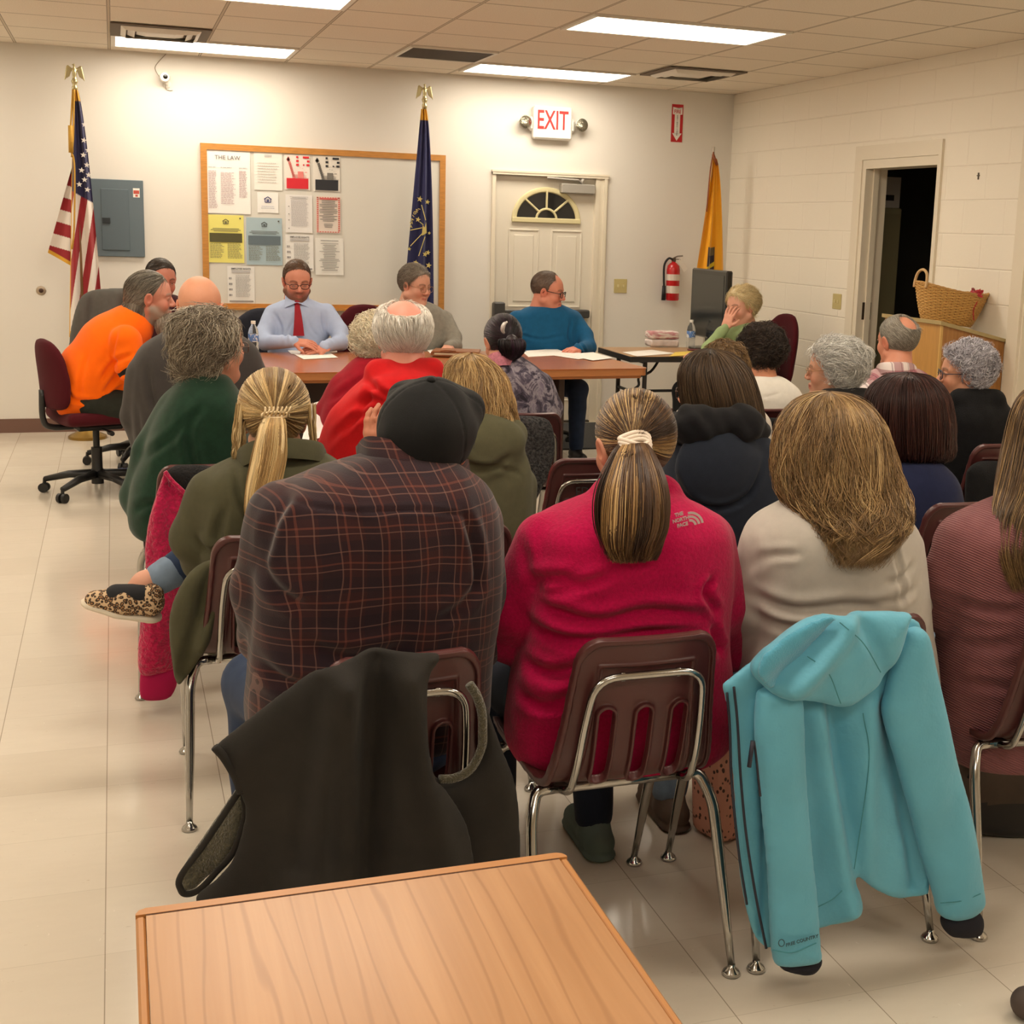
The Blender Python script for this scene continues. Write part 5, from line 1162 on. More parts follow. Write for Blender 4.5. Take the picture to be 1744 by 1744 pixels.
def creases(V, N, lines, Y0, side=-1):
    """soft folds: lines=[([(px,py)...], depth, width)] on the surface near plane Y0"""
    out = V.copy()
    for pts, dep, wd in lines:
        P = np.array([at(px, py, Y0)[[0, 2]] for px, py in pts]); P = smooth_path(np.c_[P, P[:, :1]*0], 14)[:, :2] if len(P) > 2 else P
        x, z = V[:, 0], V[:, 2]; best = np.full(len(V), 9.); tb = np.zeros(len(V)); m = len(P)-1
        for i in range(m):
            a, b = P[i], P[i+1]; e = b-a; t = np.clip(((x-a[0])*e[0]+(z-a[1])*e[1])/(e@e+1e-12), 0, 1); dx, dz = x-a[0]-t*e[0], z-a[1]-t*e[1]; d = np.hypot(dx, dz); mm = d < best; best[mm] = d[mm]; tb[mm] = ((i+t)/m)[mm]
        fade = np.clip(np.minimum(tb, 1-tb)*5+.15, 0, 1)*np.clip(side*(V[:, 1]-Y0)*12+1.6, 0, 1)
        out += N*((-dep*np.exp(-(best/wd)**2)+.55*dep*np.exp(-((best-2.0*wd)/(1.1*wd))**2))*fade)[:, None]
    return out
def garment_fold(V, N, amp=.004, sc=9, seed=0, stretch=(1, 1, .6)):
    Q = V*np.array(stretch); w_ = np.stack([vnoise(Q, sc*.7, seed+5), vnoise(Q, sc*.7, seed+6), vnoise(Q, sc*.7, seed+7)], 1)*.05
    n = fbm(Q+w_, sc, 2, seed); r = 1-np.abs(n)*2.2
    return V+N*(amp*(np.clip(r, -1, 1)-.3))[:, None]
# ---- person
PEOPLE = {}
class Person:
    def __init__(s, key, base, label, Yt):
        s.key, s.Y = key, Yt; s.root = empty('person', (base[0], base[1], 0), 0, label, 'person'); s.o = V3(base[0], base[1], 0); s.prims = []; s.body = Part(); s.skin = (214, 160, 132); PEOPLE[key] = s
    def prof(s, rows, lean=0.0, dep=.62, dmax=.15, z0=.75, yc=0.0, n=2.5, neck=None):
        """rows (py,pxL,pxR) -> loft levels at plane Y"""
        lv = []
        for row in rows:
            py, l, r = row[:3]; Y = s.Y+yc; c = at((l+r)/2, py, Y); Y += lean*(c[2]-z0); A, B = at(l, py, Y), at(r, py, Y); a = (B[0]-A[0])/2; b = row[3] if len(row) > 3 else min(a*dep+.012, dmax)
            lv.append((A[2]*.5+B[2]*.5, (A[0]+B[0])/2, Y, a, b))
        s.lv = lv; s.n = n; return lv
    def limb(s, pts):
        """[(px,py,dY,r)] -> world chain"""
        return [(at(px, py, s.Y+dy), r) for px, py, dy, r in pts]
    def caps(s, ch, off=0.0, k=.03, k0=None):
        return [(Cap(ch[i][0], ch[i+1][0], ch[i][1]+off, ch[i+1][1]+off), 'u', (k0 if (i == 0 and k0 is not None) else k)) for i in range(len(ch)-1)]
    def garment(s, name, m, prims, h=.009, fold=(.003, 9, 0), cr=None, col=None, relaxn=1, thin=None):
        V, F = sdf_mesh(prims, h, pad=.04); N = vnormals(V, F)
        if fold: V = garment_fold(V, N, *fold); N = vnormals(V, F)
        if cr: V = creases(V, N, *cr); 
        if relaxn: V = relax(V, F, relaxn, .4)
        c = col(V, vnormals(V, F)) if callable(col) else col
        return np_mesh(name, V-s.o, F, m, s.root, c)
    def fullbody(s, arms, legs, hands=True):
        lo = Loft(s.lv, s.n, inflate=-.036); pr = [(lo, 'u', 0)]
        for a in arms: pr += s.caps(a, -.016, .03)
        for l in legs: pr += s.caps(l, -.012, .03)
        V, F = sdf_mesh(pr, .014, pad=.03); s.body.add(V, F, np.array(lin(s.skin)))
    def finish(s):
        for i in range(len(s.body.V)): s.body.V[i] = s.body.V[i]-s.o
        return s.body.build('body', M_skin, s.root)
    def head(s, px, py, Y, yaw=0, pitch=0, roll=0, sc=1.0, neck=None, **k):
        s.hc = at(px, py, Y); s.R = Rm(yaw, pitch, roll); s.hs = sc
        nk = None
        if neck is not None: nk = (V3(neck)-s.hc) @ s.R
        P = head_geo(k.pop('skin', s.skin), sc, neck=nk, **k); xf(P, s.R, s.hc)
        for V, F, C in zip(P.V, P.F, P.C): pass
        base = 0
        allV = np.vstack(P.V); allF = np.vstack(P.F); allC = np.vstack(P.C); s.body.add(allV, allF, allC)
    def hair(s, name='hair'):
        p = Part(); s._h = p; return p
    def hair_done(s, name='hair', label=None):
        p = s._h
        for i in range(len(p.V)): p.V[i] = p.V[i]-s.o
        o = p.build(name, M_hair, s.root)
        if label: o['label'] = label
        return o
    def glasses(s, m=None, w_=.024, hh=.017, rnd=1, thick=.0016):
        m = m or mat('spectacle_black', (26, 22, 22), .25); mb = MB(); T = lambda p: s.hc-s.o+s.R @ (V3(p)*s.hs)
        for sx in (-1, 1):
            mb.tube([T((sx*.032+w_*np.sign(math.cos(a))*abs(math.cos(a))**(.7), .102-.006*abs(math.cos(a)+sx*-.0), -.002+hh*np.sign(math.sin(a))*abs(math.sin(a))**(.75))) for a in np.linspace(0, 2*PI, 21)[:-1]], thick, 6, closed=True)
            mb.tube([T((sx*.057, .098, .006)), T((sx*.073, .075, .006)), T((sx*.083, .0, .010)), T((sx*.084, -.012, -.006))], thick*.9, 6)
        mb.tube([T((-.009, .104, .003)), T((0, .108, .006)), T((.009, .104, .003))], thick, 6)
        return mb.build('glasses', m, s.root, smooth=True)
    def hand(s, wrist, ydir, zdir, curl=.5, spread=.1, sc=.95, mirror=False):
        R = axes(ydir, zdir)
        if mirror: R = R.copy(); R[:, 0] *= -1
        V, F = sdf_mesh(hand_prims(wrist, R, curl, spread, s=sc), .0036, pad=.012); red = np.array(lin(s.skin))*np.array([1, .92, .9]); s.body.add(V, F, red)
def std_legs(p, X, hipz=.50, fwd=(0, 1), Yh=None, knee=.43, r=(.085, .062, .045), spread=.10, footdir=None, kz=.49, back=0.0):
    f = V3(fwd[0], fwd[1], 0); f /= np.linalg.norm(f); sd = V3(-f[1], f[0], 0); H = V3(X, Yh if Yh is not None else p.Y, 0); out = []
    for q in (-1, 1):
        h0 = H+sd*q*.085+V3(0, 0, hipz); k_ = H+f*knee+sd*q*(spread+.03)+V3(0, 0, kz); a = H+f*(knee-back)+sd*q*(spread+.03)+V3(0, 0, .10)
        out.append([(h0, r[0]), (k_, r[1]), (a, r[2])])
    return out, f
def shoes(p, legs, f, m, L=.19, name='shoe'):
    for l in legs:
        a = l[-1][0]; a0 = V3(a[0], a[1], 0)-f*.045; pr = [(Cap(a0+V3(0, 0, .042), a0+f*L+V3(0, 0, .032), .040, .032), 'u', 0), (Cap(a0+f*.04+V3(0, 0, .05), a0+f*.04+V3(0, 0, .10), .042, .040), 'u', .02), (Cap(a0+V3(0, 0, .012), a0+f*L+V3(0, 0, .012), .044, .038, flat=((0, 0, 1), .30)), 'u', .004)]
        V, F = sdf_mesh(pr, .007); V[:, 2] = np.maximum(V[:, 2], .001); np_mesh(name, V-p.o, F, m, p.root)
def fabric(name, col, fine=500, fs=.4, rough=.92, sheen=.06, coarse=None, fn=None, amt=.12, fd=.0012):
    def f(t, c):
        n = t.noise(t.coord(), 30, 4, .6); t.color(t.ramp(n, [(.3, tuple(x*(1-amt) for x in c)), (.7, tuple(min(1, x*(1+amt)) for x in c))]))
        t.bump(t.noise(t.coord(), fine, 2, .6), fs, fd)
        if fn: fn(t, c)
    return mat(name, col, rough, spec=.22, sheen=sheen, fn=f)
M_jeans = fabric('blue_denim', (44, 58, 84), 700, .4); M_djeans = fabric('dark_denim', (26, 32, 46), 700, .4); M_blackp = fabric('black_trousers', (30, 30, 30), 700, .3)
M_shoe = mat('dark_shoe', (34, 30, 30), .5); M_ljeans = fabric('light_denim', (120, 138, 160), 700, .4)
# ================================================================== GARMENTS HANGING ON CHAIRS
def panel(poly, Y, T=.02, off=None, h=.006, edge=.02, seed=0, wob=.006, lean=0.0, amp=1.0, bow=0.0, bowc=None):
    """thick cloth piece: outline in photo pixels placed on plane Y; T half thickness, off(x,z)->y shift"""
    pts = [at(px, py, Y) for px, py in poly]; P = np.array([[q[0], q[2]] for q in pts]); P = smooth_path(np.vstack([np.c_[P, P[:, :1]*0], np.r_[P[0], 0][None]]), len(P)*6)[:-1, :2]
    lo = P.min(0)-.03; hi = P.max(0)+.03; xs = np.arange(lo[0], hi[0], h); zs = np.arange(lo[1], hi[1], h); X2, Z2 = np.meshgrid(xs, zs, indexing='ij'); sd = poly_sd(P, X2, Z2)
    t = T*np.sqrt(np.clip(1-np.exp(np.minimum(sd, 0)/edge), 0, 1))+.0025
    o = (off(X2, Z2) if off else 0)+wob*fbm(np.stack([X2*1.0, Z2*.35, X2*0], -1), 11, 2, seed)*amp
    if bowc is not None: o = o+bow*((X2-bowc)/.25)**2
    R_ = T+.03+np.abs(o).max(); ys = np.arange(-R_, R_, h); f = np.maximum(np.abs(ys[None, :, None]-o[:, None, :])-t[:, None, :], sd[:, None, :])
    V, F = surf(f.astype(np.float32), np.array([xs[0], ys[0], zs[0]]), h); V = relax(V, F, 2, .5); zt = P[:, 1].max(); V[:, 1] += Y+lean*(zt-V[:, 2]); return V, F
def folds(*L):
    """L: (px0,py0,px1,py1,depth,width,Y) vertical-ish folds as world lines; negative depth = towards the camera"""
    G = []
    for x0, y0, x1, y1, d, w_, Y in L: a, b = at(x0, y0, Y), at(x1, y1, Y); G.append((a[[0, 2]], b[[0, 2]], d, w_))
    def f(X, Z):
        r = 0
        for a, b, d, w_ in G:
            e = b-a; t = ((X-a[0])*e[0]+(Z-a[1])*e[1])/(e@e); tc = np.clip(t, 0, 1); q = np.hypot(X-a[0]-tc*e[0], Z-a[1]-tc*e[1]); r = r+d*np.exp(-(q/w_)**2)
        return r
    return f
def drape(name, origin, label, cat, group=None):
    return empty(name, origin, 0, label, cat, group), V3(origin)
def pn(root, o, name, m, *a, **k):
    V, F = panel(*a, **k); return np_mesh(name, V-o, F, m, root)
# ================================================================== PEOPLE: last row (nearest the camera)
# ---- woman in pink fleece
def fleece(t, c):
    v = t.coord(); n = t.noise(v, 130, 3, .7); t.color(t.ramp(n, [(.32, tuple(x*.80 for x in c)), (.7, tuple(min(1, x*1.12) for x in c))])); t.bump(n, .55, .004)
M_pink = mat('pink_fleece', (180, 4, 70), .97, sheen=.12, spec=.2, fn=fleece)
p = Person('pink', (-3.893, -7.70), 'woman seen from behind in bright pink fleece with a brown ponytail and white hair tie', -7.70)
p.skin = (206, 152, 124)
p.prof([(836, 1035, 1130), (850, 990, 1165), (866, 940, 1200), (886, 908, 1226), (930, 900, 1236), (1000, 895, 1234), (1060, 898, 1228), (1110, 885, 1228), (1160, 872, 1235), (1220, 862, 1240), (1262, 866, 1240), (1292, 905, 1215)], lean=-.05, dmax=.155)
arms = [p.limb([(925, 925, .0, .062), (873, 1040, .05, .058), (862, 1085, .10, .052), (905, 1110, .30, .042), (960, 1110, .38, .034)]), p.limb([(1205, 925, 0, .062), (1228, 1030, .03, .058), (1243, 1105, .10, .050), (1190, 1120, .32, .040), (1130, 1115, .38, .034)])]
legs, f = std_legs(p, -3.893, Yh=-7.66, back=.10)
p.fullbody(arms, legs)
p.head(1077, 763, -7.66, yaw=.10, pitch=-.10, sc=.97, fem=True, neck=at(1085, 850, -7.70))
for a in arms: p.hand(a[-1][0], (a[-1][0]-a[-2][0]), (0, 0, 1), .7)
pr = [(Loft(p.lv, 2.5), 'u', 0)]+p.caps(arms[0], 0, .02)+p.caps(arms[1], 0, .02)+[(Cap(at(1045, 846, -7.69), at(1125, 846, -7.69), .050, .050), 'u', .02)]
cr = [([(985, 985), (940, 1000), (925, 1030)], .016, .011), ([(1040, 975), (975, 1005), (930, 1030)], .010, .010), ([(925, 1040), (1010, 1060), (1100, 1040), (1215, 1050)], .016, .013), ([(900, 1075), (960, 1095), (1080, 1075), (1200, 1068)], .013, .012),
      ([(875, 1130), (940, 1160), (1000, 1135)], .020, .013), ([(880, 1190), (930, 1215), (985, 1190)], .014, .012), ([(1215, 985), (1200, 1010), (1225, 1045)], .014, .009), ([(1215, 1065), (1225, 1095), (1240, 1120)], .014, .010), ([(905, 905), (915, 960), (925, 1010)], .012, .009), ([(870, 1100), (880, 1160), (890, 1230)], .010, .008)]
p.garment('fleece_jacket', M_pink, pr, .0065, (.004, 7, 3), (cr, -7.84))
p.garment('jeans', M_djeans, p.caps(legs[0], .004, .03)+p.caps(legs[1], .004, .03)+[(Ell((-3.893, -7.70, .50), (.18, .14, .06)), 'u', .05)], .012, (.004, 8, 1))
shoes(p, legs, f, mat('grey_green_shoe', (84, 98, 92), .8))
h = p.hair(); tie = at(1079, 752, -7.79)
hair_pony(h, p.R, p.hc, .97, tie, [(*tie, .026), (*at(1078, 775, -7.83), .046), (*at(1076, 830, -7.87), .073), (*at(1076, 890, -7.88), .076), (*at(1074, 930, -7.87), .062), (*at(1074, 955, -7.87), .044)], [(74, 50, 32), (98, 70, 44), (150, 116, 74), (188, 156, 108), (60, 40, 28)], n=4200, tail_n=3600, seed=3, w_=[.30, .30, .2, .08, .12], size=(.084, .108, .097))
p.hair_done(label='brown hair with blond streaks pulled into a ponytail')
mb = MB(); rt = tie-p.o
for k in range(3): mb.tube([rt+V3(.033*math.cos(a), -.012+.010*math.sin(a)+.004*k, .004*math.sin(a*2)+.007*(k-1)+.012*abs(math.cos(a))*0+.010*math.sin(a)) for a in np.linspace(0, 2*PI, 25)[:-1]], .0055, 6, closed=True)
mb.build('hair_tie', mat('white_elastic', (222, 206, 190), .8), p.root, smooth=True)
lg = MB(); c0 = at(1176, 893, -7.862)
def onback(px, py, Y): q = at(px, py, Y)-p.o; return q
M_silver = mat('embroidery_silver', (196, 178, 176), .6)
Ml = Matrix.Translation(Vector(onback(1163, 888, -7.865))) @ Matrix.Rotation(-.22, 4, 'Y') @ Matrix.Rotation(PI/2, 4, 'X')
for i, w_ in enumerate(('THE', 'NORTH', 'FACE')): lg.text(w_, Ml @ Matrix.Translation((-.006+.002*i, .017-i*.012, 0)), .0105, .002, bold=.0003)
Mq = Matrix.Translation(Vector(onback(1175, 896, -7.865))) @ Matrix.Rotation(-.22, 4, 'Y') @ Matrix.Rotation(PI/2, 4, 'X')
for k in range(3):
    r0 = .010+.008*k; arcp = [(r0*math.cos(a), r0*math.sin(a)) for a in np.linspace(0, PI/2, 8)]+[((r0+.005)*math.cos(a), (r0+.005)*math.sin(a)) for a in np.linspace(PI/2, 0, 8)]; lg.prism(arcp, .002, Mq)
lg.build('chest_logo', M_silver, p.root)
p.finish()

# ---- man in plaid shirt and dark cap
def plaid(t, c):
    v = t.coord(); nz = t.noise(v, 3.2, 2); x, y, z = t.sep(v)
    u = t.math('ADD', t.math('ADD', x, t.math('MULTIPLY', y, .35)), t.math('MULTIPLY', nz, .05)); w_ = t.math('ADD', z, t.math('MULTIPLY', nz, .06))
    def ln(q, per, off, wd): return t.math('LESS_THAN', t.math('ABSOLUTE', t.math('SUBTRACT', t.math('FRACT', t.math('ADD', t.math('DIVIDE', q, per), off+50)), .5)), wd)
    b = t.mix(t.noise(v, 5, 2), tuple(lin((44, 22, 26))), tuple(lin((58, 31, 33))))
    b = t.mix(t.math('MULTIPLY', ln(u, .075, 0, .20), .55), b, lin((36, 26, 34))); b = t.mix(t.math('MULTIPLY', ln(w_, .075, .2, .20), .5), b, lin((34, 24, 32)))
    for q in (u, w_):
        b = t.mix(t.math('MULTIPLY', ln(q, .0375, .1, .032), .42), b, lin((128, 92, 82))); b = t.mix(t.math('MULTIPLY', ln(q, .075, .62, .026), .28), b, lin((134, 74, 58)))
    t.color(b); t.bump(t.noise(v, 420, 2), .35, .0015)
M_plaid = mat('plaid_flannel', (60, 32, 34), .95, sheen=.2, spec=.2, fn=plaid)
p = Person('plaid', (-4.36, -7.70), 'man seen from behind in dark red plaid shirt and black baseball cap', -7.70); p.skin = (190, 128, 100)
p.prof([(768, 632, 745), (786, 590, 775), (804, 520, 800), (822, 468, 822), (850, 446, 836), (900, 434, 844), (980, 430, 846), (1060, 428, 842), (1120, 424, 834), (1180, 418, 830), (1230, 420, 828), (1262, 440, 810)], lean=-.06, dmax=.165)
arms = [p.limb([(480, 880, 0, .068), (452, 1000, .05, .064), (455, 1080, .13, .056), (560, 940, .28, .044), (640, 790, .18, .034)]), p.limb([(800, 890, 0, .066), (812, 1000, .04, .062), (806, 1100, .10, .056), (790, 1150, .30, .044), (760, 1150, .40, .036)])]
legs, f = std_legs(p, -4.40, Yh=-7.66, spread=.17)
p.fullbody(arms, legs)
p.head(728, 752, -7.66, yaw=-.45, pitch=.24, roll=.12, sc=1.02, neck=at(690, 800, -7.70), neck_r=.062)
p.hand(arms[0][-1][0], (-.02, .02, 1), (-.8, -.6, 0), .5, .08, .8); p.hand(arms[1][-1][0], (arms[1][-1][0]-arms[1][-2][0]), (0, 0, 1), .7)
pr = [(Loft(p.lv, 2.7), 'u', 0)]+p.caps(arms[0], 0, .022)+p.caps(arms[1], 0, .022)
cr = [([(505, 845), (470, 900), (450, 990)], .012, .009), ([(790, 870), (812, 940), (815, 1010)], .012, .009), ([(430, 1140), (500, 1175), (600, 1172), (740, 1165)], .012, .014), ([(520, 1100), (600, 1120), (700, 1100)], .008, .014), ([(440, 960), (470, 1010), (520, 1040)], .010, .012), ([(830, 980), (790, 1030), (740, 1060)], .009, .012), ([(490, 862), (600, 870), (720, 868), (830, 885)], .004, .004)]
p.garment('plaid_shirt', M_plaid, pr, .0065, (.005, 6, 13), (cr, -7.86))
# shirt collar
ring = [at(x, y, Y) for x, y, Y in ((608, 792, -7.66), (628, 775, -7.735), (680, 783, -7.775), (735, 796, -7.77), (782, 812, -7.72), (800, 812, -7.65))]
P = smooth_path(ring, 30); mb = MB(); up = V3(0, .012, .036); A = np.stack([P+up, P+up*.6+V3(0, -.006, 0), P+V3(0, -.018, -.004), P+V3(0, -.026, -.026)], 1)-p.o
mb.grid(A); mb.grid(A[::-1]+V3(0, .005, -.001)); mb.build('shirt_collar', M_plaid, p.root, smooth=True)
p.garment('jeans', M_jeans, p.caps(legs[0], .008, .03)+p.caps(legs[1], .008, .03)+[(Ell((-4.40, -7.70, .50), (.19, .15, .06)), 'u', .05)], .012, (.005, 8, 2)); shoes(p, legs, f, M_shoe)
h = p.hair(); hair_short(h, p.R, p.hc, 1.02, [(52, 40, 32), (70, 56, 44)], L=.012, n=500, zmin=-.075, seed=5, rad=.0008); p.hair_done()
# cap: crown, brim, button (head frame)
cs = 1.10
def capz(p_): return p.hc+p.R @ (V3(p_)*cs)
lo = MB()
Vc, Fc = sdf_mesh([(Ell((0, -.012, .030), (.092, .112, .098)), 'u', 0), (Cap((-.06, .055, .055), (.06, .055, .055), .035, .035), 'u', .03)], .005, post=lambda f_, X, Y, Z: smax(f_, (-.022-.12*Y-Z).astype(np.float32), .006))
an = np.arctan2(Vc[:, 0], Vc[:, 1]+.012); rr_ = np.hypot(Vc[:, 0], Vc[:, 1]+.012); Nn = vnormals(Vc, Fc); sd = np.abs(((an/(PI/3)+.5) % 1)-.5)*(PI/3)*rr_
Vc = Vc-Nn*(.0022*np.exp(-(sd/.0028)**2))[:, None]+Nn*(.0030*vnoise(Vc, 22, 4))[:, None]
M_cap = fabric('black_cap_twill', (22, 22, 23), 500, .5, amt=.1)
capo = np_mesh('baseball_cap', (Vc*cs) @ p.R.T+p.hc-p.o, Fc, M_cap, p.root)
V2, F2 = sphere((0, -.012, .129), .009); np_mesh('button', (V2*np.array([1, 1, .6])+np.array([0, 0, .0525])*1) @ np.eye(3) @ (np.eye(3)*cs) @ p.R.T+p.hc-p.o, F2, M_cap, capo)
br = np.array([[(.078*math.cos(a)*(1-.0*t), .070+ (.085*math.sin(a))*t*1.0+.03*0, .008-.018*t*t*1-.020*(math.cos(a))**2) for t in np.linspace(0, 1, 8)] for a in np.linspace(0, PI, 24)])
mb = MB(); Bq = (br*cs) @ p.R.T+p.hc-p.o; Bq2 = ((br-np.array([0, 0, .004]))*cs) @ p.R.T+p.hc-p.o; mb.grid(Bq); mb.grid(Bq2[::-1]); mb.build('brim', M_cap, capo, smooth=True)
p.finish()

# ---- woman in light grey sweater, long wavy blond-brown hair
M_grey_sw = fabric('light_grey_knit', (188, 181, 172), 900, .3, amt=.05, sheen=.1, fd=.0008)
p = Person('grey', (-3.37, -7.70), 'woman seen from behind in light grey sweater with long wavy blonde hair', -7.70); p.skin = (214, 160, 132)
p.prof([(842, 1365, 1460), (858, 1330, 1500), (874, 1296, 1528), (895, 1278, 1546), (940, 1272, 1556), (1000, 1276, 1562), (1060, 1285, 1566), (1120, 1275, 1575), (1200, 1265, 1585), (1255, 1270, 1575), (1285, 1300, 1550)], lean=-.04, dmax=.16)
arms = [p.limb([(1305, 935, 0, .060), (1274, 1030, .03, .058), (1272, 1095, .10, .050), (1300, 1120, .30, .042), (1340, 1115, .38, .034)]), p.limb([(1528, 935, 0, .060), (1548, 1020, .03, .056), (1545, 1090, .10, .050), (1510, 1110, .30, .042), (1470, 1105, .38, .034)])]
legs, f = std_legs(p, -3.38, Yh=-7.66)
p.fullbody(arms, legs)
p.head(1412, 765, -7.66, yaw=.45, pitch=-.12, sc=.97, fem=True, neck=at(1412, 855, -7.70))
for a in arms: p.hand(a[-1][0], (a[-1][0]-a[-2][0]), (0, 0, 1), .7)
pr = [(Loft(p.lv, 2.5), 'u', 0)]+p.caps(arms[0], 0, .018)+p.caps(arms[1], 0, .018)
cr = [([(1310, 1000), (1330, 960), (1370, 945)], .007, .008), ([(1300, 1030), (1360, 1045), (1440, 1030), (1530, 1040)], .012, .012), ([(1560, 960), (1530, 985), (1500, 990)], .008, .008), ([(1562, 1000), (1530, 1020), (1480, 1022)], .008, .009), ([(1300, 1050), (1340, 1075), (1440, 1068)], .010, .012), ([(1320, 900), (1315, 960), (1305, 1010)], .009, .007), ([(1520, 920), (1530, 980), (1535, 1030)], .009, .007)]
p.garment('sweater', M_grey_sw, pr, .0065, (.003, 7, 23), (cr, -7.84))
p.garment('jeans', M_ljeans, p.caps(legs[0], .004, .03)+p.caps(legs[1], .004, .03)+[(Ell((-3.38, -7.70, .50), (.18, .14, .06)), 'u', .05)], .012, (.004, 8, 1)); shoes(p, legs, f, mat('brown_shoe', (84, 66, 54), .7))
h = p.hair(); Y = -7.70
def lvl(py, l, r, Yc, b): A, B = at(l, py, Yc), at(r, py, Yc); return (A[2], (A[0]+B[0])/2, Yc, (B[0]-A[0])/2, b)
hair_long(h, [lvl(673, 1408, 1414, -7.68, .01), lvl(680, 1375, 1455, -7.68, .055), lvl(700, 1350, 1480, -7.685, .095), lvl(740, 1333, 1498, -7.69, .120), lvl(800, 1330, 1515, -7.71, .125), lvl(850, 1345, 1530, -7.74, .11), lvl(890, 1385, 1535, -7.79, .08), lvl(925, 1415, 1515, -7.83, .045), lvl(965, 1430, 1482, -7.85, .025)],
    [(110, 84, 56), (140, 108, 72), (176, 142, 96), (206, 174, 124), (92, 70, 48)], n=6000, wave=.026, wf=2.3, seed=8, w_=[.24, .28, .26, .12, .10], rad=.0010, spread=.006)
p.hair_done(label='long wavy brown hair with blond highlights')
p.finish()

# ---- woman in mauve ribbed knit at the right edge
def rib(t, c):
    v = t.coord(); x, y, z = t.sep(v); s_ = t.math('SINE', t.math('MULTIPLY', t.math('ADD', z, t.math('MULTIPLY', x, .45)), 1050)); n = t.noise(v, 30, 3)
    b = t.mix(n, tuple(lin((122, 74, 78))), tuple(lin((146, 94, 96)))); t.color(b); t.bump(s_, .6, .0028)
M_mauve = mat('mauve_rib_knit', (150, 96, 98), .95, sheen=.08, spec=.2, fn=rib)
p = Person('mauve', (-2.72, -7.72), 'woman at the right edge in mauve ribbed cardigan with long straight brown hair', -7.74); p.skin = (210, 156, 130)
p.prof([(842, 1730, 1820), (860, 1680, 1850), (880, 1640, 1875), (910, 1612, 1890), (960, 1608, 1900), (1010, 1618, 1900), (1070, 1622, 1900), (1130, 1606, 1905), (1200, 1592, 1910), (1255, 1600, 1900), (1280, 1620, 1890)], lean=-.04, dmax=.16)
arms = [p.limb([(1652, 925, 0, .066), (1618, 985, .02, .064), (1612, 1035, .06, .060), (1640, 1060, .22, .048), (1690, 1050, .36, .036)]), p.limb([(1880, 930, 0, .062), (1900, 1030, .03, .056), (1890, 1100, .10, .05), (1850, 1110, .3, .04), (1800, 1100, .38, .034)])]
legs, f = std_legs(p, -2.72, Yh=-7.66)
p.fullbody(arms, legs)
p.head(1798, 750, -7.68, yaw=.15, pitch=-.08, sc=.97, fem=True, neck=at(1780, 850, -7.72))
for a in arms: p.hand(a[-1][0], (a[-1][0]-a[-2][0]), (0, 0, 1), .7)
cr = [([(1690, 880), (1655, 930), (1640, 1000)], .010, .008), ([(1625, 1030), (1680, 1045), (1744, 1040)], .012, .012), ([(1600, 1160), (1680, 1120), (1744, 1090)], .010, .014), ([(1605, 1230), (1680, 1180), (1744, 1170)], .008, .012), ([(1650, 1050), (1640, 1130), (1600, 1220)], .008, .012)]
p.garment('cardigan', M_mauve, [(Loft(p.lv, 2.5), 'u', 0)]+p.caps(arms[0], 0, .018)+p.caps(arms[1], 0, .018), .007, (.003, 7, 33), (cr, -7.88))
p.garment('jeans', M_ljeans, p.caps(legs[0], .004, .03)+p.caps(legs[1], .004, .03)+[(Ell((-2.72, -7.70, .50), (.18, .14, .06)), 'u', .05)], .012, (.004, 8, 1)); shoes(p, legs, f, M_shoe)
h = p.hair()
hair_long(h, [lvl(655, 1796, 1806, -7.68, .01), lvl(670, 1758, 1846, -7.68, .07), lvl(700, 1738, 1866, -7.69, .10), lvl(760, 1724, 1876, -7.70, .118), lvl(830, 1708, 1880, -7.74, .11), lvl(880, 1696, 1874, -7.80, .075), lvl(940, 1700, 1862, -7.86, .04), lvl(1010, 1728, 1850, -7.89, .02)],
    [(84, 60, 38), (120, 90, 56), (166, 132, 86), (66, 48, 32)], n=3400, wave=.004, wf=2, seed=9, rad=.0012)
p.hair_done(label='long straight brown hair'); p.finish()
# ================================================================== PEOPLE: rows further forward
def shape_lv(rows, Yc):
    out = []
    for py, l, r, b in rows: A, B = at(l, py, Yc), at(r, py, Yc); out.append((A[2], (A[0]+B[0])/2, Yc, (B[0]-A[0])/2, b))
    return out
def simple(key, X, Y, label, rows, arms, headk, m_top, top_name, m_leg=M_djeans, lean=-.04, fwd=(0, 1), fold=(.003, 7, 1), cr=None, h=.010, dmax=.15, skin=None, sc=1.0, hands=True, legs_on=True, n=2.5, k=.02, dep=.62, cr_side=None, shoe_m=None, extra=None, knee=.43):
    p = Person(key, (X, Y), label, Y); p.skin = skin or (212, 158, 130)
    p.prof(rows, lean=lean, dmax=dmax, n=n, dep=dep); p.n = n
    p.arms = [p.limb(a) for a in arms]; p.legs, p.f = std_legs(p, X, Yh=Y, fwd=fwd, knee=knee)
    p.fullbody(p.arms, p.legs if legs_on else [])
    p.head(*headk['at'], **{a: b for a, b in headk.items() if a != 'at'})
    pr = [(Loft(p.lv, n), 'u', 0)]+sum([p.caps(a, 0, k) for a in p.arms], [])+(extra(p) if extra else [])
    p.top = p.garment(top_name, m_top, pr, h, fold, cr)
    if legs_on:
        H = V3(X, Y, 0)
        p.garment('trousers', m_leg, p.caps(p.legs[0], .004, .03)+p.caps(p.legs[1], .004, .03)+[(Ell((X, Y, .50), (.18, .14, .06)), 'u', .05)], .013, (.004, 8, 1)); shoes(p, p.legs, p.f, shoe_m or M_shoe)
    if hands:
        for a in p.arms: p.hand(a[-1][0], (a[-1][0]-a[-2][0]), (0, 0, 1), .7)
    return p
def fwd_arms(sl, sr, ye=1090, elL=None, elR=None, r=.055): pass

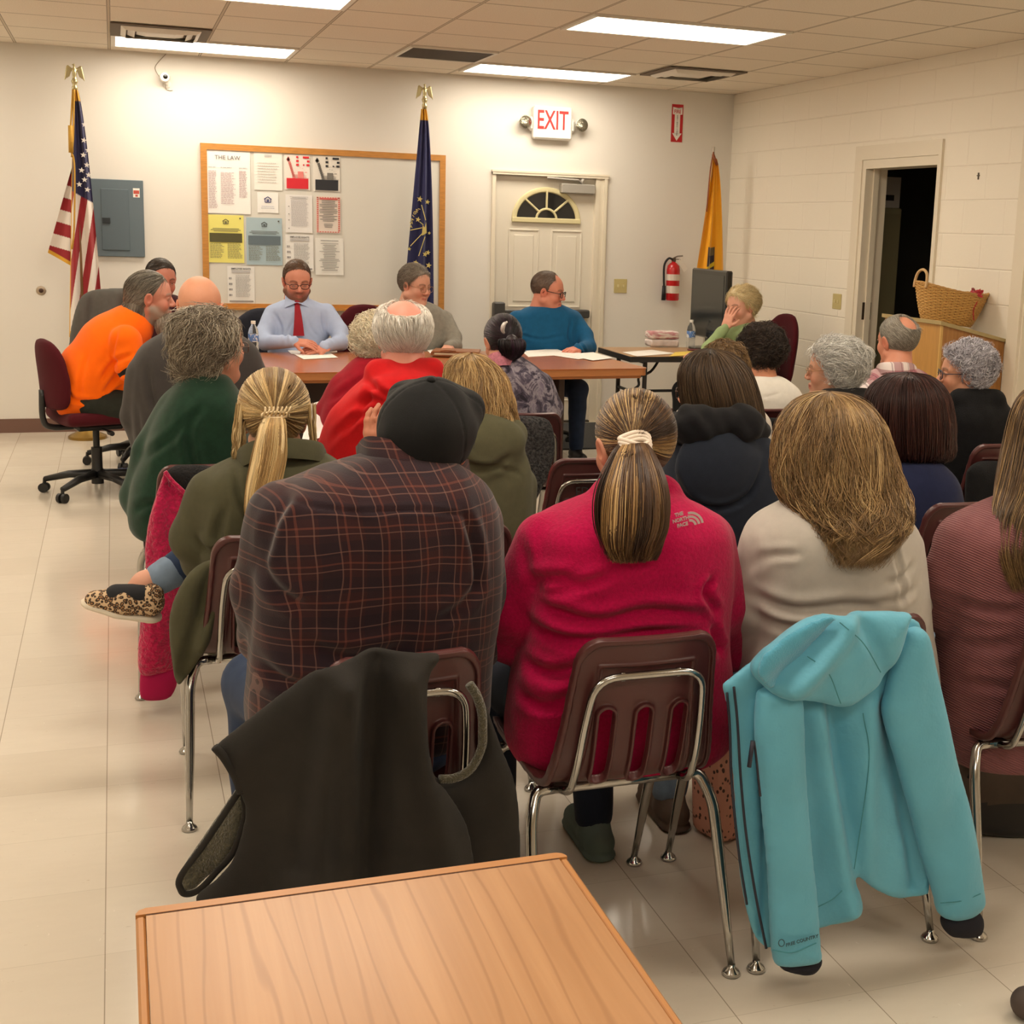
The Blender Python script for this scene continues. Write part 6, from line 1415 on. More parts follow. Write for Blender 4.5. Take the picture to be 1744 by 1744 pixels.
# ---- woman in olive jacket, blonde ponytail (row 3, left)
M_olive = fabric('olive_cotton', (76, 74, 54), 500, .35, amt=.08)
Y5 = -6.66
p = simple('olive', -4.52, Y5, 'woman in olive field jacket with blonde ponytail, legs crossed toward the left', [(765, 440, 525, .06), (776, 405, 560, .09), (792, 362, 590, .12), (815, 338, 604, .14), (860, 330, 612, .15), (920, 338, 605, .15), (990, 345, 590, .15), (1060, 340, 575, .15), (1105, 350, 565, .13)],
    [[(362, 845, 0, .068), (335, 915, .03, .070), (350, 950, .10, .066), (400, 955, .26, .048), (450, 945, .32, .036)], [(585, 845, 0, .062), (590, 920, .04, .056), (570, 950, .12, .05), (520, 950, .28, .04), (480, 945, .34, .034)]],
    dict(at=(467, 714, Y5+.06), yaw=-.10, pitch=-.10, sc=1.04, fem=True, neck=at(475, 790, Y5)), M_olive, 'field_jacket', M_jeans, legs_on=False, fold=(.006, 7, 41), h=.008,
    cr=([([(385, 860), (372, 920), (378, 960)], .012, .010), ([(330, 925), (350, 945), (380, 948)], .012, .010), ([(400, 800), (412, 860), (440, 900)], .010, .008), ([(412, 800), (425, 850), (455, 885)], -.006, .012)], -6.80))
pt = lambda px, py, Y: at(px, py, Y)
legA = [(V3(-4.60, Y5, .52), .085), (pt(385, 915, -6.30), .064), (pt(294, 972, -6.34), .042)]
p.garment('crossed_jeans_leg', M_jeans, p.caps(legA, .004, .03)+[], .008, (.004, 8, 1))
p.garment('turned_up_cuff', M_ljeans, [(Cap(pt(288, 976, -6.345), pt(274, 984, -6.35), .050, .047), 'u', .004)], .007, (.002, 20, 1))
legB = [(V3(-4.44, Y5, .50), .085), (V3(-4.44, -6.28, .48), .066), (V3(-4.55, -6.46, .30), .046)]
p.garment('jeans_leg', M_jeans, p.caps(legB, .004, .03)+[(Ell((-4.52, Y5, .50), (.18, .14, .06)), 'u', .05)], .01, (.004, 8, 1))
ank = pt(246, 994, -6.355)
pr = [(Cap(pt(280, 980, -6.35), ank, .036, .034), 'u', 0), (Cap(ank, pt(225, 1012, -6.36), .034, .03), 'u', .02), (Cap(V3(-4.55, -6.46, .30), V3(-4.53, -6.52, .06), .036, .030), 'u', 0)]
V, F = sdf_mesh(pr, .007); p.body.add(V, F, np.array(lin((216, 160, 136))))
def leo(t, c):
    v = t.coord(); vo = t.new('ShaderNodeTexVoronoi'); vo.inputs['Scale'].default_value = 105; t.link(v, vo.inputs['Vector']); d = vo.outputs['Distance']
    t.color(t.ramp(d, [(0, lin((150, 106, 66))), (.25, lin((160, 116, 74))), (.33, lin((42, 26, 18))), (.5, lin((46, 30, 20))), (.62, lin((206, 176, 140)))]))
M_leo = mat('leopard_canvas', (160, 120, 80), .8, fn=leo)
def shoe_side(p, toe, heel, m, sole_m, collar_m, hgt=.055):
    toe, heel = V3(toe), V3(heel); d = toe-heel; L = np.linalg.norm(d); R = axes(d, (0, -.25, 1)); up = R[:, 2]
    V, F = sdf_mesh([(Cap(heel+d*.12+up*.045, heel+d*.50+up*.040, .038, .040), 'u', 0), (Cap(heel+d*.5+up*.036, heel+d*.90+up*.022, .040, .030), 'u', .03), (Cap(heel+d*.12+up*.05, heel+d*.13+up*.075, .036, .034), 'u', .02)], .005, post=lambda f, X, Y, Z: smax(f, -((X-heel[0])*up[0]+(Y-heel[1])*up[1]+(Z-heel[2])*up[2]-.012).astype(np.float32), .004))
    s_ = np_mesh('shoe', V-p.o, F, m, p.root)
    b = Part(); V, F = sdf_mesh([(Cap(heel+d*.10+up*.006, heel+d*.55+up*.006, .042, .044, flat=(up, .34)), 'u', 0), (Cap(heel+d*.55+up*.006, heel+d*.93+up*.010, .044, .034, flat=(up, .36)), 'u', .01)], .005); np_mesh('sole', V-p.o, F, sole_m, s_)
    V, F = sdf_mesh([(Cap(heel+d*.26+up*.066, heel+d*.62+up*.050, .034, .034), 'u', 0)], .005); np_mesh('elastic_gusset', V-p.o, F, collar_m, s_)
    return s_
shoe_side(p, pt(148, 1032, -6.37), pt(262, 1052, -6.37), M_leo, mat('sole_white', (216, 204, 184), .6), mat('black_elastic', (22, 22, 28), .8))
shoe_side(p, V3(-4.52, -6.30, .012), V3(-4.53, -6.56, .012), M_leo, mat('sole_white'), mat('black_elastic'))
# jacket skirt falling left of the seat
V, F = panel([(352, 955), (395, 950), (400, 980), (380, 1040), (362, 1085), (342, 1120), (318, 1158), (300, 1165), (291, 1110), (288, 1060), (298, 1015), (322, 975)], -6.84, T=.05, edge=.04, off=folds((360, 970, 310, 1150, .03, .02, -6.84), (385, 970, 340, 1100, -.02, .02, -6.84)), h=.007, wob=.035, seed=44); np_mesh('jacket_skirt', V-p.o, F, M_olive, p.root)
ring = [at(x, y, Y) for x, y, Y in ((398, 800, Y5+.04), (412, 780, Y5-.06), (450, 766, Y5-.11), (500, 766, Y5-.11), (545, 772, Y5-.06), (556, 785, Y5+.04))]
P = smooth_path(ring, 24); A = np.stack([P+V3(0, .01, .03), P+V3(0, -.008, .022), P+V3(0, -.02, -.02)], 1)-p.o; mb = MB(); mb.grid(A); mb.grid(A[::-1]+V3(0, .006, -.002)); mb.build('jacket_collar', M_olive, p.root, smooth=True)
h = p.hair(); tie = at(468, 706, -6.79); BL = [(176, 142, 92), (206, 176, 124), (150, 118, 74), (226, 200, 152), (120, 94, 60)]
hair_pony(h, p.R, p.hc, 1.06, tie, [(*tie, .022), (*at(464, 730, -6.84), .034), (*at(458, 780, -6.86), .042), (*at(444, 850, -6.87), .036), (*at(436, 900, -6.86), .016)], BL, n=2800, tail_n=1800, seed=13, size=(.090, .110, .098), wave=.003)
hair_long(h, shape_lv([(690, 402, 420, .01), (720, 398, 418, .012), (760, 396, 416, .012), (790, 400, 410, .004)], Y5), BL, n=160, seed=3, core=.3); hair_long(h, shape_lv([(690, 520, 538, .01), (720, 524, 538, .012), (760, 532, 538, .012), (775, 536, 540, .004)], Y5), BL, n=160, seed=4, core=.3)
p.hair_done(label='blonde hair drawn back into a long ponytail')
mb = MB(); rt = tie-p.o
for k in range(7): mb.tube(smooth_path([rt+V3(-.034+.011*k, -.016, -.004), rt+V3(-.028+.010*k, -.030, .012), rt+V3(-.026+.011*k, -.018, .022)], 8), .0028, 6)
mb.tube([rt+V3(.034*math.cos(a), -.010+.012*math.sin(a), .006*math.sin(a)) for a in np.linspace(0, 2*PI, 20)[:-1]], .004, 6, closed=True).build('hair_clip', mat('clip_pearl_gold', (214, 190, 150), .3, .4), p.root, smooth=True)
p.finish()

# ---- woman with olive hood behind the cap (row 3)
p = simple('olive2', -3.98, -6.64, 'woman in olive hooded jacket mostly hidden behind the man with the cap', [(735, 790, 850, .06), (752, 766, 880, .10), (775, 740, 893, .13), (810, 722, 900, .14), (860, 715, 903, .14), (930, 715, 900, .14), (1000, 720, 900, .13)],
    [[(742, 830, 0, .06), (728, 900, .04, .054), (740, 950, .14, .046), (790, 950, .32, .036)], [(880, 830, 0, .06), (882, 900, .05, .054), (870, 950, .14, .046), (830, 950, .32, .036)]],
    dict(at=(810, 680, -6.60), yaw=-.25, pitch=-.08, sc=.96, fem=True, neck=at(812, 750, -6.64)), fabric('olive_jacket_light', (88, 86, 64), 500, .35, amt=.08), 'hooded_jacket', fold=(.005, 7, 51), h=.010,
    extra=lambda p: [(Ell(at(818, 755, -6.74), (.13, .07, .085)), 'u', .03), (Cap(at(770, 735, -6.68), at(868, 740, -6.68), .05, .05), 'u', .03)], cr=([([(745, 800), (800, 790), (860, 798), (893, 812)], .008, .006), ([(770, 770), (820, 800), (868, 775)], .010, .010)], -6.78))
h = p.hair(); WB = [(150, 116, 72), (190, 154, 102), (214, 182, 130), (110, 82, 52)]
hair_long(h, shape_lv([(606, 798, 806, .01), (614, 768, 832, .06), (640, 757, 858, .095), (690, 752, 872, .115), (735, 770, 878, .11), (765, 800, 880, .06), (790, 835, 878, .02)], -6.62), WB, n=2400, wave=.022, wf=3, seed=21, rad=.0013)
p.hair_done(label='wavy blonde hair'); p.finish()

# ---- person in navy hooded jacket (row 3)
M_navy = fabric('navy_canvas', (36, 42, 54), 500, .35, amt=.10)
p = simple('navy', -3.02, -6.64, 'person in dark navy jacket with quilted hood and straight brown hair', [(722, 1180, 1270, .07), (738, 1155, 1300, .10), (760, 1142, 1318, .13), (800, 1134, 1330, .14), (850, 1130, 1336, .145), (910, 1134, 1332, .14), (980, 1140, 1325, .14)],
    [[(1160, 820, 0, .06), (1152, 890, .04, .056), (1165, 930, .14, .048), (1210, 930, .32, .036)], [(1310, 820, 0, .06), (1318, 890, .05, .056), (1305, 930, .14, .048), (1265, 930, .32, .036)]],
    dict(at=(1210, 668, -6.58), yaw=.75, pitch=-.05, sc=.97, fem=True, neck=at(1222, 740, -6.64)), M_navy, 'hooded_jacket', fold=(.005, 7, 61), h=.010, extra=lambda p: [(Ell(at(1222, 790, -6.76), (.135, .06, .12)), 'u', .03)],
    cr=([([(1150, 790), (1180, 850), (1225, 870), (1280, 850), (1310, 790)], .012, .008)], -6.82))
V, F = sdf_mesh([(Cap(at(1150, 728, -6.66), at(1175, 722, -6.76), .045, .05), 'u', .0), (Cap(at(1175, 722, -6.76), at(1270, 722, -6.76), .05, .05), 'u', .03), (Cap(at(1270, 722, -6.76), at(1288, 735, -6.66), .05, .04), 'u', .03)], .008); N = vnormals(V, F); V = V+N*(.004*np.sin(V[:, 0]*75)*np.sin(V[:, 2]*75+V[:, 0]*30)+.012*fbm(V, 16, 2, 5))[:, None]
np_mesh('quilted_hood_lining', V-p.o, F, fabric('black_quilt', (26, 26, 29), 300, .4, amt=.1), p.root)
h = p.hair(); BR = [(70, 54, 42), (92, 72, 54), (112, 90, 66), (56, 44, 36)]
hair_long(h, shape_lv([(598, 1205, 1212, .01), (606, 1178, 1245, .06), (630, 1160, 1272, .10), (665, 1160, 1286, .12), (700, 1168, 1294, .12), (722, 1176, 1298, .10), (740, 1200, 1300, .07), (762, 1270, 1304, .02)], -6.62), BR, n=2800, wave=.004, wf=2, seed=23, rad=.0012)
p.hair_done(label='straight brown hair'); p.glasses(mat('spectacle_brown', (90, 60, 44), .3), thick=.0013); p.finish()

# ---- person with dark auburn bob (row 3)
p = simple('auburn', -2.36, -6.58, 'person with thick dark auburn bob in a navy top', [(782, 1515, 1585, .07), (795, 1492, 1605, .11), (815, 1475, 1618, .14), (860, 1466, 1626, .15), (920, 1462, 1630, .15), (980, 1466, 1626, .15)],
    [[(1485, 850, 0, .06), (1474, 910, .04, .056), (1490, 950, .14, .048), (1530, 950, .32, .036)], [(1608, 850, 0, .06), (1614, 910, .05, .056), (1600, 950, .14, .048), (1560, 950, .32, .036)]],
    dict(at=(1548, 712, -6.52), yaw=.05, pitch=-.08, sc=.97, fem=True, neck=at(1550, 790, -6.58)), fabric('deep_navy_knit', (30, 36, 66), 600, .3, amt=.1), 'sweater', fold=(.004, 7, 71), h=.010)
h = p.hair(); AU = [(52, 28, 26), (66, 36, 32), (40, 24, 24), (84, 48, 40)]
hair_long(h, shape_lv([(638, 1544, 1552, .01), (645, 1510, 1585, .07), (670, 1485, 1606, .12), (710, 1476, 1616, .135), (750, 1478, 1618, .13), (775, 1486, 1618, .11), (785, 1505, 1608, .08)], -6.56), AU, n=3200, wave=.003, wf=2, seed=25, rad=.0012, endvar=.05)
p.hair_done(label='thick straight dark auburn bob'); p.finish()

# ---- white haired man in red hoodie (row 2)
M_redh = fabric('red_fleece_hoodie', (196, 22, 26), 400, .4, amt=.08)
p = simple('red', -3.93, -5.50, 'white-haired balding man in bright red hooded sweatshirt', [(620, 655, 720, .07), (634, 640, 738, .10), (652, 612, 762, .13), (672, 588, 788, .15), (700, 562, 808, .16), (740, 550, 815, .16), (800, 548, 815, .16), (880, 552, 812, .16)],
    [[(590, 715, 0, .065), (566, 775, .04, .060), (575, 815, .14, .05), (620, 820, .32, .038)], [(785, 715, 0, .065), (802, 775, .04, .060), (795, 815, .14, .05), (750, 820, .32, .038)]],
    dict(at=(686, 576, -5.44), yaw=-.12, pitch=-.12, sc=1.12, neck=at(686, 634, -5.50), neck_r=.060, skin=(222, 150, 130)), M_redh, 'red_hoodie', skin=(222, 160, 138), fold=(.004, 7, 81), h=.010, dmax=.17, lean=-.03,
    extra=lambda p: [(Ell(at(690, 668, -5.60), (.13, .07, .07)), 'u', .04), (Cap(at(645, 636, -5.52), at(734, 632, -5.52), .052, .052), 'u', .03)], cr=([([(628, 648), (655, 672), (700, 690), (740, 690)], .020, .010), ([(600, 700), (640, 680), (680, 700), (730, 715)], .014, .012), ([(590, 740), (625, 690), (640, 650)], .014, .010), ([(560, 770), (600, 720), (650, 700)], .008, .010)], -5.66))
h = p.hair(); WHT = [(232, 224, 212), (246, 240, 230), (212, 202, 190)]
hair_short(h, p.R, p.hc, 1.12, WHT, size=(.093, .112, .094), bald=((0, -.060, .112), .066), L=.045, n=2600, zmin=-.09, comb=(0, -.4, -1), seed=31, lift=.35, rad=.0013)
p.hair_done(label='fluffy white hair around a pink bald crown'); p.finish()

# ---- woman in green sweater (row 2, left)
M_green = fabric('forest_green_knit', (26, 56, 40), 300, .6, amt=.18, sheen=.2)
p = simple('green', -4.62, -5.62, 'woman in dark green fuzzy sweater with wavy grey bob and glasses, turned to the right', [(636, 325, 385, .07), (650, 305, 398, .10), (668, 285, 408, .13), (700, 262, 420, .15), (760, 240, 425, .16), (830, 222, 415, .16), (880, 215, 400, .15), (912, 230, 385, .13)],
    [[(300, 700, .0, .062), (262, 770, .03, .066), (240, 845, .06, .064), (260, 885, .16, .05), (330, 880, .3, .038)], [(395, 700, 0, .064), (410, 755, .05, .060), (425, 800, .18, .05), (455, 800, .34, .036)]],
    dict(at=(367, 590, -5.58), yaw=-1.05, pitch=-.02, roll=.05, sc=1.0, fem=True, neck=at(350, 655, -5.62), old=1, fat=.006), M_green, 'sweater', M_ljeans, fold=(.006, 6, 91), h=.009, lean=-.04, dmax=.17,
    cr=([([(345, 690), (322, 730), (325, 780), (345, 830)], .014, .012), ([(240, 790), (300, 740), (320, 700)], .010, .012), ([(225, 880), (260, 860), (300, 870)], .012, .012)], -5.78))
h = p.hair(); GR = [(132, 118, 100), (164, 150, 130), (192, 180, 160), (108, 94, 80)]
hair_short(h, p.R, p.hc, 1.0, GR, size=(.104, .120, .104), cen=(0, -.030, .030), line=(.8, -.45, .002), zmin=-.125, L=.08, n=3600, curl=1.1, cr=.006, comb=(0, -.5, -.8), lump=.014, seed=33, rad=.0015, lift=.12, extra=[(Ell((-.0, -.045, -.05), (.096, .085, .075)), 'u', .04)])
p.hair_done(label='wavy grey-brown bob'); p.glasses(mat('spectacle_brown'), thick=.0014); p.finish()

# ---- woman with silver curls and glasses (row 2)
p = simple('silver', -2.22, -5.58, 'woman with fluffy silver hair, earring and thin glasses turned to the left', [(668, 1405, 1465, .07), (682, 1385, 1485, .10), (705, 1365, 1500, .13), (745, 1355, 1508, .15), (800, 1352, 1510, .15), (870, 1355, 1508, .15)],
    [[(1378, 730, 0, .055), (1366, 790, .04, .05), (1380, 830, .14, .044), (1420, 830, .32, .034)], [(1488, 730, 0, .055), (1496, 790, .04, .05), (1485, 830, .14, .044), (1450, 830, .32, .034)]],
    dict(at=(1416, 632, -5.54), yaw=.95, pitch=-.05, sc=.97, fem=True, neck=at(1432, 690, -5.58), old=1), fabric('charcoal_top', (44, 42, 42), 500, .3), 'top', fold=(.003, 7, 95), h=.012,
    extra=lambda p: [(Cap(at(1410, 680, -5.62), at(1470, 680, -5.62), .045, .045), 'u', .03)])
h = p.hair(); SV = [(206, 202, 196), (226, 222, 216), (240, 238, 232), (176, 172, 166)]
hair_short(h, p.R, p.hc, .97, SV, size=(.100, .118, .104), cen=(0, -.030, .038), line=(.8, -.5, .006), zmin=-.085, L=.07, n=2600, curl=1.0, cr=.008, comb=(0, -.6, -.5), lump=.010, seed=35, rad=.0013)
p.hair_done(label='fluffy silver hair'); p.glasses(mat('spectacle_gold', (150, 110, 70), .3, .6), thick=.0012)
V, F = sphere(p.hc+p.R@V3(-.082, -.002, -.045), .006); np_mesh('earring', V-p.o, F, mat('pearl', (226, 218, 204), .2), p.root); p.finish()

# ---- woman in black coat (row 2, right)
M_blk = fabric('black_wool_coat', (20, 20, 22), 260, .8, amt=.3, sheen=.03, fd=.003)
p = simple('blackcoat', -1.48, -5.58, 'woman in black fuzzy coat with short silver curls and dark glasses in profile', [(672, 1635, 1690, .07), (682, 1620, 1705, .10), (700, 1610, 1715, .13), (740, 1603, 1724, .15), (800, 1598, 1732, .16), (870, 1596, 1738, .16), (920, 1600, 1735, .15)],
    [[(1618, 740, 0, .062), (1604, 810, .04, .06), (1615, 855, .14, .05), (1655, 860, .32, .036)], [(1708, 740, 0, .062), (1724, 810, .04, .06), (1715, 855, .14, .05), (1680, 860, .32, .036)]],
    dict(at=(1640, 638, -5.54), yaw=1.12, pitch=.0, sc=.98, fem=True, neck=at(1658, 690, -5.58), old=1, skin=(208, 150, 120)), M_blk, 'coat', M_blackp, fold=(.004, 7, 97), h=.011,
    extra=lambda p: [(Cap(at(1635, 682, -5.60), at(1692, 682, -5.64), .05, .05), 'u', .02)])
h = p.hair(); LV = [(186, 180, 188), (214, 208, 216), (232, 228, 234), (138, 132, 138)]
hair_short(h, p.R, p.hc, .98, LV, size=(.089, .110, .102), cen=(0, -.024, .038), line=(.8, -.62, -.002), zmin=-.080, L=.045, n=2600, curl=1.1, cr=.009, comb=(0, -.3, .2), lump=.008, seed=37, rad=.0013, lift=.7)
p.hair_done(label='short tousled silver curls'); p.glasses(mat('spectacle_navy', (40, 46, 66), .25), thick=.002, hh=.020, w_=.026); p.finish()

# ---- person with short brown curls (row 2, mostly hidden)
p = simple('brown', -2.64, -5.50, 'person with short light brown hair and white top behind the navy jacket', [(672, 1200, 1258, .07), (686, 1178, 1285, .10), (700, 1152, 1300, .12), (740, 1145, 1308, .14), (800, 1145, 1308, .14), (860, 1150, 1305, .14)],
    [[(1168, 725, 0, .055), (1156, 780, .04, .05), (1170, 820, .14, .044), (1210, 820, .32, .034)], [(1290, 725, 0, .055), (1300, 780, .04, .05), (1290, 820, .14, .044), (1250, 820, .32, .034)]],
    dict(at=(1229, 636, -5.46), yaw=.1, pitch=-.05, sc=.95, fem=True, neck=at(1229, 690, -5.50)), fabric('off_white_knit', (214, 204, 190), 500, .3, amt=.05), 'top', h=.012)
h = p.hair(); hair_short(h, p.R, p.hc, .95, [(120, 92, 58), (150, 118, 76), (96, 72, 46)], size=(.094, .112, .102), L=.05, n=1600, curl=1.0, cr=.007, lump=.008, seed=39, rad=.0013); p.hair_done(); p.finish()

# ---- bald man in grey suit (row 1)
M_suit = fabric('grey_suit', (64, 60, 58), 700, .25, amt=.07, sheen=.1)
p = simple('suit', -4.42, -4.52, 'bald man in dark grey suit jacket seen from behind', [(552, 315, 375, .08), (564, 280, 405, .11), (580, 248, 430, .14), (605, 228, 446, .16), (650, 221, 450, .165), (710, 222, 450, .165), (770, 230, 440, .16), (820, 240, 430, .15)],
    [[(245, 640, 0, .070), (234, 710, .04, .066), (250, 765, .12, .056), (320, 770, .3, .04)], [(425, 640, 0, .070), (436, 700, .05, .064), (425, 750, .14, .054), (390, 760, .3, .04)]],
    dict(at=(341, 524, -4.48), yaw=-.35, pitch=-.05, roll=.04, sc=1.08, neck=at(338, 565, -4.52), neck_r=.068, skin=(222, 158, 126)), M_suit, 'suit_jacket', M_blackp, skin=(222, 158, 126), fold=(.004, 7, 99), h=.011, dmax=.17,
    cr=([([(250, 620), (262, 690), (300, 740)], .012, .010), ([(232, 690), (240, 760), (236, 820)], .010, .010)], -4.70))
p.finish()

# ---- white curls, crimson shirt (row 1)
p = simple('crimson', -3.84, -4.60, 'person with fluffy white hair in crimson shirt left of the red hoodie', [(606, 610, 660, .07), (618, 598, 680, .10), (636, 578, 700, .13), (665, 560, 712, .15), (700, 545, 718, .16), (760, 540, 720, .16), (820, 545, 715, .15)],
    [[(585, 660, 0, .062), (558, 705, .05, .058), (552, 740, .14, .05), (590, 745, .32, .036)], [(695, 680, 0, .06), (706, 730, .05, .054), (698, 760, .14, .046), (660, 765, .32, .034)]],
    dict(at=(638, 585, -4.56), yaw=-.15, pitch=-.1, sc=.97, fem=True, neck=at(638, 622, -4.60)), fabric('crimson_shirt', (150, 14, 34), 500, .3, amt=.1), 'shirt', h=.012, cr=([([(560, 690), (600, 660), (630, 640)], .010, .010)], -4.75))
h = p.hair(); hair_short(h, p.R, p.hc, .97, [(240, 226, 198), (246, 236, 212), (224, 208, 178)], size=(.098, .116, .104), cen=(0, -.025, .032), zmin=-.10, L=.06, n=1800, curl=1.1, cr=.009, comb=(0, -.5, -.6), lump=.01, seed=41, rad=.0015); p.hair_done(label='fluffy cream-white hair'); p.finish()
# sheet of paper on that lap
q = [at(x, y, -4.42) for x, y in ((516, 752), (530, 690), (562, 672), (570, 690), (540, 742))]; mb = MB()
q = [at(513, 754, -4.80), at(529, 688, -4.50), at(568, 676, -4.46), at(556, 742, -4.72)]; mb.add([v for v in q]+[v-V3(0, 0, .0015) for v in q], [(0, 1, 2, 3), (7, 6, 5, 4), (0, 3, 7, 4), (1, 0, 4, 5), (2, 1, 5, 6), (3, 2, 6, 7)])
tag(mb.build('paper_sheet', mat('paper_law')), 'white sheet of paper held beside the blonde ponytail and the crimson shirt', 'paper')

# ---- tie-dye shirt, dark bun (row 1)
def tie(t, c):
    v = t.coord(); n = t.noise(v, 14, 5, .62, 1.6); t.color(t.ramp(n, [(.36, lin((34, 30, 42))), (.47, lin((84, 76, 92))), (.55, lin((150, 142, 150))), (.66, lin((108, 96, 116)))]))
M_tie = mat('tie_dye_cotton', (100, 90, 110), .9, fn=tie)
p = simple('tiedye', -3.22, -4.60, 'woman in grey and black tie-dye shirt with dark bun and purple hair', [(604, 835, 880, .06), (616, 826, 905, .10), (632, 822, 925, .13), (660, 822, 940, .14), (700, 826, 946, .145), (750, 834, 944, .14), (800, 838, 940, .13)],
    [[(836, 660, 0, .05), (830, 700, .05, .045), (842, 730, .14, .04), (880, 730, .3, .032)], [(922, 655, 0, .058), (938, 695, .04, .054), (934, 735, .12, .046), (900, 740, .3, .034)]],
    dict(at=(855, 584, -4.54), yaw=.12, pitch=-.25, sc=.95, fem=True, neck=at(856, 620, -4.60)), M_tie, 'tie_dye_shirt', M_djeans, skin=(206, 148, 116), h=.010, fold=(.004, 8, 101), dmax=.14)
h = p.hair(); tie_ = at(868, 578, -4.68); DK = [(30, 22, 24), (44, 32, 34), (58, 34, 52), (22, 18, 20)]
hair_pony(h, p.R, p.hc, .97, tie_, [(*tie_, .02), (*at(871, 578, -4.71), .052), (*at(872, 590, -4.72), .060), (*at(872, 604, -4.71), .045), (*at(870, 612, -4.69), .02)], DK, n=1800, tail_n=900, seed=43, w_=[.3, .2, .35, .15], rad=.0013); p.hair_done(label='dark hair with purple tint in a low bun')
mb = MB().tube(smooth_path([at(x, y, -4.775)-p.o for x, y in ((864, 548), (858, 553), (856, 562), (859, 568))], 12), [.004+.006*math.sin(PI*i/11) for i in range(12)], 8); mb.build('hair_clip', mat('silver_clip', (200, 194, 190), .3, .5), p.root, smooth=True)
P = smooth_path([at(828, 625, -4.57), at(838, 614, -4.66), at(858, 610, -4.71), at(880, 612, -4.66), at(888, 622, -4.57)], 20)-p.o; mb = MB(); A = np.stack([P+V3(0, .012, .030), P+V3(0, -.004, 0), P+V3(0, -.012, -.03)], 1); mb.grid(A); mb.grid(A[::-1]+V3(0, .004, 0)); mb.build('pink_lanyard', mat('pink_cloth', (196, 122, 138), .8, noise=(60, .3)), p.root, smooth=True); p.finish()

# ---- woman in white top with dark curls (row 1)
p = simple('white', -1.98, -4.60, 'woman in white long-sleeved top with short dark brown curls', [(640, 1280, 1328, .06), (650, 1262, 1345, .10), (662, 1252, 1358, .125), (690, 1248, 1366, .14), (730, 1250, 1366, .14), (790, 1252, 1362, .14)],
    [[(1268, 690, 0, .055), (1262, 740, .04, .05), (1272, 780, .14, .044), (1300, 785, .32, .034)], [(1350, 690, 0, .055), (1358, 740, .04, .05), (1350, 780, .14, .044), (1320, 785, .32, .034)]],
    dict(at=(1293, 603, -4.54), yaw=.15, pitch=-.18, sc=.97, fem=True, neck=at(1302, 652, -4.60), neck_r=.060, skin=(214, 146, 112)), fabric('white_marl_knit', (222, 216, 206), 500, .3, amt=.05), 'top', skin=(214, 146, 112), h=.010,
    cr=([([(1270, 670), (1300, 678), (1340, 668)], .004, .005)], -4.75))
h = p.hair(); hair_short(h, p.R, p.hc, .97, [(46, 36, 30), (62, 48, 40), (36, 28, 26), (80, 64, 52)], size=(.100, .118, .106), cen=(0, -.022, .036), zmin=-.085, L=.06, n=2200, curl=1.2, cr=.011, comb=(.2, -.5, -.3), lump=.012, seed=45, rad=.0015, lift=.5); p.hair_done(label='short dark brown curls'); p.finish()

# ---- balding man in pink checked shirt (row 1)
def chk(t, c):
    v = t.coord(); x, y, z = t.sep(v)
    def ln(q, per, off, wd): return t.math('LESS_THAN', t.math('ABSOLUTE', t.math('SUBTRACT', t.math('FRACT', t.math('ADD', t.math('DIVIDE', q, per), off+50)), .5)), wd)
    b = t.mix(t.math('MULTIPLY', ln(x, .10, 0, .27), .6), tuple(lin((226, 212, 208))), tuple(lin((140, 50, 72)))); b = t.mix(t.math('MULTIPLY', ln(z, .10, .3, .27), .6), b, tuple(lin((140, 50, 72)))); b = t.mix(t.math('MULTIPLY', ln(x, .05, .2, .05), .5), b, tuple(lin((90, 30, 60)))); t.color(b)
p = simple('plaidpink', -1.22, -4.60, 'balding grey-haired man in pink and white checked shirt', [(626, 1505, 1555, .07), (636, 1485, 1575, .11), (650, 1462, 1592, .14), (680, 1450, 1600, .15), (730, 1448, 1604, .16), (790, 1450, 1602, .16)],
    [[(1472, 690, 0, .06), (1462, 740, .04, .055), (1475, 780, .14, .046), (1510, 785, .32, .036)], [(1582, 690, 0, .06), (1592, 740, .04, .055), (1582, 780, .14, .046), (1550, 785, .32, .036)]],
    dict(at=(1527, 582, -4.54), yaw=.18, pitch=-.05, sc=1.05, neck=at(1529, 636, -4.60), neck_r=.062, skin=(214, 146, 118)), mat('pink_check_cotton', (180, 120, 130), .85, fn=chk), 'checked_shirt', skin=(214, 146, 118), h=.010)
h = p.hair(); hair_short(h, p.R, p.hc, 1.05, [(150, 142, 128), (178, 170, 156), (122, 114, 104)], size=(.086, .108, .096), bald=((.0, -.075, .095), .045), L=.028, n=1800, zmin=-.075, comb=(.2, -.6, -.7), seed=47, rad=.0011, lift=.1)
p.hair_done(label='short grey hair around a bald patch'); P = smooth_path([at(1492, 640, -4.56), at(1500, 628, -4.66), at(1528, 626, -4.72), at(1556, 628, -4.66), at(1562, 640, -4.56)], 20)-p.o
mb = MB(); A = np.stack([P+V3(0, .010, .026), P+V3(0, -.004, .02), P+V3(0, -.018, -.02)], 1); mb.grid(A); mb.grid(A[::-1]+V3(0, .004, 0)); mb.build('shirt_collar', mat('pink_check_cotton'), p.root, smooth=True); p.finish()
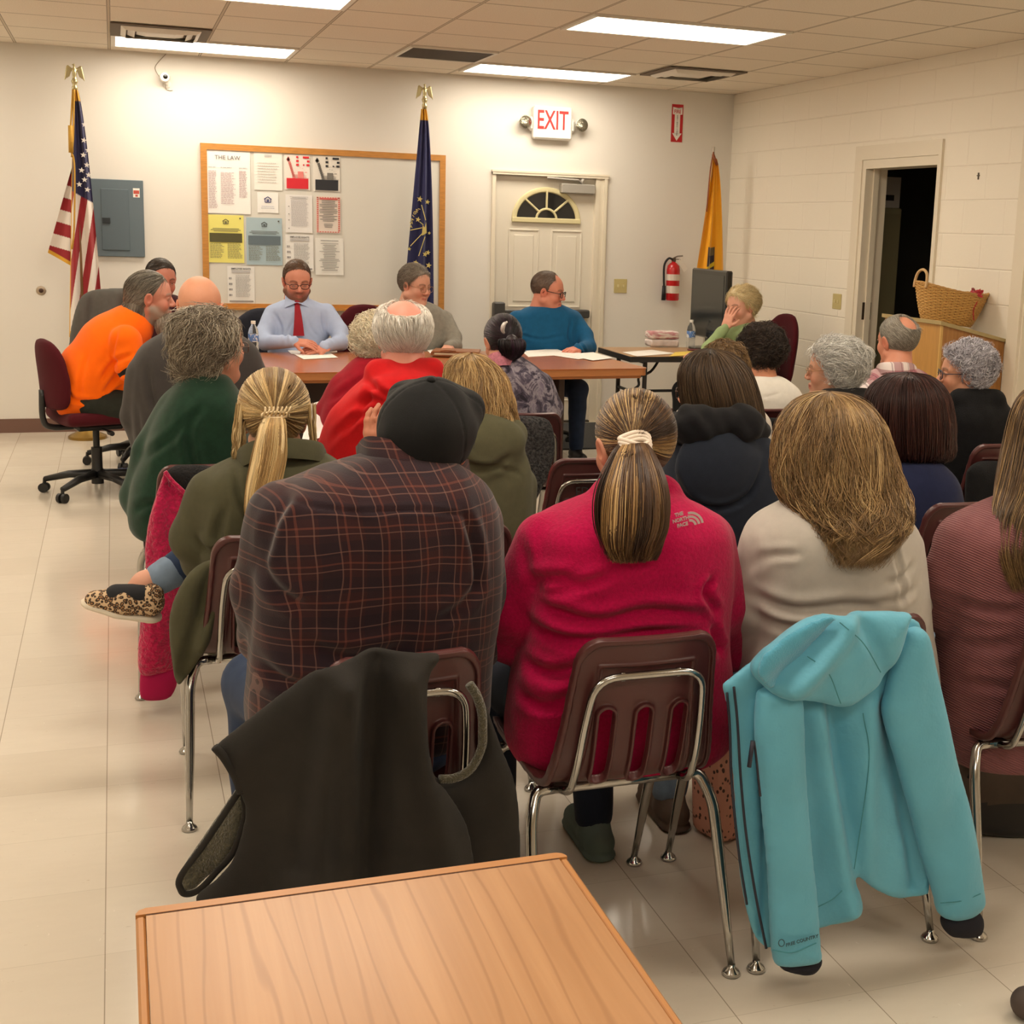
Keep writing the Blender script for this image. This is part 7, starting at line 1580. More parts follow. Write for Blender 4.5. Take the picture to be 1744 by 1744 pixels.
# ================================================================== PEOPLE AT THE TABLES
def seated_front(key, X, Y, label, rows, arms, headk, m_top, top_name, m_leg, skin, hips=None, fwd=(0, -1), k=.02, lean=.0, extra=None, fold=(.003, 8, 1), cr=None, kneex=None, dmax=.15):
    p = Person(key, (X, Y), label, Y); p.skin = skin; p.prof(rows, lean=lean, dmax=dmax); p.n = 2.4
    p.lv = [(.47, X, Y, .17, .14), (.60, X, Y, .18, .15), (.72, X, Y, max(.17, p.lv[-1][3]*.9), .15)]+p.lv
    p.arms = [[(V3(q[0]) if len(q) == 2 else at(q[0], q[1], Y+q[2]), q[-1]) for q in a] for a in arms]; p.legs, p.f = std_legs(p, X, Yh=Y, fwd=fwd, knee=.42)
    p.fullbody(p.arms, p.legs); p.head(*headk['at'], **{a: b for a, b in headk.items() if a != 'at'})
    p.top = p.garment(top_name, m_top, [(Loft(p.lv, 2.4), 'u', 0)]+sum([p.caps(a, 0, k) for a in p.arms], [])+(extra(p) if extra else []), .009, fold, cr)
    p.garment('trousers', m_leg, p.caps(p.legs[0], .006, .03)+p.caps(p.legs[1], .006, .03)+[(Ell((X, Y, .50), (.19, .15, .07)), 'u', .05)], .013, (.004, 8, 1)); shoes(p, p.legs, p.f, M_shoe); return p
# ---- bearded man, light blue shirt, red tie
M_ltblue = fabric('light_blue_cotton', (170, 184, 214), 600, .15, amt=.03, rough=.8, sheen=.05)
Y = -1.40
p = seated_front('blueshirt', -3.78, Y, 'bearded man with glasses in light blue shirt and red tie, hands folded on the table', [(507, 494, 522, .06), (511, 480, 538, .085), (519, 462, 556, .11), (530, 455, 566, .13), (560, 455, 566, .14), (600, 458, 562, .14)],
    [[(466, 535, 0, .062), (449, 570, -.10, .056), (452, 583, -.20, .050), (500, 582, -.40, .036)], [(556, 532, 0, .062), (578, 565, -.10, .056), (580, 583, -.20, .050), (553, 590, -.40, .036)]],
    dict(at=(506, 480, Y-.03), yaw=PI+.02, pitch=-.22, sc=1.10, neck_r=.066, skin=(208, 142, 118), stub=(92, 58, 42), brow=(84, 60, 44), fat=.006), M_ltblue, 'dress_shirt', M_djeans, (208, 142, 118),
    cr=([([(470, 535), (480, 560), (478, 580)], .010, .008), ([(550, 530), (552, 555), (560, 575)], .010, .008), ([(520, 530), (530, 560), (545, 575)], .006, .008), ([(500, 545), (490, 565), (480, 580)], .006, .008)], Y-.14, -1))
h = p.hair(); hair_short(h, p.R, p.hc, 1.10, [(96, 68, 48), (120, 88, 62), (78, 56, 42)], size=(.080, .102, .094), line=(.8, -.62, -.004), L=.012, n=1500, zmin=-.07, seed=51, rad=.0009, lift=.6); p.hair_done(label='short cropped brown hair'); p.glasses(thick=.0022, hh=.015)
p.hand(p.arms[0][-1][0], (1, -.25, -.1), (.1, -.5, .85), .55, sc=.98); p.hand(p.arms[1][-1][0]+V3(0, -.01, -.015), (-1, -.1, -.06), (-.1, -.5, .85), .6, sc=.98, mirror=True)
mb = MB(); c0 = V3(-3.79, Y-.125, 0)
tk = at(506, 516, Y-.10)-p.o; tb = at(509, 572, Y-.17)-p.o
P = smooth_path([tk, tk*.7+tb*.3+V3(0, -.02, 0), tk*.35+tb*.65+V3(0, -.02, 0), tb], 14); W = np.interp(np.linspace(0, 1, 14), [0, .06, .1, 1], [.020, .017, .016, .036])
for dy in (0, .006):
    A = np.stack([P-np.c_[W, W*0, W*0]+V3(0, dy+.004, 0), P+V3(0, dy-.004, 0), P+np.c_[W, W*0, W*0]+V3(0, dy+.004, 0)], 1); mb.grid(A if dy == 0 else A[::-1])
mb.box(tk+V3(0, -.004, .004), (.034, .022, .030), bev=.008); mb.build('necktie', fabric('red_tie', (150, 28, 40), 500, .2, amt=.05, sheen=.05, rough=.6), p.root, smooth=True)
mb = MB()
for s_ in (-1, 1): a, b, c_ = at(506, 515, Y-.12)-p.o, at(506+s_*21, 524, Y-.115)-p.o, at(506+s_*20, 502, Y-.02)-p.o; mb.add([a, b, c_, a+V3(s_*.004, .008, -.0), b+V3(0, .008, 0), c_+V3(0, .008, 0)], [(0, 1, 2), (5, 4, 3), (0, 3, 4, 1), (1, 4, 5, 2), (2, 5, 3, 0)])
mb.build('shirt_collar', M_ltblue, p.root); p.finish()
# ---- grey cardigan woman
M_gc = fabric('grey_marl_cardigan', (134, 130, 120), 300, .5, amt=.14)
p = seated_front('cardigan', -3.04, -1.36, 'older woman with glasses in grey cardigan looking to the right at the table', [(512, 690, 726, .07), (518, 678, 742, .10), (528, 662, 756, .12), (550, 652, 768, .14), (580, 650, 774, .15), (600, 650, 774, .15)],
    [[(666, 550, 0, .066), (650, 590, -.06, .056), (680, 600, -.28, .040)], [(756, 545, 0, .064), (772, 575, -.10, .056), (774, 590, -.20, .050), (764, 590, -.36, .036)]],
    dict(at=(708, 487, -1.38), yaw=PI+.62, pitch=-.16, sc=1.08, fem=True, skin=(208, 156, 132), old=1, fat=.016, neck_r=.066), M_gc, 'cardigan', M_blackp, (208, 156, 132), dmax=.17)
h = p.hair(); hair_short(h, p.R, p.hc, 1.08, [(112, 100, 88), (142, 130, 116), (166, 156, 142)], size=(.086, .108, .098), line=(.8, -.60, .004), L=.04, n=1700, curl=.6, cr=.005, comb=(0, -.6, -.4), seed=53, zmin=-.07); p.hair_done(label='short wavy grey hair'); p.glasses(mat('spectacle_gold'), thick=.0014, hh=.018)
p.hand(p.arms[1][-1][0], (-.4, -1, -.15), (0, -.3, .95), .5, sc=.9, mirror=True)
p.finish()
# ---- man in blue sweater
M_bls = fabric('steel_blue_knit', (22, 84, 124), 300, .5, amt=.08)
Y = -1.32
p = seated_front('bluesweater', -2.03, Y, 'balding man with dark glasses in blue sweater looking away to the right', [(518, 918, 955, .07), (524, 898, 972, .10), (532, 880, 984, .13), (560, 872, 990, .15), (595, 872, 990, .16), (612, 874, 988, .16)],
    [[(880, 545, 0, .068), (864, 590, -.06, .058), (890, 606, -.3, .042)], [(976, 545, 0, .066), (996, 572, -.10, .060), (1003, 592, -.20, .052), (985, 594, -.36, .038)]],
    dict(at=(934, 497, Y-.02), yaw=PI+.98, pitch=-.14, sc=1.13, neck_r=.070, skin=(206, 136, 112), fat=.012, brow=(110, 80, 64)), M_bls, 'sweater', M_jeans, (206, 136, 112), dmax=.19,
    cr=([([(885, 570), (920, 578), (960, 572)], .008, .010), ([(975, 545), (970, 575), (985, 600)], .010, .010), ([(900, 555), (880, 585), (870, 600)], .010, .010)], Y-.15, -1))
h = p.hair(); hair_short(h, p.R, p.hc, 1.13, [(84, 64, 52), (104, 84, 70), (124, 106, 90)], size=(.079, .102, .092), line=(.8, -.62, .012), bald=((0, .085, .095), .045), L=.012, n=1400, zmin=-.07, seed=55, rad=.0009); p.hair_done(label='short dark hair thinning on top'); p.glasses(thick=.0026, hh=.018)
p.hand(p.arms[1][-1][0], (-1, -.55, -.15), (0, -.3, .95), .9, sc=1.0, mirror=True); p.finish()
# ---- woman at folding table, chin on hand
Y = -1.95
p = seated_front('greencardi', -.74, Y, 'blonde short-haired woman in light green cardigan resting her cheek on her hand', [(548, 1250, 1285, .08), (556, 1240, 1298, .10), (568, 1228, 1308, .13), (590, 1222, 1312, .15), (620, 1222, 1310, .15), (650, 1225, 1308, .15)],
    [[(1240, 575, 0, .058), (1212, 592, -.10, .050), (1206, 594, -.14, .044), (1228, 566, -.14, .034), (1236, 558, -.13, .030)], [(1300, 580, 0, .06), (1285, 610, -.1, .052), (1240, 600, -.24, .040), (1200, 600, -.26, .034)]],
    dict(at=(1263, 524, Y), yaw=PI/2+.30, pitch=-.12, roll=.10, sc=1.12, fem=True, skin=(214, 160, 136), old=1, fat=.006), fabric('sage_green_knit', (146, 166, 118), 400, .4, amt=.06), 'cardigan', M_blackp, (214, 160, 136), fwd=(-1, -.1))
h = p.hair(); hair_short(h, p.R, p.hc, 1.12, [(224, 202, 152), (236, 218, 174), (206, 182, 132)], size=(.094, .112, .100), line=(.8, -.62, .006), L=.05, n=1800, curl=.6, cr=.006, comb=(0, -.5, -.5), lump=.006, seed=57, zmin=-.07); p.hair_done(label='short full blonde hair')
p.hand(p.arms[0][-1][0], (.35, .1, 1), (-.8, -.6, .1), .45, .18, sc=.98); p.hand(p.arms[1][-1][0], (-1, 0, -.1), (0, 0, 1), .5, sc=.9)
p.finish()
# ---- man behind, only brow and dark maroon shirt showing
Y = -1.75
p = seated_front('maroon', -4.60, Y, 'man with short dark hair in dark maroon shirt, partly hidden behind the grey-bearded man', [(502, 268, 300, .08), (512, 254, 314, .11), (530, 240, 326, .14), (560, 236, 332, .15), (600, 236, 332, .15)],
    [[(250, 545, 0, .06), (240, 585, -.08, .054), (268, 600, -.26, .04)], [(320, 545, 0, .06), (338, 580, -.08, .054), (330, 596, -.26, .04)]],
    dict(at=(275, 478, Y), yaw=PI+.35, pitch=-.15, sc=1.02, skin=(186, 120, 100), brow=(60, 44, 36)), fabric('dark_maroon_shirt', (58, 26, 32), 500, .3), 'shirt', M_blackp, (186, 120, 100))
h = p.hair(); hair_short(h, p.R, p.hc, 1.02, [(56, 44, 36), (74, 60, 48), (44, 36, 30)], line=(.8, -.60, .002), L=.018, n=1300, zmin=-.07, seed=59, rad=.0009); p.hair_done(label='short dark brown hair')
for a in p.arms: p.hand(a[-1][0], (0, -1, -.1), (0, 0, 1), .5)
p.finish()
r, o = empty('suit_jacket', (-4.95, -1.70, 1.0), 0, 'grey suit jacket draped over the office chair behind the orange shirt', 'jacket'), V3(-4.95, -1.70, 1.0)
def pnl(root, o, name, m, *a, **k): V, F = panel(*a, **k); return np_mesh(name, V-o, F, m, root)
pnl(r, o, 'jacket_back', fabric('mid_grey_suiting', (92, 90, 86), 500, .2, amt=.06), [(116, 600), (120, 562), (130, 522), (142, 502), (165, 493), (205, 491), (240, 496), (262, 512), (268, 550), (262, 600)], -1.70, T=.06, edge=.05, h=.009, wob=.03, seed=61, off=folds((160, 500, 150, 590, .03, .03, -1.7), (200, 500, 190, 590, -.03, .03, -1.7)), bow=.06, bowc=-4.95)
# ---- grey bearded man in orange sweatshirt, leaning forward in profile
Y = -2.40
p = Person('orange', (-5.0, Y), 'man with long grey hair and beard in bright orange sweatshirt leaning forward in profile', Y); p.skin = (196, 134, 114)
O_ = lambda px, py, dy=0: at(px, py, Y+dy)
hip, mid, ch, sh = O_(150, 668), O_(152, 640), O_(185, 590), O_(215, 562)
sp = sh-hip; sp /= np.linalg.norm(sp); nn = V3(sp[2], 0, -sp[0])
tor = [(Cap(hip, mid, .20, .205, flat=(nn, .86)), 'u', 0), (Cap(mid, ch, .205, .20, flat=(nn, .82)), 'u', .05), (Cap(ch, sh, .20, .155, flat=(nn, .78)), 'u', .05), (Ell(O_(212, 640), (.09, .18, .10)), 'u', .06)]
armsO = [[(O_(215, 580, -.20), .082), (O_(222, 628, -.22), .070), (O_(262, 655, -.16), .052), (O_(300, 640, -.06), .036)], [(O_(222, 572, .18), .078), (O_(240, 620, .2), .066), (O_(290, 622, .16), .046), (O_(318, 612, .1), .036)]]
lgs = [[(V3(-5.02, Y+s_*.10, .535), .092), (V3(-4.60, Y+s_*.13, .52), .070), (V3(-4.62, Y+s_*.13, .10), .046)] for s_ in (-1, 1)]
V, F = sdf_mesh([(Cap(hip, mid, .17, .17, flat=(nn, .8)), 'u', 0), (Cap(mid, sh, .17, .13, flat=(nn, .75)), 'u', .05), (Cap(sh, O_(238, 545), .07, .06), 'u', .04)]+sum([p.caps(a, -.012) for a in armsO+lgs], []), .014); p.body.add(V, F, np.array(lin(p.skin)))
p.head(258, 507, Y-.02, yaw=-PI/2-.10, pitch=-.06, sc=1.14, neck=O_(232, 560), neck_r=.062, brow=(150, 140, 130), stub=(150, 140, 128))
M_orange = fabric('safety_orange_fleece', (255, 106, 0), 400, .3, amt=.03, sheen=.1)
p.garment('orange_sweatshirt', M_orange, tor+sum([p.caps(a[:2], .004, .022) for a in armsO], [])+[(Cap(O_(205, 562), O_(235, 560), .09, .075), 'u', .05)], .008, (.005, 7, 63),
    ([([(225, 600), (195, 615), (170, 650)], .012, .012), ([(222, 625), (200, 640), (175, 672)], .012, .012), ([(150, 600), (140, 640), (135, 680)], .008, .012), ([(108, 655), (125, 680), (160, 684)], .012, .012), ([(215, 655), (190, 672), (160, 690)], .010, .010), ([(200, 560), (192, 600), (200, 630)], .010, .009)], Y-.2))
for a in armsO: p.garment('sleeve_underlayer', M_blackp, p.caps(a[1:3], .004), .01, None)
p.garment('trousers', fabric('dark_green_work_trousers', (42, 44, 38), 500, .3), p.caps(lgs[0], .006, .04)+p.caps(lgs[1], .006, .04)+[(Ell((-5.02, Y, .545), (.15, .19, .09)), 'u', .05)], .012, (.004, 8, 1)); shoes(p, lgs, V3(1, 0, 0), M_shoe)
p.hand(armsO[0][-1][0], (1, .3, 0), (0, 0, 1), .6); p.hand(armsO[1][-1][0], (1, -.2, 0), (0, 0, 1), .6)
h = p.hair(); GY = [(104, 96, 84), (132, 124, 110), (158, 150, 136), (84, 76, 68)]
hair_short(h, p.R, p.hc, 1.14, GY, size=(.084, .106, .096), line=(.8, -.5, .004), L=.07, n=1800, zmin=-.12, comb=(0, -.8, -.8), seed=65, rad=.0012, lift=.1, extra=[(Cap((0, -.055, -.02), (0, -.085, -.13), .075, .060), 'u', .03)])
hair_long(h, [(q[2], q[0], q[1], a, b) for q, a, b in ((O_(235, 500), .05, .09), (O_(232, 525), .085, .10), (O_(226, 548), .085, .10), (O_(216, 566), .07, .085), (O_(208, 578), .03, .05))], GY, n=1300, wave=.004, seed=66, rad=.0013)
hair_short(h, p.R, p.hc, 1.14, [(196, 186, 170), (170, 158, 142), (140, 128, 112)], size=(.048, .042, .062), cen=(0, .066, -.125), line=(0, 1, .15), zmin=-.22, L=.045, n=900, comb=(0, .1, -1), seed=67, rad=.0012, lift=.2)
p.hair_done(label='long grey hair and beard'); p.finish()
def soft(t, c):
    n = t.noise(t.coord(), 9, 3); t.color(t.ramp(n, [(.3, tuple(x*.94 for x in c)), (.7, tuple(min(1, x*1.05) for x in c))])); t.bump(t.noise(t.coord(), 12, 4, .6), .25, .02)
M_teal = mat('turquoise_softshell', (92, 168, 194), .62, sheen=.15, fn=soft); M_teal_in = mat('turquoise_fleece_lining', (82, 162, 192), .95, sheen=.4, bump=(300, .6, .003)); M_zip = mat('navy_zip', (22, 26, 44), .5)
r, o = drape('jacket', (-3.39, -8.03, .80), 'turquoise hooded soft-shell jacket hung over a chair back at lower right', 'jacket')
Y = -8.035
pn(r, o, 'body_panel', M_teal, [(1228, 1165), (1300, 1110), (1400, 1055), (1547, 1052), (1575, 1090), (1580, 1200), (1584, 1350), (1588, 1470), (1583, 1518), (1577, 1526), (1529, 1530), (1490, 1514), (1457, 1494), (1463, 1546), (1441, 1562), (1389, 1582), (1340, 1600), (1306, 1615), (1280, 1578), (1260, 1482), (1246, 1321), (1240, 1225)], Y, T=.013,
   off=folds((1410, 1190, 1452, 1490, .035, .026, Y), (1470, 1200, 1460, 1480, -.022, .03, Y), (1385, 1200, 1440, 1540, -.03, .03, Y), (1505, 1200, 1560, 1500, .02, .02, Y), (1300, 1200, 1300, 1590, .014, .012, Y)), h=.0058, wob=.012, seed=3)
Ys = -8.075
pn(r, o, 'sleeve', M_teal, [(1292, 1177), (1330, 1165), (1363, 1180), (1369, 1281), (1377, 1422), (1387, 1522), (1393, 1600), (1393, 1632), (1362, 1641), (1332, 1644), (1316, 1626), (1308, 1482), (1296, 1361), (1286, 1241)], Ys, T=.034, edge=.03, h=.006, wob=.010, seed=5)
pn(r, o, 'sleeve', M_teal, [(1530, 1100), (1547, 1072), (1577, 1076), (1595, 1149), (1626, 1289), (1654, 1402), (1672, 1510), (1672, 1540), (1646, 1562), (1602, 1560), (1590, 1522), (1561, 1422), (1533, 1329), (1503, 1221), (1507, 1180)], -8.06, T=.033, edge=.03, h=.006, wob=.010, seed=6)
for pl, yy in (([(1322, 1638), (1394, 1630), (1395, 1645), (1375, 1660), (1335, 1652)], Ys), ([(1602, 1560), (1666, 1552), (1666, 1590), (1622, 1594), (1605, 1580)], -8.06)):
    pn(r, o, 'inner_cuff', mat('navy_knit_cuff', (24, 24, 34), .95), pl, yy+.005, T=.030, edge=.03, h=.006)
hd_ = pn(r, o, 'hood', M_teal, [(1304, 1108), (1361, 1068), (1397, 1052), (1425, 1044), (1545, 1044), (1548, 1064), (1535, 1110), (1513, 1150), (1475, 1180), (1441, 1203), (1401, 1197), (1360, 1190), (1320, 1183), (1300, 1168), (1286, 1145)], -8.085, T=.045, edge=.05, off=folds((1425, 1050, 1330, 1165, -.03, .03, Ys), (1395, 1060, 1300, 1140, .03, .03, Ys), (1460, 1060, 1500, 1140, .02, .02, Ys)), h=.006, wob=.015, seed=8)
pn(r, o, 'hood_lining', M_teal_in, [(1300, 1115), (1360, 1072), (1412, 1050), (1424, 1060), (1385, 1110), (1345, 1160), (1322, 1180), (1303, 1165), (1290, 1145)], -8.125, T=.010, edge=.03, off=folds((1395, 1065, 1310, 1150, .022, .03, Ys)), h=.006, wob=.01, seed=9)
def wpath(pts, Y): return [at(x, y, Y)-o for x, y in pts]
MB().tube(smooth_path(wpath([(1250, 1170), (1256, 1230), (1262, 1330), (1272, 1430), (1288, 1530), (1305, 1615)], -8.062), 40), .003, 6).tube(smooth_path(wpath([(1238, 1180), (1243, 1240), (1246, 1330), (1258, 1450), (1272, 1540)], -8.05), 40), .003, 6).build('front_zip', M_zip, r, smooth=True)
MB().tube(smooth_path(wpath([(1284, 1262), (1288, 1290), (1292, 1330), (1295, 1356)], -8.113), 12), .0026, 6).tube(wpath([(1282, 1262), (1278, 1290), (1276, 1306)], -8.117), .005, 6).build('pocket_zip', M_zip, r, smooth=True)
sm_ = MB()
for pts, yy in (([(1392, 1545), (1420, 1530), (1445, 1505)], -8.07), ([(1316, 1618), (1350, 1622), (1390, 1606)], -8.112), ([(1602, 1538), (1640, 1534), (1670, 1522)], -8.095), ([(1470, 1215), (1480, 1300), (1455, 1480)], -8.075), ([(1430, 1060), (1470, 1095), (1500, 1145)], -8.135), ([(1375, 1118), (1410, 1145), (1432, 1198)], -8.135)): sm_.tube(smooth_path(wpath(pts, yy), 14), .0012, 5)
sm_.build('seam', mat('teal_seam', (58, 130, 142), .7), r)
q = at(1366, 1602, -8.115)-o; MB().text('FREE COUNTRY', Matrix.Translation(Vector(q)) @ Matrix.Rotation(-.02, 4, 'Y') @ Matrix.Rotation(PI/2, 4, 'X') @ Matrix.Rotation(.10, 4, 'Z'), .0105, .001, bold=.0002).tube([at(1331+5*math.cos(a), 1606+6*math.sin(a), -8.113)-o for a in np.linspace(0, 2*PI, 13)[:-1]], .0012, 4, closed=True).build('sleeve_lettering', mat('logo_slate', (46, 84, 96), .6), r)
# dark canvas jacket over the plaid man's chair
def canv(t, c): n = t.noise(t.coord(), 7, 4, .6); t.color(t.ramp(n, [(.3, lin((23, 20, 17))), (.7, lin((36, 32, 27)))])); t.bump(t.noise(t.coord(), 500, 2), .35, .001)
M_canvas = mat('dark_canvas', (40, 37, 32), .9, fn=canv); M_pile = mat('olive_pile_lining', (70, 64, 44), 1.0, sheen=.4, bump=(260, 1.0, .006), noise=(150, .4))
r, o = drape('jacket', (-4.38, -8.03, .78), 'dark brown canvas jacket with fuzzy lining hung over the chair of the plaid man', 'jacket')
Y = -8.03
pn(r, o, 'body_panel', M_canvas, [(364, 1270), (400, 1240), (436, 1212), (485, 1170), (530, 1134), (576, 1118), (623, 1112), (744, 1110), (730, 1141), (722, 1180), (722, 1250), (734, 1313), (750, 1330), (790, 1400), (800, 1500), (790, 1600), (420, 1620), (385, 1560), (330, 1519), (366, 1484), (397, 1449), (416, 1379), (405, 1340), (385, 1305)], Y, T=.018,
   off=folds((560, 1150, 520, 1500, -.05, .05, Y), (640, 1130, 610, 1520, .05, .035, Y), (690, 1150, 760, 1480, -.03, .03, Y), (540, 1150, 500, 1450, .02, .02, Y), (590, 1150, 600, 1500, -.03, .02, Y)), h=.0065, wob=.018, seed=13, lean=-.06)
pn(r, o, 'side_panel', M_canvas, [(722, 1300), (748, 1327), (775, 1325), (802, 1309), (820, 1274), (822, 1240), (822, 1190), (840, 1235), (857, 1282), (876, 1336), (884, 1410), (886, 1500), (880, 1580), (740, 1600)], -8.00, T=.020, h=.0065, wob=.015, seed=14)
lp = [(799, 1165), (812, 1185), (821, 1215), (822, 1245), (820, 1274), (802, 1309), (775, 1325), (748, 1327)]
MB().tube(smooth_path([at(x, y, -8.03)-o for x, y in lp], 40), .009, 8).build('armhole_pile', M_pile, r, smooth=True)
pn(r, o, 'sleeve_opening', M_pile, [(411, 1345), (350, 1434), (309, 1492), (307, 1512), (314, 1522), (335, 1517), (366, 1486), (397, 1451), (417, 1385)], -8.01, T=.018, off=folds((400, 1370, 330, 1500, .03, .03, Y)), h=.006, wob=.004, seed=15)
MB().tube(smooth_path([at(x, y, -8.035)-o for x, y in ((409, 1345), (350, 1434), (308, 1492), (308, 1515), (318, 1523), (340, 1515), (368, 1486), (398, 1450), (417, 1390), (414, 1350))], 60), .006, 7).tube(smooth_path([at(x, y, -8.055)-o for x, y in ((366, 1272), (383, 1292), (402, 1325), (410, 1350))], 20), .008, 7).build('hem_edge', M_canvas, r, smooth=True)
# magenta sherpa jacket on the green woman's chair
def sh_(t, c): n = t.noise(t.coord(), 75, 2, .6); t.color(t.ramp(n, [(.3, tuple(x*.62 for x in c)), (.7, tuple(min(1, x*1.15) for x in c))])); t.bump(n, 1.0, .012)
M_sherpa = mat('magenta_sherpa', (190, 4, 74), 1.0, sheen=.3, fn=sh_)
r, o = drape('jacket', (-4.80, -6.02, .80), 'magenta fleece jacket with black lining hanging off the chair of the woman in green', 'jacket')
Y = -6.02
pn(r, o, 'body_panel', M_sherpa, [(280, 803), (300, 825), (322, 845), (330, 880), (330, 960), (312, 1067), (302, 1137), (270, 1148), (236, 1142), (238, 1067), (247, 975), (247, 935), (254, 883), (266, 843)], Y, T=.05, edge=.04, h=.0075, wob=.02, seed=17, off=folds((290, 830, 300, 1000, .03, .03, Y)))
pn(r, o, 'hem_band', mat('magenta_knit', (170, 4, 74), .95), [(239, 1138), (300, 1138), (291, 1186), (241, 1190)], Y, T=.035, edge=.03, h=.0075)
pn(r, o, 'lining', mat('black_sherpa', (26, 25, 27), 1.0, bump=(120, 1.0, .01)), [(281, 803), (305, 792), (364, 795), (392, 815), (385, 860), (330, 880), (322, 845), (300, 826)], Y+.01, T=.04, edge=.03, h=.0075, wob=.01)
MB().tube(smooth_path([at(x, y, Y-.035)-o for x, y in ((281, 803), (292, 818), (310, 835), (326, 850))], 16), .007, 7).build('lining_edge', M_sherpa, r, smooth=True)
# ================================================================== SMALL THINGS ON TABLES AND FLOOR
def sheet(q, label, col=(236, 232, 224), z=.7425, th=.0012, name='paper_sheet'):
    P = [atz(x, y, z) for x, y in q]; c = sum(P)/4; mb = MB(); mb.add([v-c for v in P]+[v-c+V3(0, 0, th) for v in P], [(3, 2, 1, 0), (4, 5, 6, 7), (0, 1, 5, 4), (1, 2, 6, 5), (2, 3, 7, 6), (3, 0, 4, 7)]); 
    return tag(mb.build(name, mat('sheet_%02x%02x%02x' % col, col, .7), loc=c), label, 'paper')
sheet([(490, 597), (548, 594), (555, 601), (496, 603)], 'white paper half under the folded hands of the bearded man')
sheet([(500, 603), (560, 600), (576, 609), (517, 612)], 'white paper on the table in front of the folded hands', z=.7432)
sheet([(728, 597), (742, 594), (750, 600), (734, 603)], 'white paper sliver behind the brown leather portfolio')
sheet([(735, 618), (752, 616), (748, 626), (733, 624)], 'white paper corner beside the red hoodie')
for q, l, z in (([(888, 598), (946, 594), (975, 604), (900, 608)], 'left white document before the man in blue sweater', .7425), ([(920, 602), (970, 596), (1012, 608), (985, 612)], 'middle white document before the man in blue sweater', .7440), ([(960, 604), (1010, 600), (1044, 610), (1010, 614)], 'right white document at the end of the long table', .7455)): sheet(q, l, z=z)
P0 = atz(777, 606, .742)
r = empty('leather_portfolio', (P0[0], P0[1]-.02, .7420), -.30, 'brown leather portfolio with papers on the long table behind the red hoodie', 'portfolio')
M_lea = mat('tan_leather', (134, 80, 42), .45, bump=(120, .3, .002)); MB().box((0, 0, .010), (.30, .22, .012), bev=.004).box((0, 0, .034), (.30, .22, .012), bev=.004).tube([(-.15, -.1, .022), (-.15, .1, .022)], .014, 8).build('cover', M_lea, r, angle=.6)
MB().box((.004, -.004, .022), (.286, .212, .011)).build('page_block', mat('paper_edge', (196, 178, 150), .8), r); MB().tube(smooth_path([(-.1, -.11, .04), (-.06, -.118, .046), (.0, -.105, .042)], 8), .004, 6).build('strap', M_lea, r)
# water bottles
def bottle(P, label, z=.742):
    r = empty('water_bottle', (P[0], P[1], z), 0, label, 'bottle', 'clear plastic water bottles on the tables')
    MB().lathe([(0, 0), (.028, 0), (.032, .006), (.032, .04), (.029, .048), (.032, .056), (.032, .13), (.027, .155), (.014, .178), (.0125, .186), (.0125, .194), (0, .194)], seg=20).build('bottle_body', mat('clear_plastic', (235, 238, 240), .06, trans=.92, ior=1.15), r, smooth=True)
    MB().lathe([(.0324, .075), (.0328, .076), (.0328, .122), (.0324, .123)], seg=20).build('label_wrap', mat('bottle_label', (110, 140, 188), .5, fn=lambda t, c: t.color(t.ramp(t.noise(t.coord(), 45, 3), [(.4, lin((88, 128, 190))), (.55, lin((226, 230, 232)))], 'CONSTANT'))), r, smooth=True)
    MB().lathe([(0, .186), (.0145, .186), (.0145, .205), (0, .206)], seg=18).build('cap', M_wp, r, angle=.5)
bottle(atz(432, 602, .742), 'clear water bottle on the long table beside the grey-haired woman in green'); bottle(atz(1176, 592, .742), 'clear water bottle on the folding table before the television')
# packs of paper napkins
for i, (px, py, z, l) in enumerate(((1127, 590, .742, 'lower wrapped napkin pack on the folding table'), (1124, 590, .800, 'upper wrapped napkin pack on the folding table'))):
    q = atz(1127, 590, .742); V, F = sdf_mesh([(Box3((0, 0, .029), (.115, .07, .028), .016), 'u', 0)], .008); V = V+.004*fbm(V, 30, 2, i)[:, None]; V[:, 2] = np.maximum(V[:, 2], .001)
    tag(np_mesh('napkin_pack', V, F, mat('napkin_wrap', (216, 202, 196), .45, noise=(26, .1), fn=None) if i == 0 else mat('napkin_wrap_pink', (222, 196, 194), .45, fn=lambda t, c: t.color(t.ramp(t.noise(t.coord((1, 1, 6)), 12, 2), [(.45, lin((226, 214, 206))), (.56, lin((190, 128, 132)))])))), l, 'napkins', 'stacked napkin packs').location = (q[0], q[1], z)
sheet([(1060, 600), (1110, 596), (1150, 602), (1085, 607)], 'white document on the near edge of the folding table')
sheet([(1150, 600), (1195, 597), (1192, 604), (1140, 607)], 'yellow folder on the folding table', (226, 196, 84), z=.7440, name='folder')
q = atz(1186, 597, .744); tag(MB().box((0, 0, .006), (.12, .06, .012), bev=.004).build('glasses_case', mat('maroon_case', (110, 50, 50), .5), loc=(q[0], q[1], .742)), 'small maroon case beside the water bottle on the folding table', 'case')
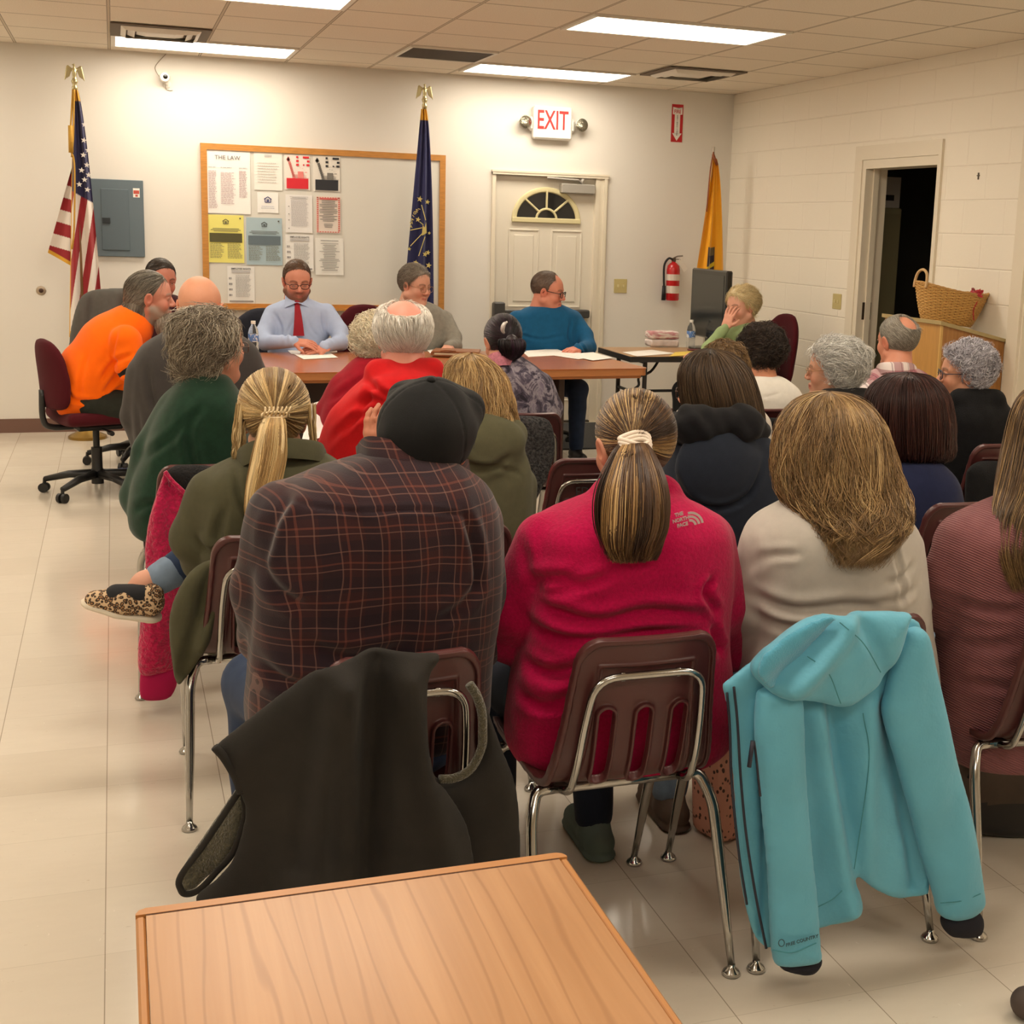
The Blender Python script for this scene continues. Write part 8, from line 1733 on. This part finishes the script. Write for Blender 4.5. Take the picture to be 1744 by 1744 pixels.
# bags on the floor
def spk(t, c):
    vo = t.new('ShaderNodeTexVoronoi'); vo.inputs['Scale'].default_value = 70; t.link(t.coord((1, 1, .7)), vo.inputs['Vector']); t.color(t.ramp(vo.outputs['Distance'], [(0, lin((70, 40, 34))), (.24, lin((70, 40, 34))), (.30, lin((206, 146, 126)))]))
q = atz(1238, 1440)
r = empty('tote_bag', (q[0]+.10, q[1]+.10, 0), .35, 'pink tote bag with small dark spots on the floor left of the turquoise jacket', 'bag'); o = V3(0, 0, 0)
V, F = sdf_mesh([(Box3((0, 0, .15), (.15, .065, .15), .03), 'u', 0)], .009); V[:, 0] *= 1+.18*(V[:, 2:3].ravel()/.3); V += .006*fbm(V, 9, 2, 3)[:, None]; V[:, 2] = np.maximum(V[:, 2], .001); np_mesh('bag_body', V, F, mat('spotted_pink_leather', (200, 140, 120), .5, fn=spk), r)
for sy in (-1, 1): MB().tube(smooth_path([(-.09, sy*.05, .29), (-.07, sy*.05, .38), (0, sy*.045, .41), (.07, sy*.05, .38), (.09, sy*.05, .29)], 20), .006, 7).build('handle', mat('bag_handle_tan', (170, 116, 90), .5), r, smooth=True)
r = empty('handbag', (-2.60, -7.50, 0), -.25, 'large brown and black handbag with buckled straps on the floor at right', 'bag')
V, F = sdf_mesh([(Box3((0, 0, .17), (.25, .11, .17), .04), 'u', 0)], .010, post=None); V += .010*fbm(V, 7, 2, 5)[:, None]; V[:, 2] = np.maximum(V[:, 2], .001); mi = (V[F].mean(1)[:, 2] < .11).astype(int); np_mesh('bag_body', V, F, [mat('dark_brown_leather', (66, 50, 38), .5, noise=(9, .2)), mat('black_leather', (20, 18, 18), .45)], r, midx=mi)
for x in (-.13, .12):
    MB().tube(smooth_path([(x, -.12, .33), (x-.02, -.135, .26), (x-.045, -.135, .19)], 10), .014, 6, flat=.4).build('strap', mat('black_leather'), r, smooth=True); MB().tube([(x+.018*math.cos(a), -.130, .31+.012*math.sin(a)) for a in np.linspace(0, 2*PI, 13)[:-1]], .003, 5, closed=True).build('buckle', mat('gold_buckle', (206, 184, 130), .25, .9), r, smooth=True)
# books under the panel chairs, dark sherpa coat, black coats
q = atz(215, 742); r = q
for i, (c, w_) in enumerate((((66, 84, 130), .20), ((196, 190, 180), .22), ((120, 116, 112), .21))): tag(MB().box((0, 0, .008), (w_, .16, .016)).build('book', mat('book_%d' % i, c, .7), loc=(-4.80+.005*i, -1.95, .002+.018*(2-i))), ('top book with blue cover', 'middle pale book', 'bottom grey book')[i]+' in the small floor pile behind the orange man', 'book', 'floor pile of books')
def shp(t, c): n = t.noise(t.coord(), 90, 2, .6); t.color(t.ramp(n, [(.35, lin((22, 22, 24))), (.66, lin((70, 68, 68)))])); t.bump(n, 1.0, .012)
r, o = empty('coat', (-3.22, -4.925, .6), 0, 'dark grey sherpa coat over the chair of the woman in tie-dye', 'coat'), V3(-3.22, -4.925, .6)
pnl(r, o, 'coat_body', mat('grey_sherpa', (50, 50, 52), 1.0, fn=shp), [(848, 718), (865, 708), (920, 710), (938, 722), (945, 760), (935, 800), (915, 850), (890, 880), (860, 880), (845, 800)], -4.925, T=.05, edge=.05, h=.009, wob=.03, seed=71)
r, o = empty('coat', (-1.98, -4.925, .7), 0, 'black coat over the chair of the woman in the white top', 'coat'), V3(-1.98, -4.925, .7)
pnl(r, o, 'coat_body', M_blk, [(1286, 716), (1300, 711), (1350, 712), (1368, 722), (1372, 880), (1288, 880)], -4.925, T=.05, edge=.05, h=.010, wob=.03, seed=72)
r, o = empty('coat', (-1.45, -5.965, .6), 0, 'black fuzzy coat hanging from the chair of the woman in the black coat', 'coat'), V3(-1.45, -5.965, .6)
pnl(r, o, 'coat_body', M_blk, [(1648, 800), (1665, 788), (1700, 785), (1722, 792), (1735, 850), (1740, 930), (1640, 930), (1642, 860)], -5.965, T=.05, edge=.05, h=.010, wob=.03, seed=73)
# shoes at the far right bottom
q = atz(1740, 1736); V, F = sdf_mesh([(Cap((0, 0, .035), (.16, -.03, .045), .034, .042), 'u', 0)], .006); V[:, 2] = np.maximum(V[:, 2], .001); tag(np_mesh('loafer', V, F, mat('grey_brown_suede', (74, 62, 56), .8), loc=(q[0]+.01, q[1], 0)), 'tip of a grey-brown shoe at the bottom right corner of the photo', 'shoe')
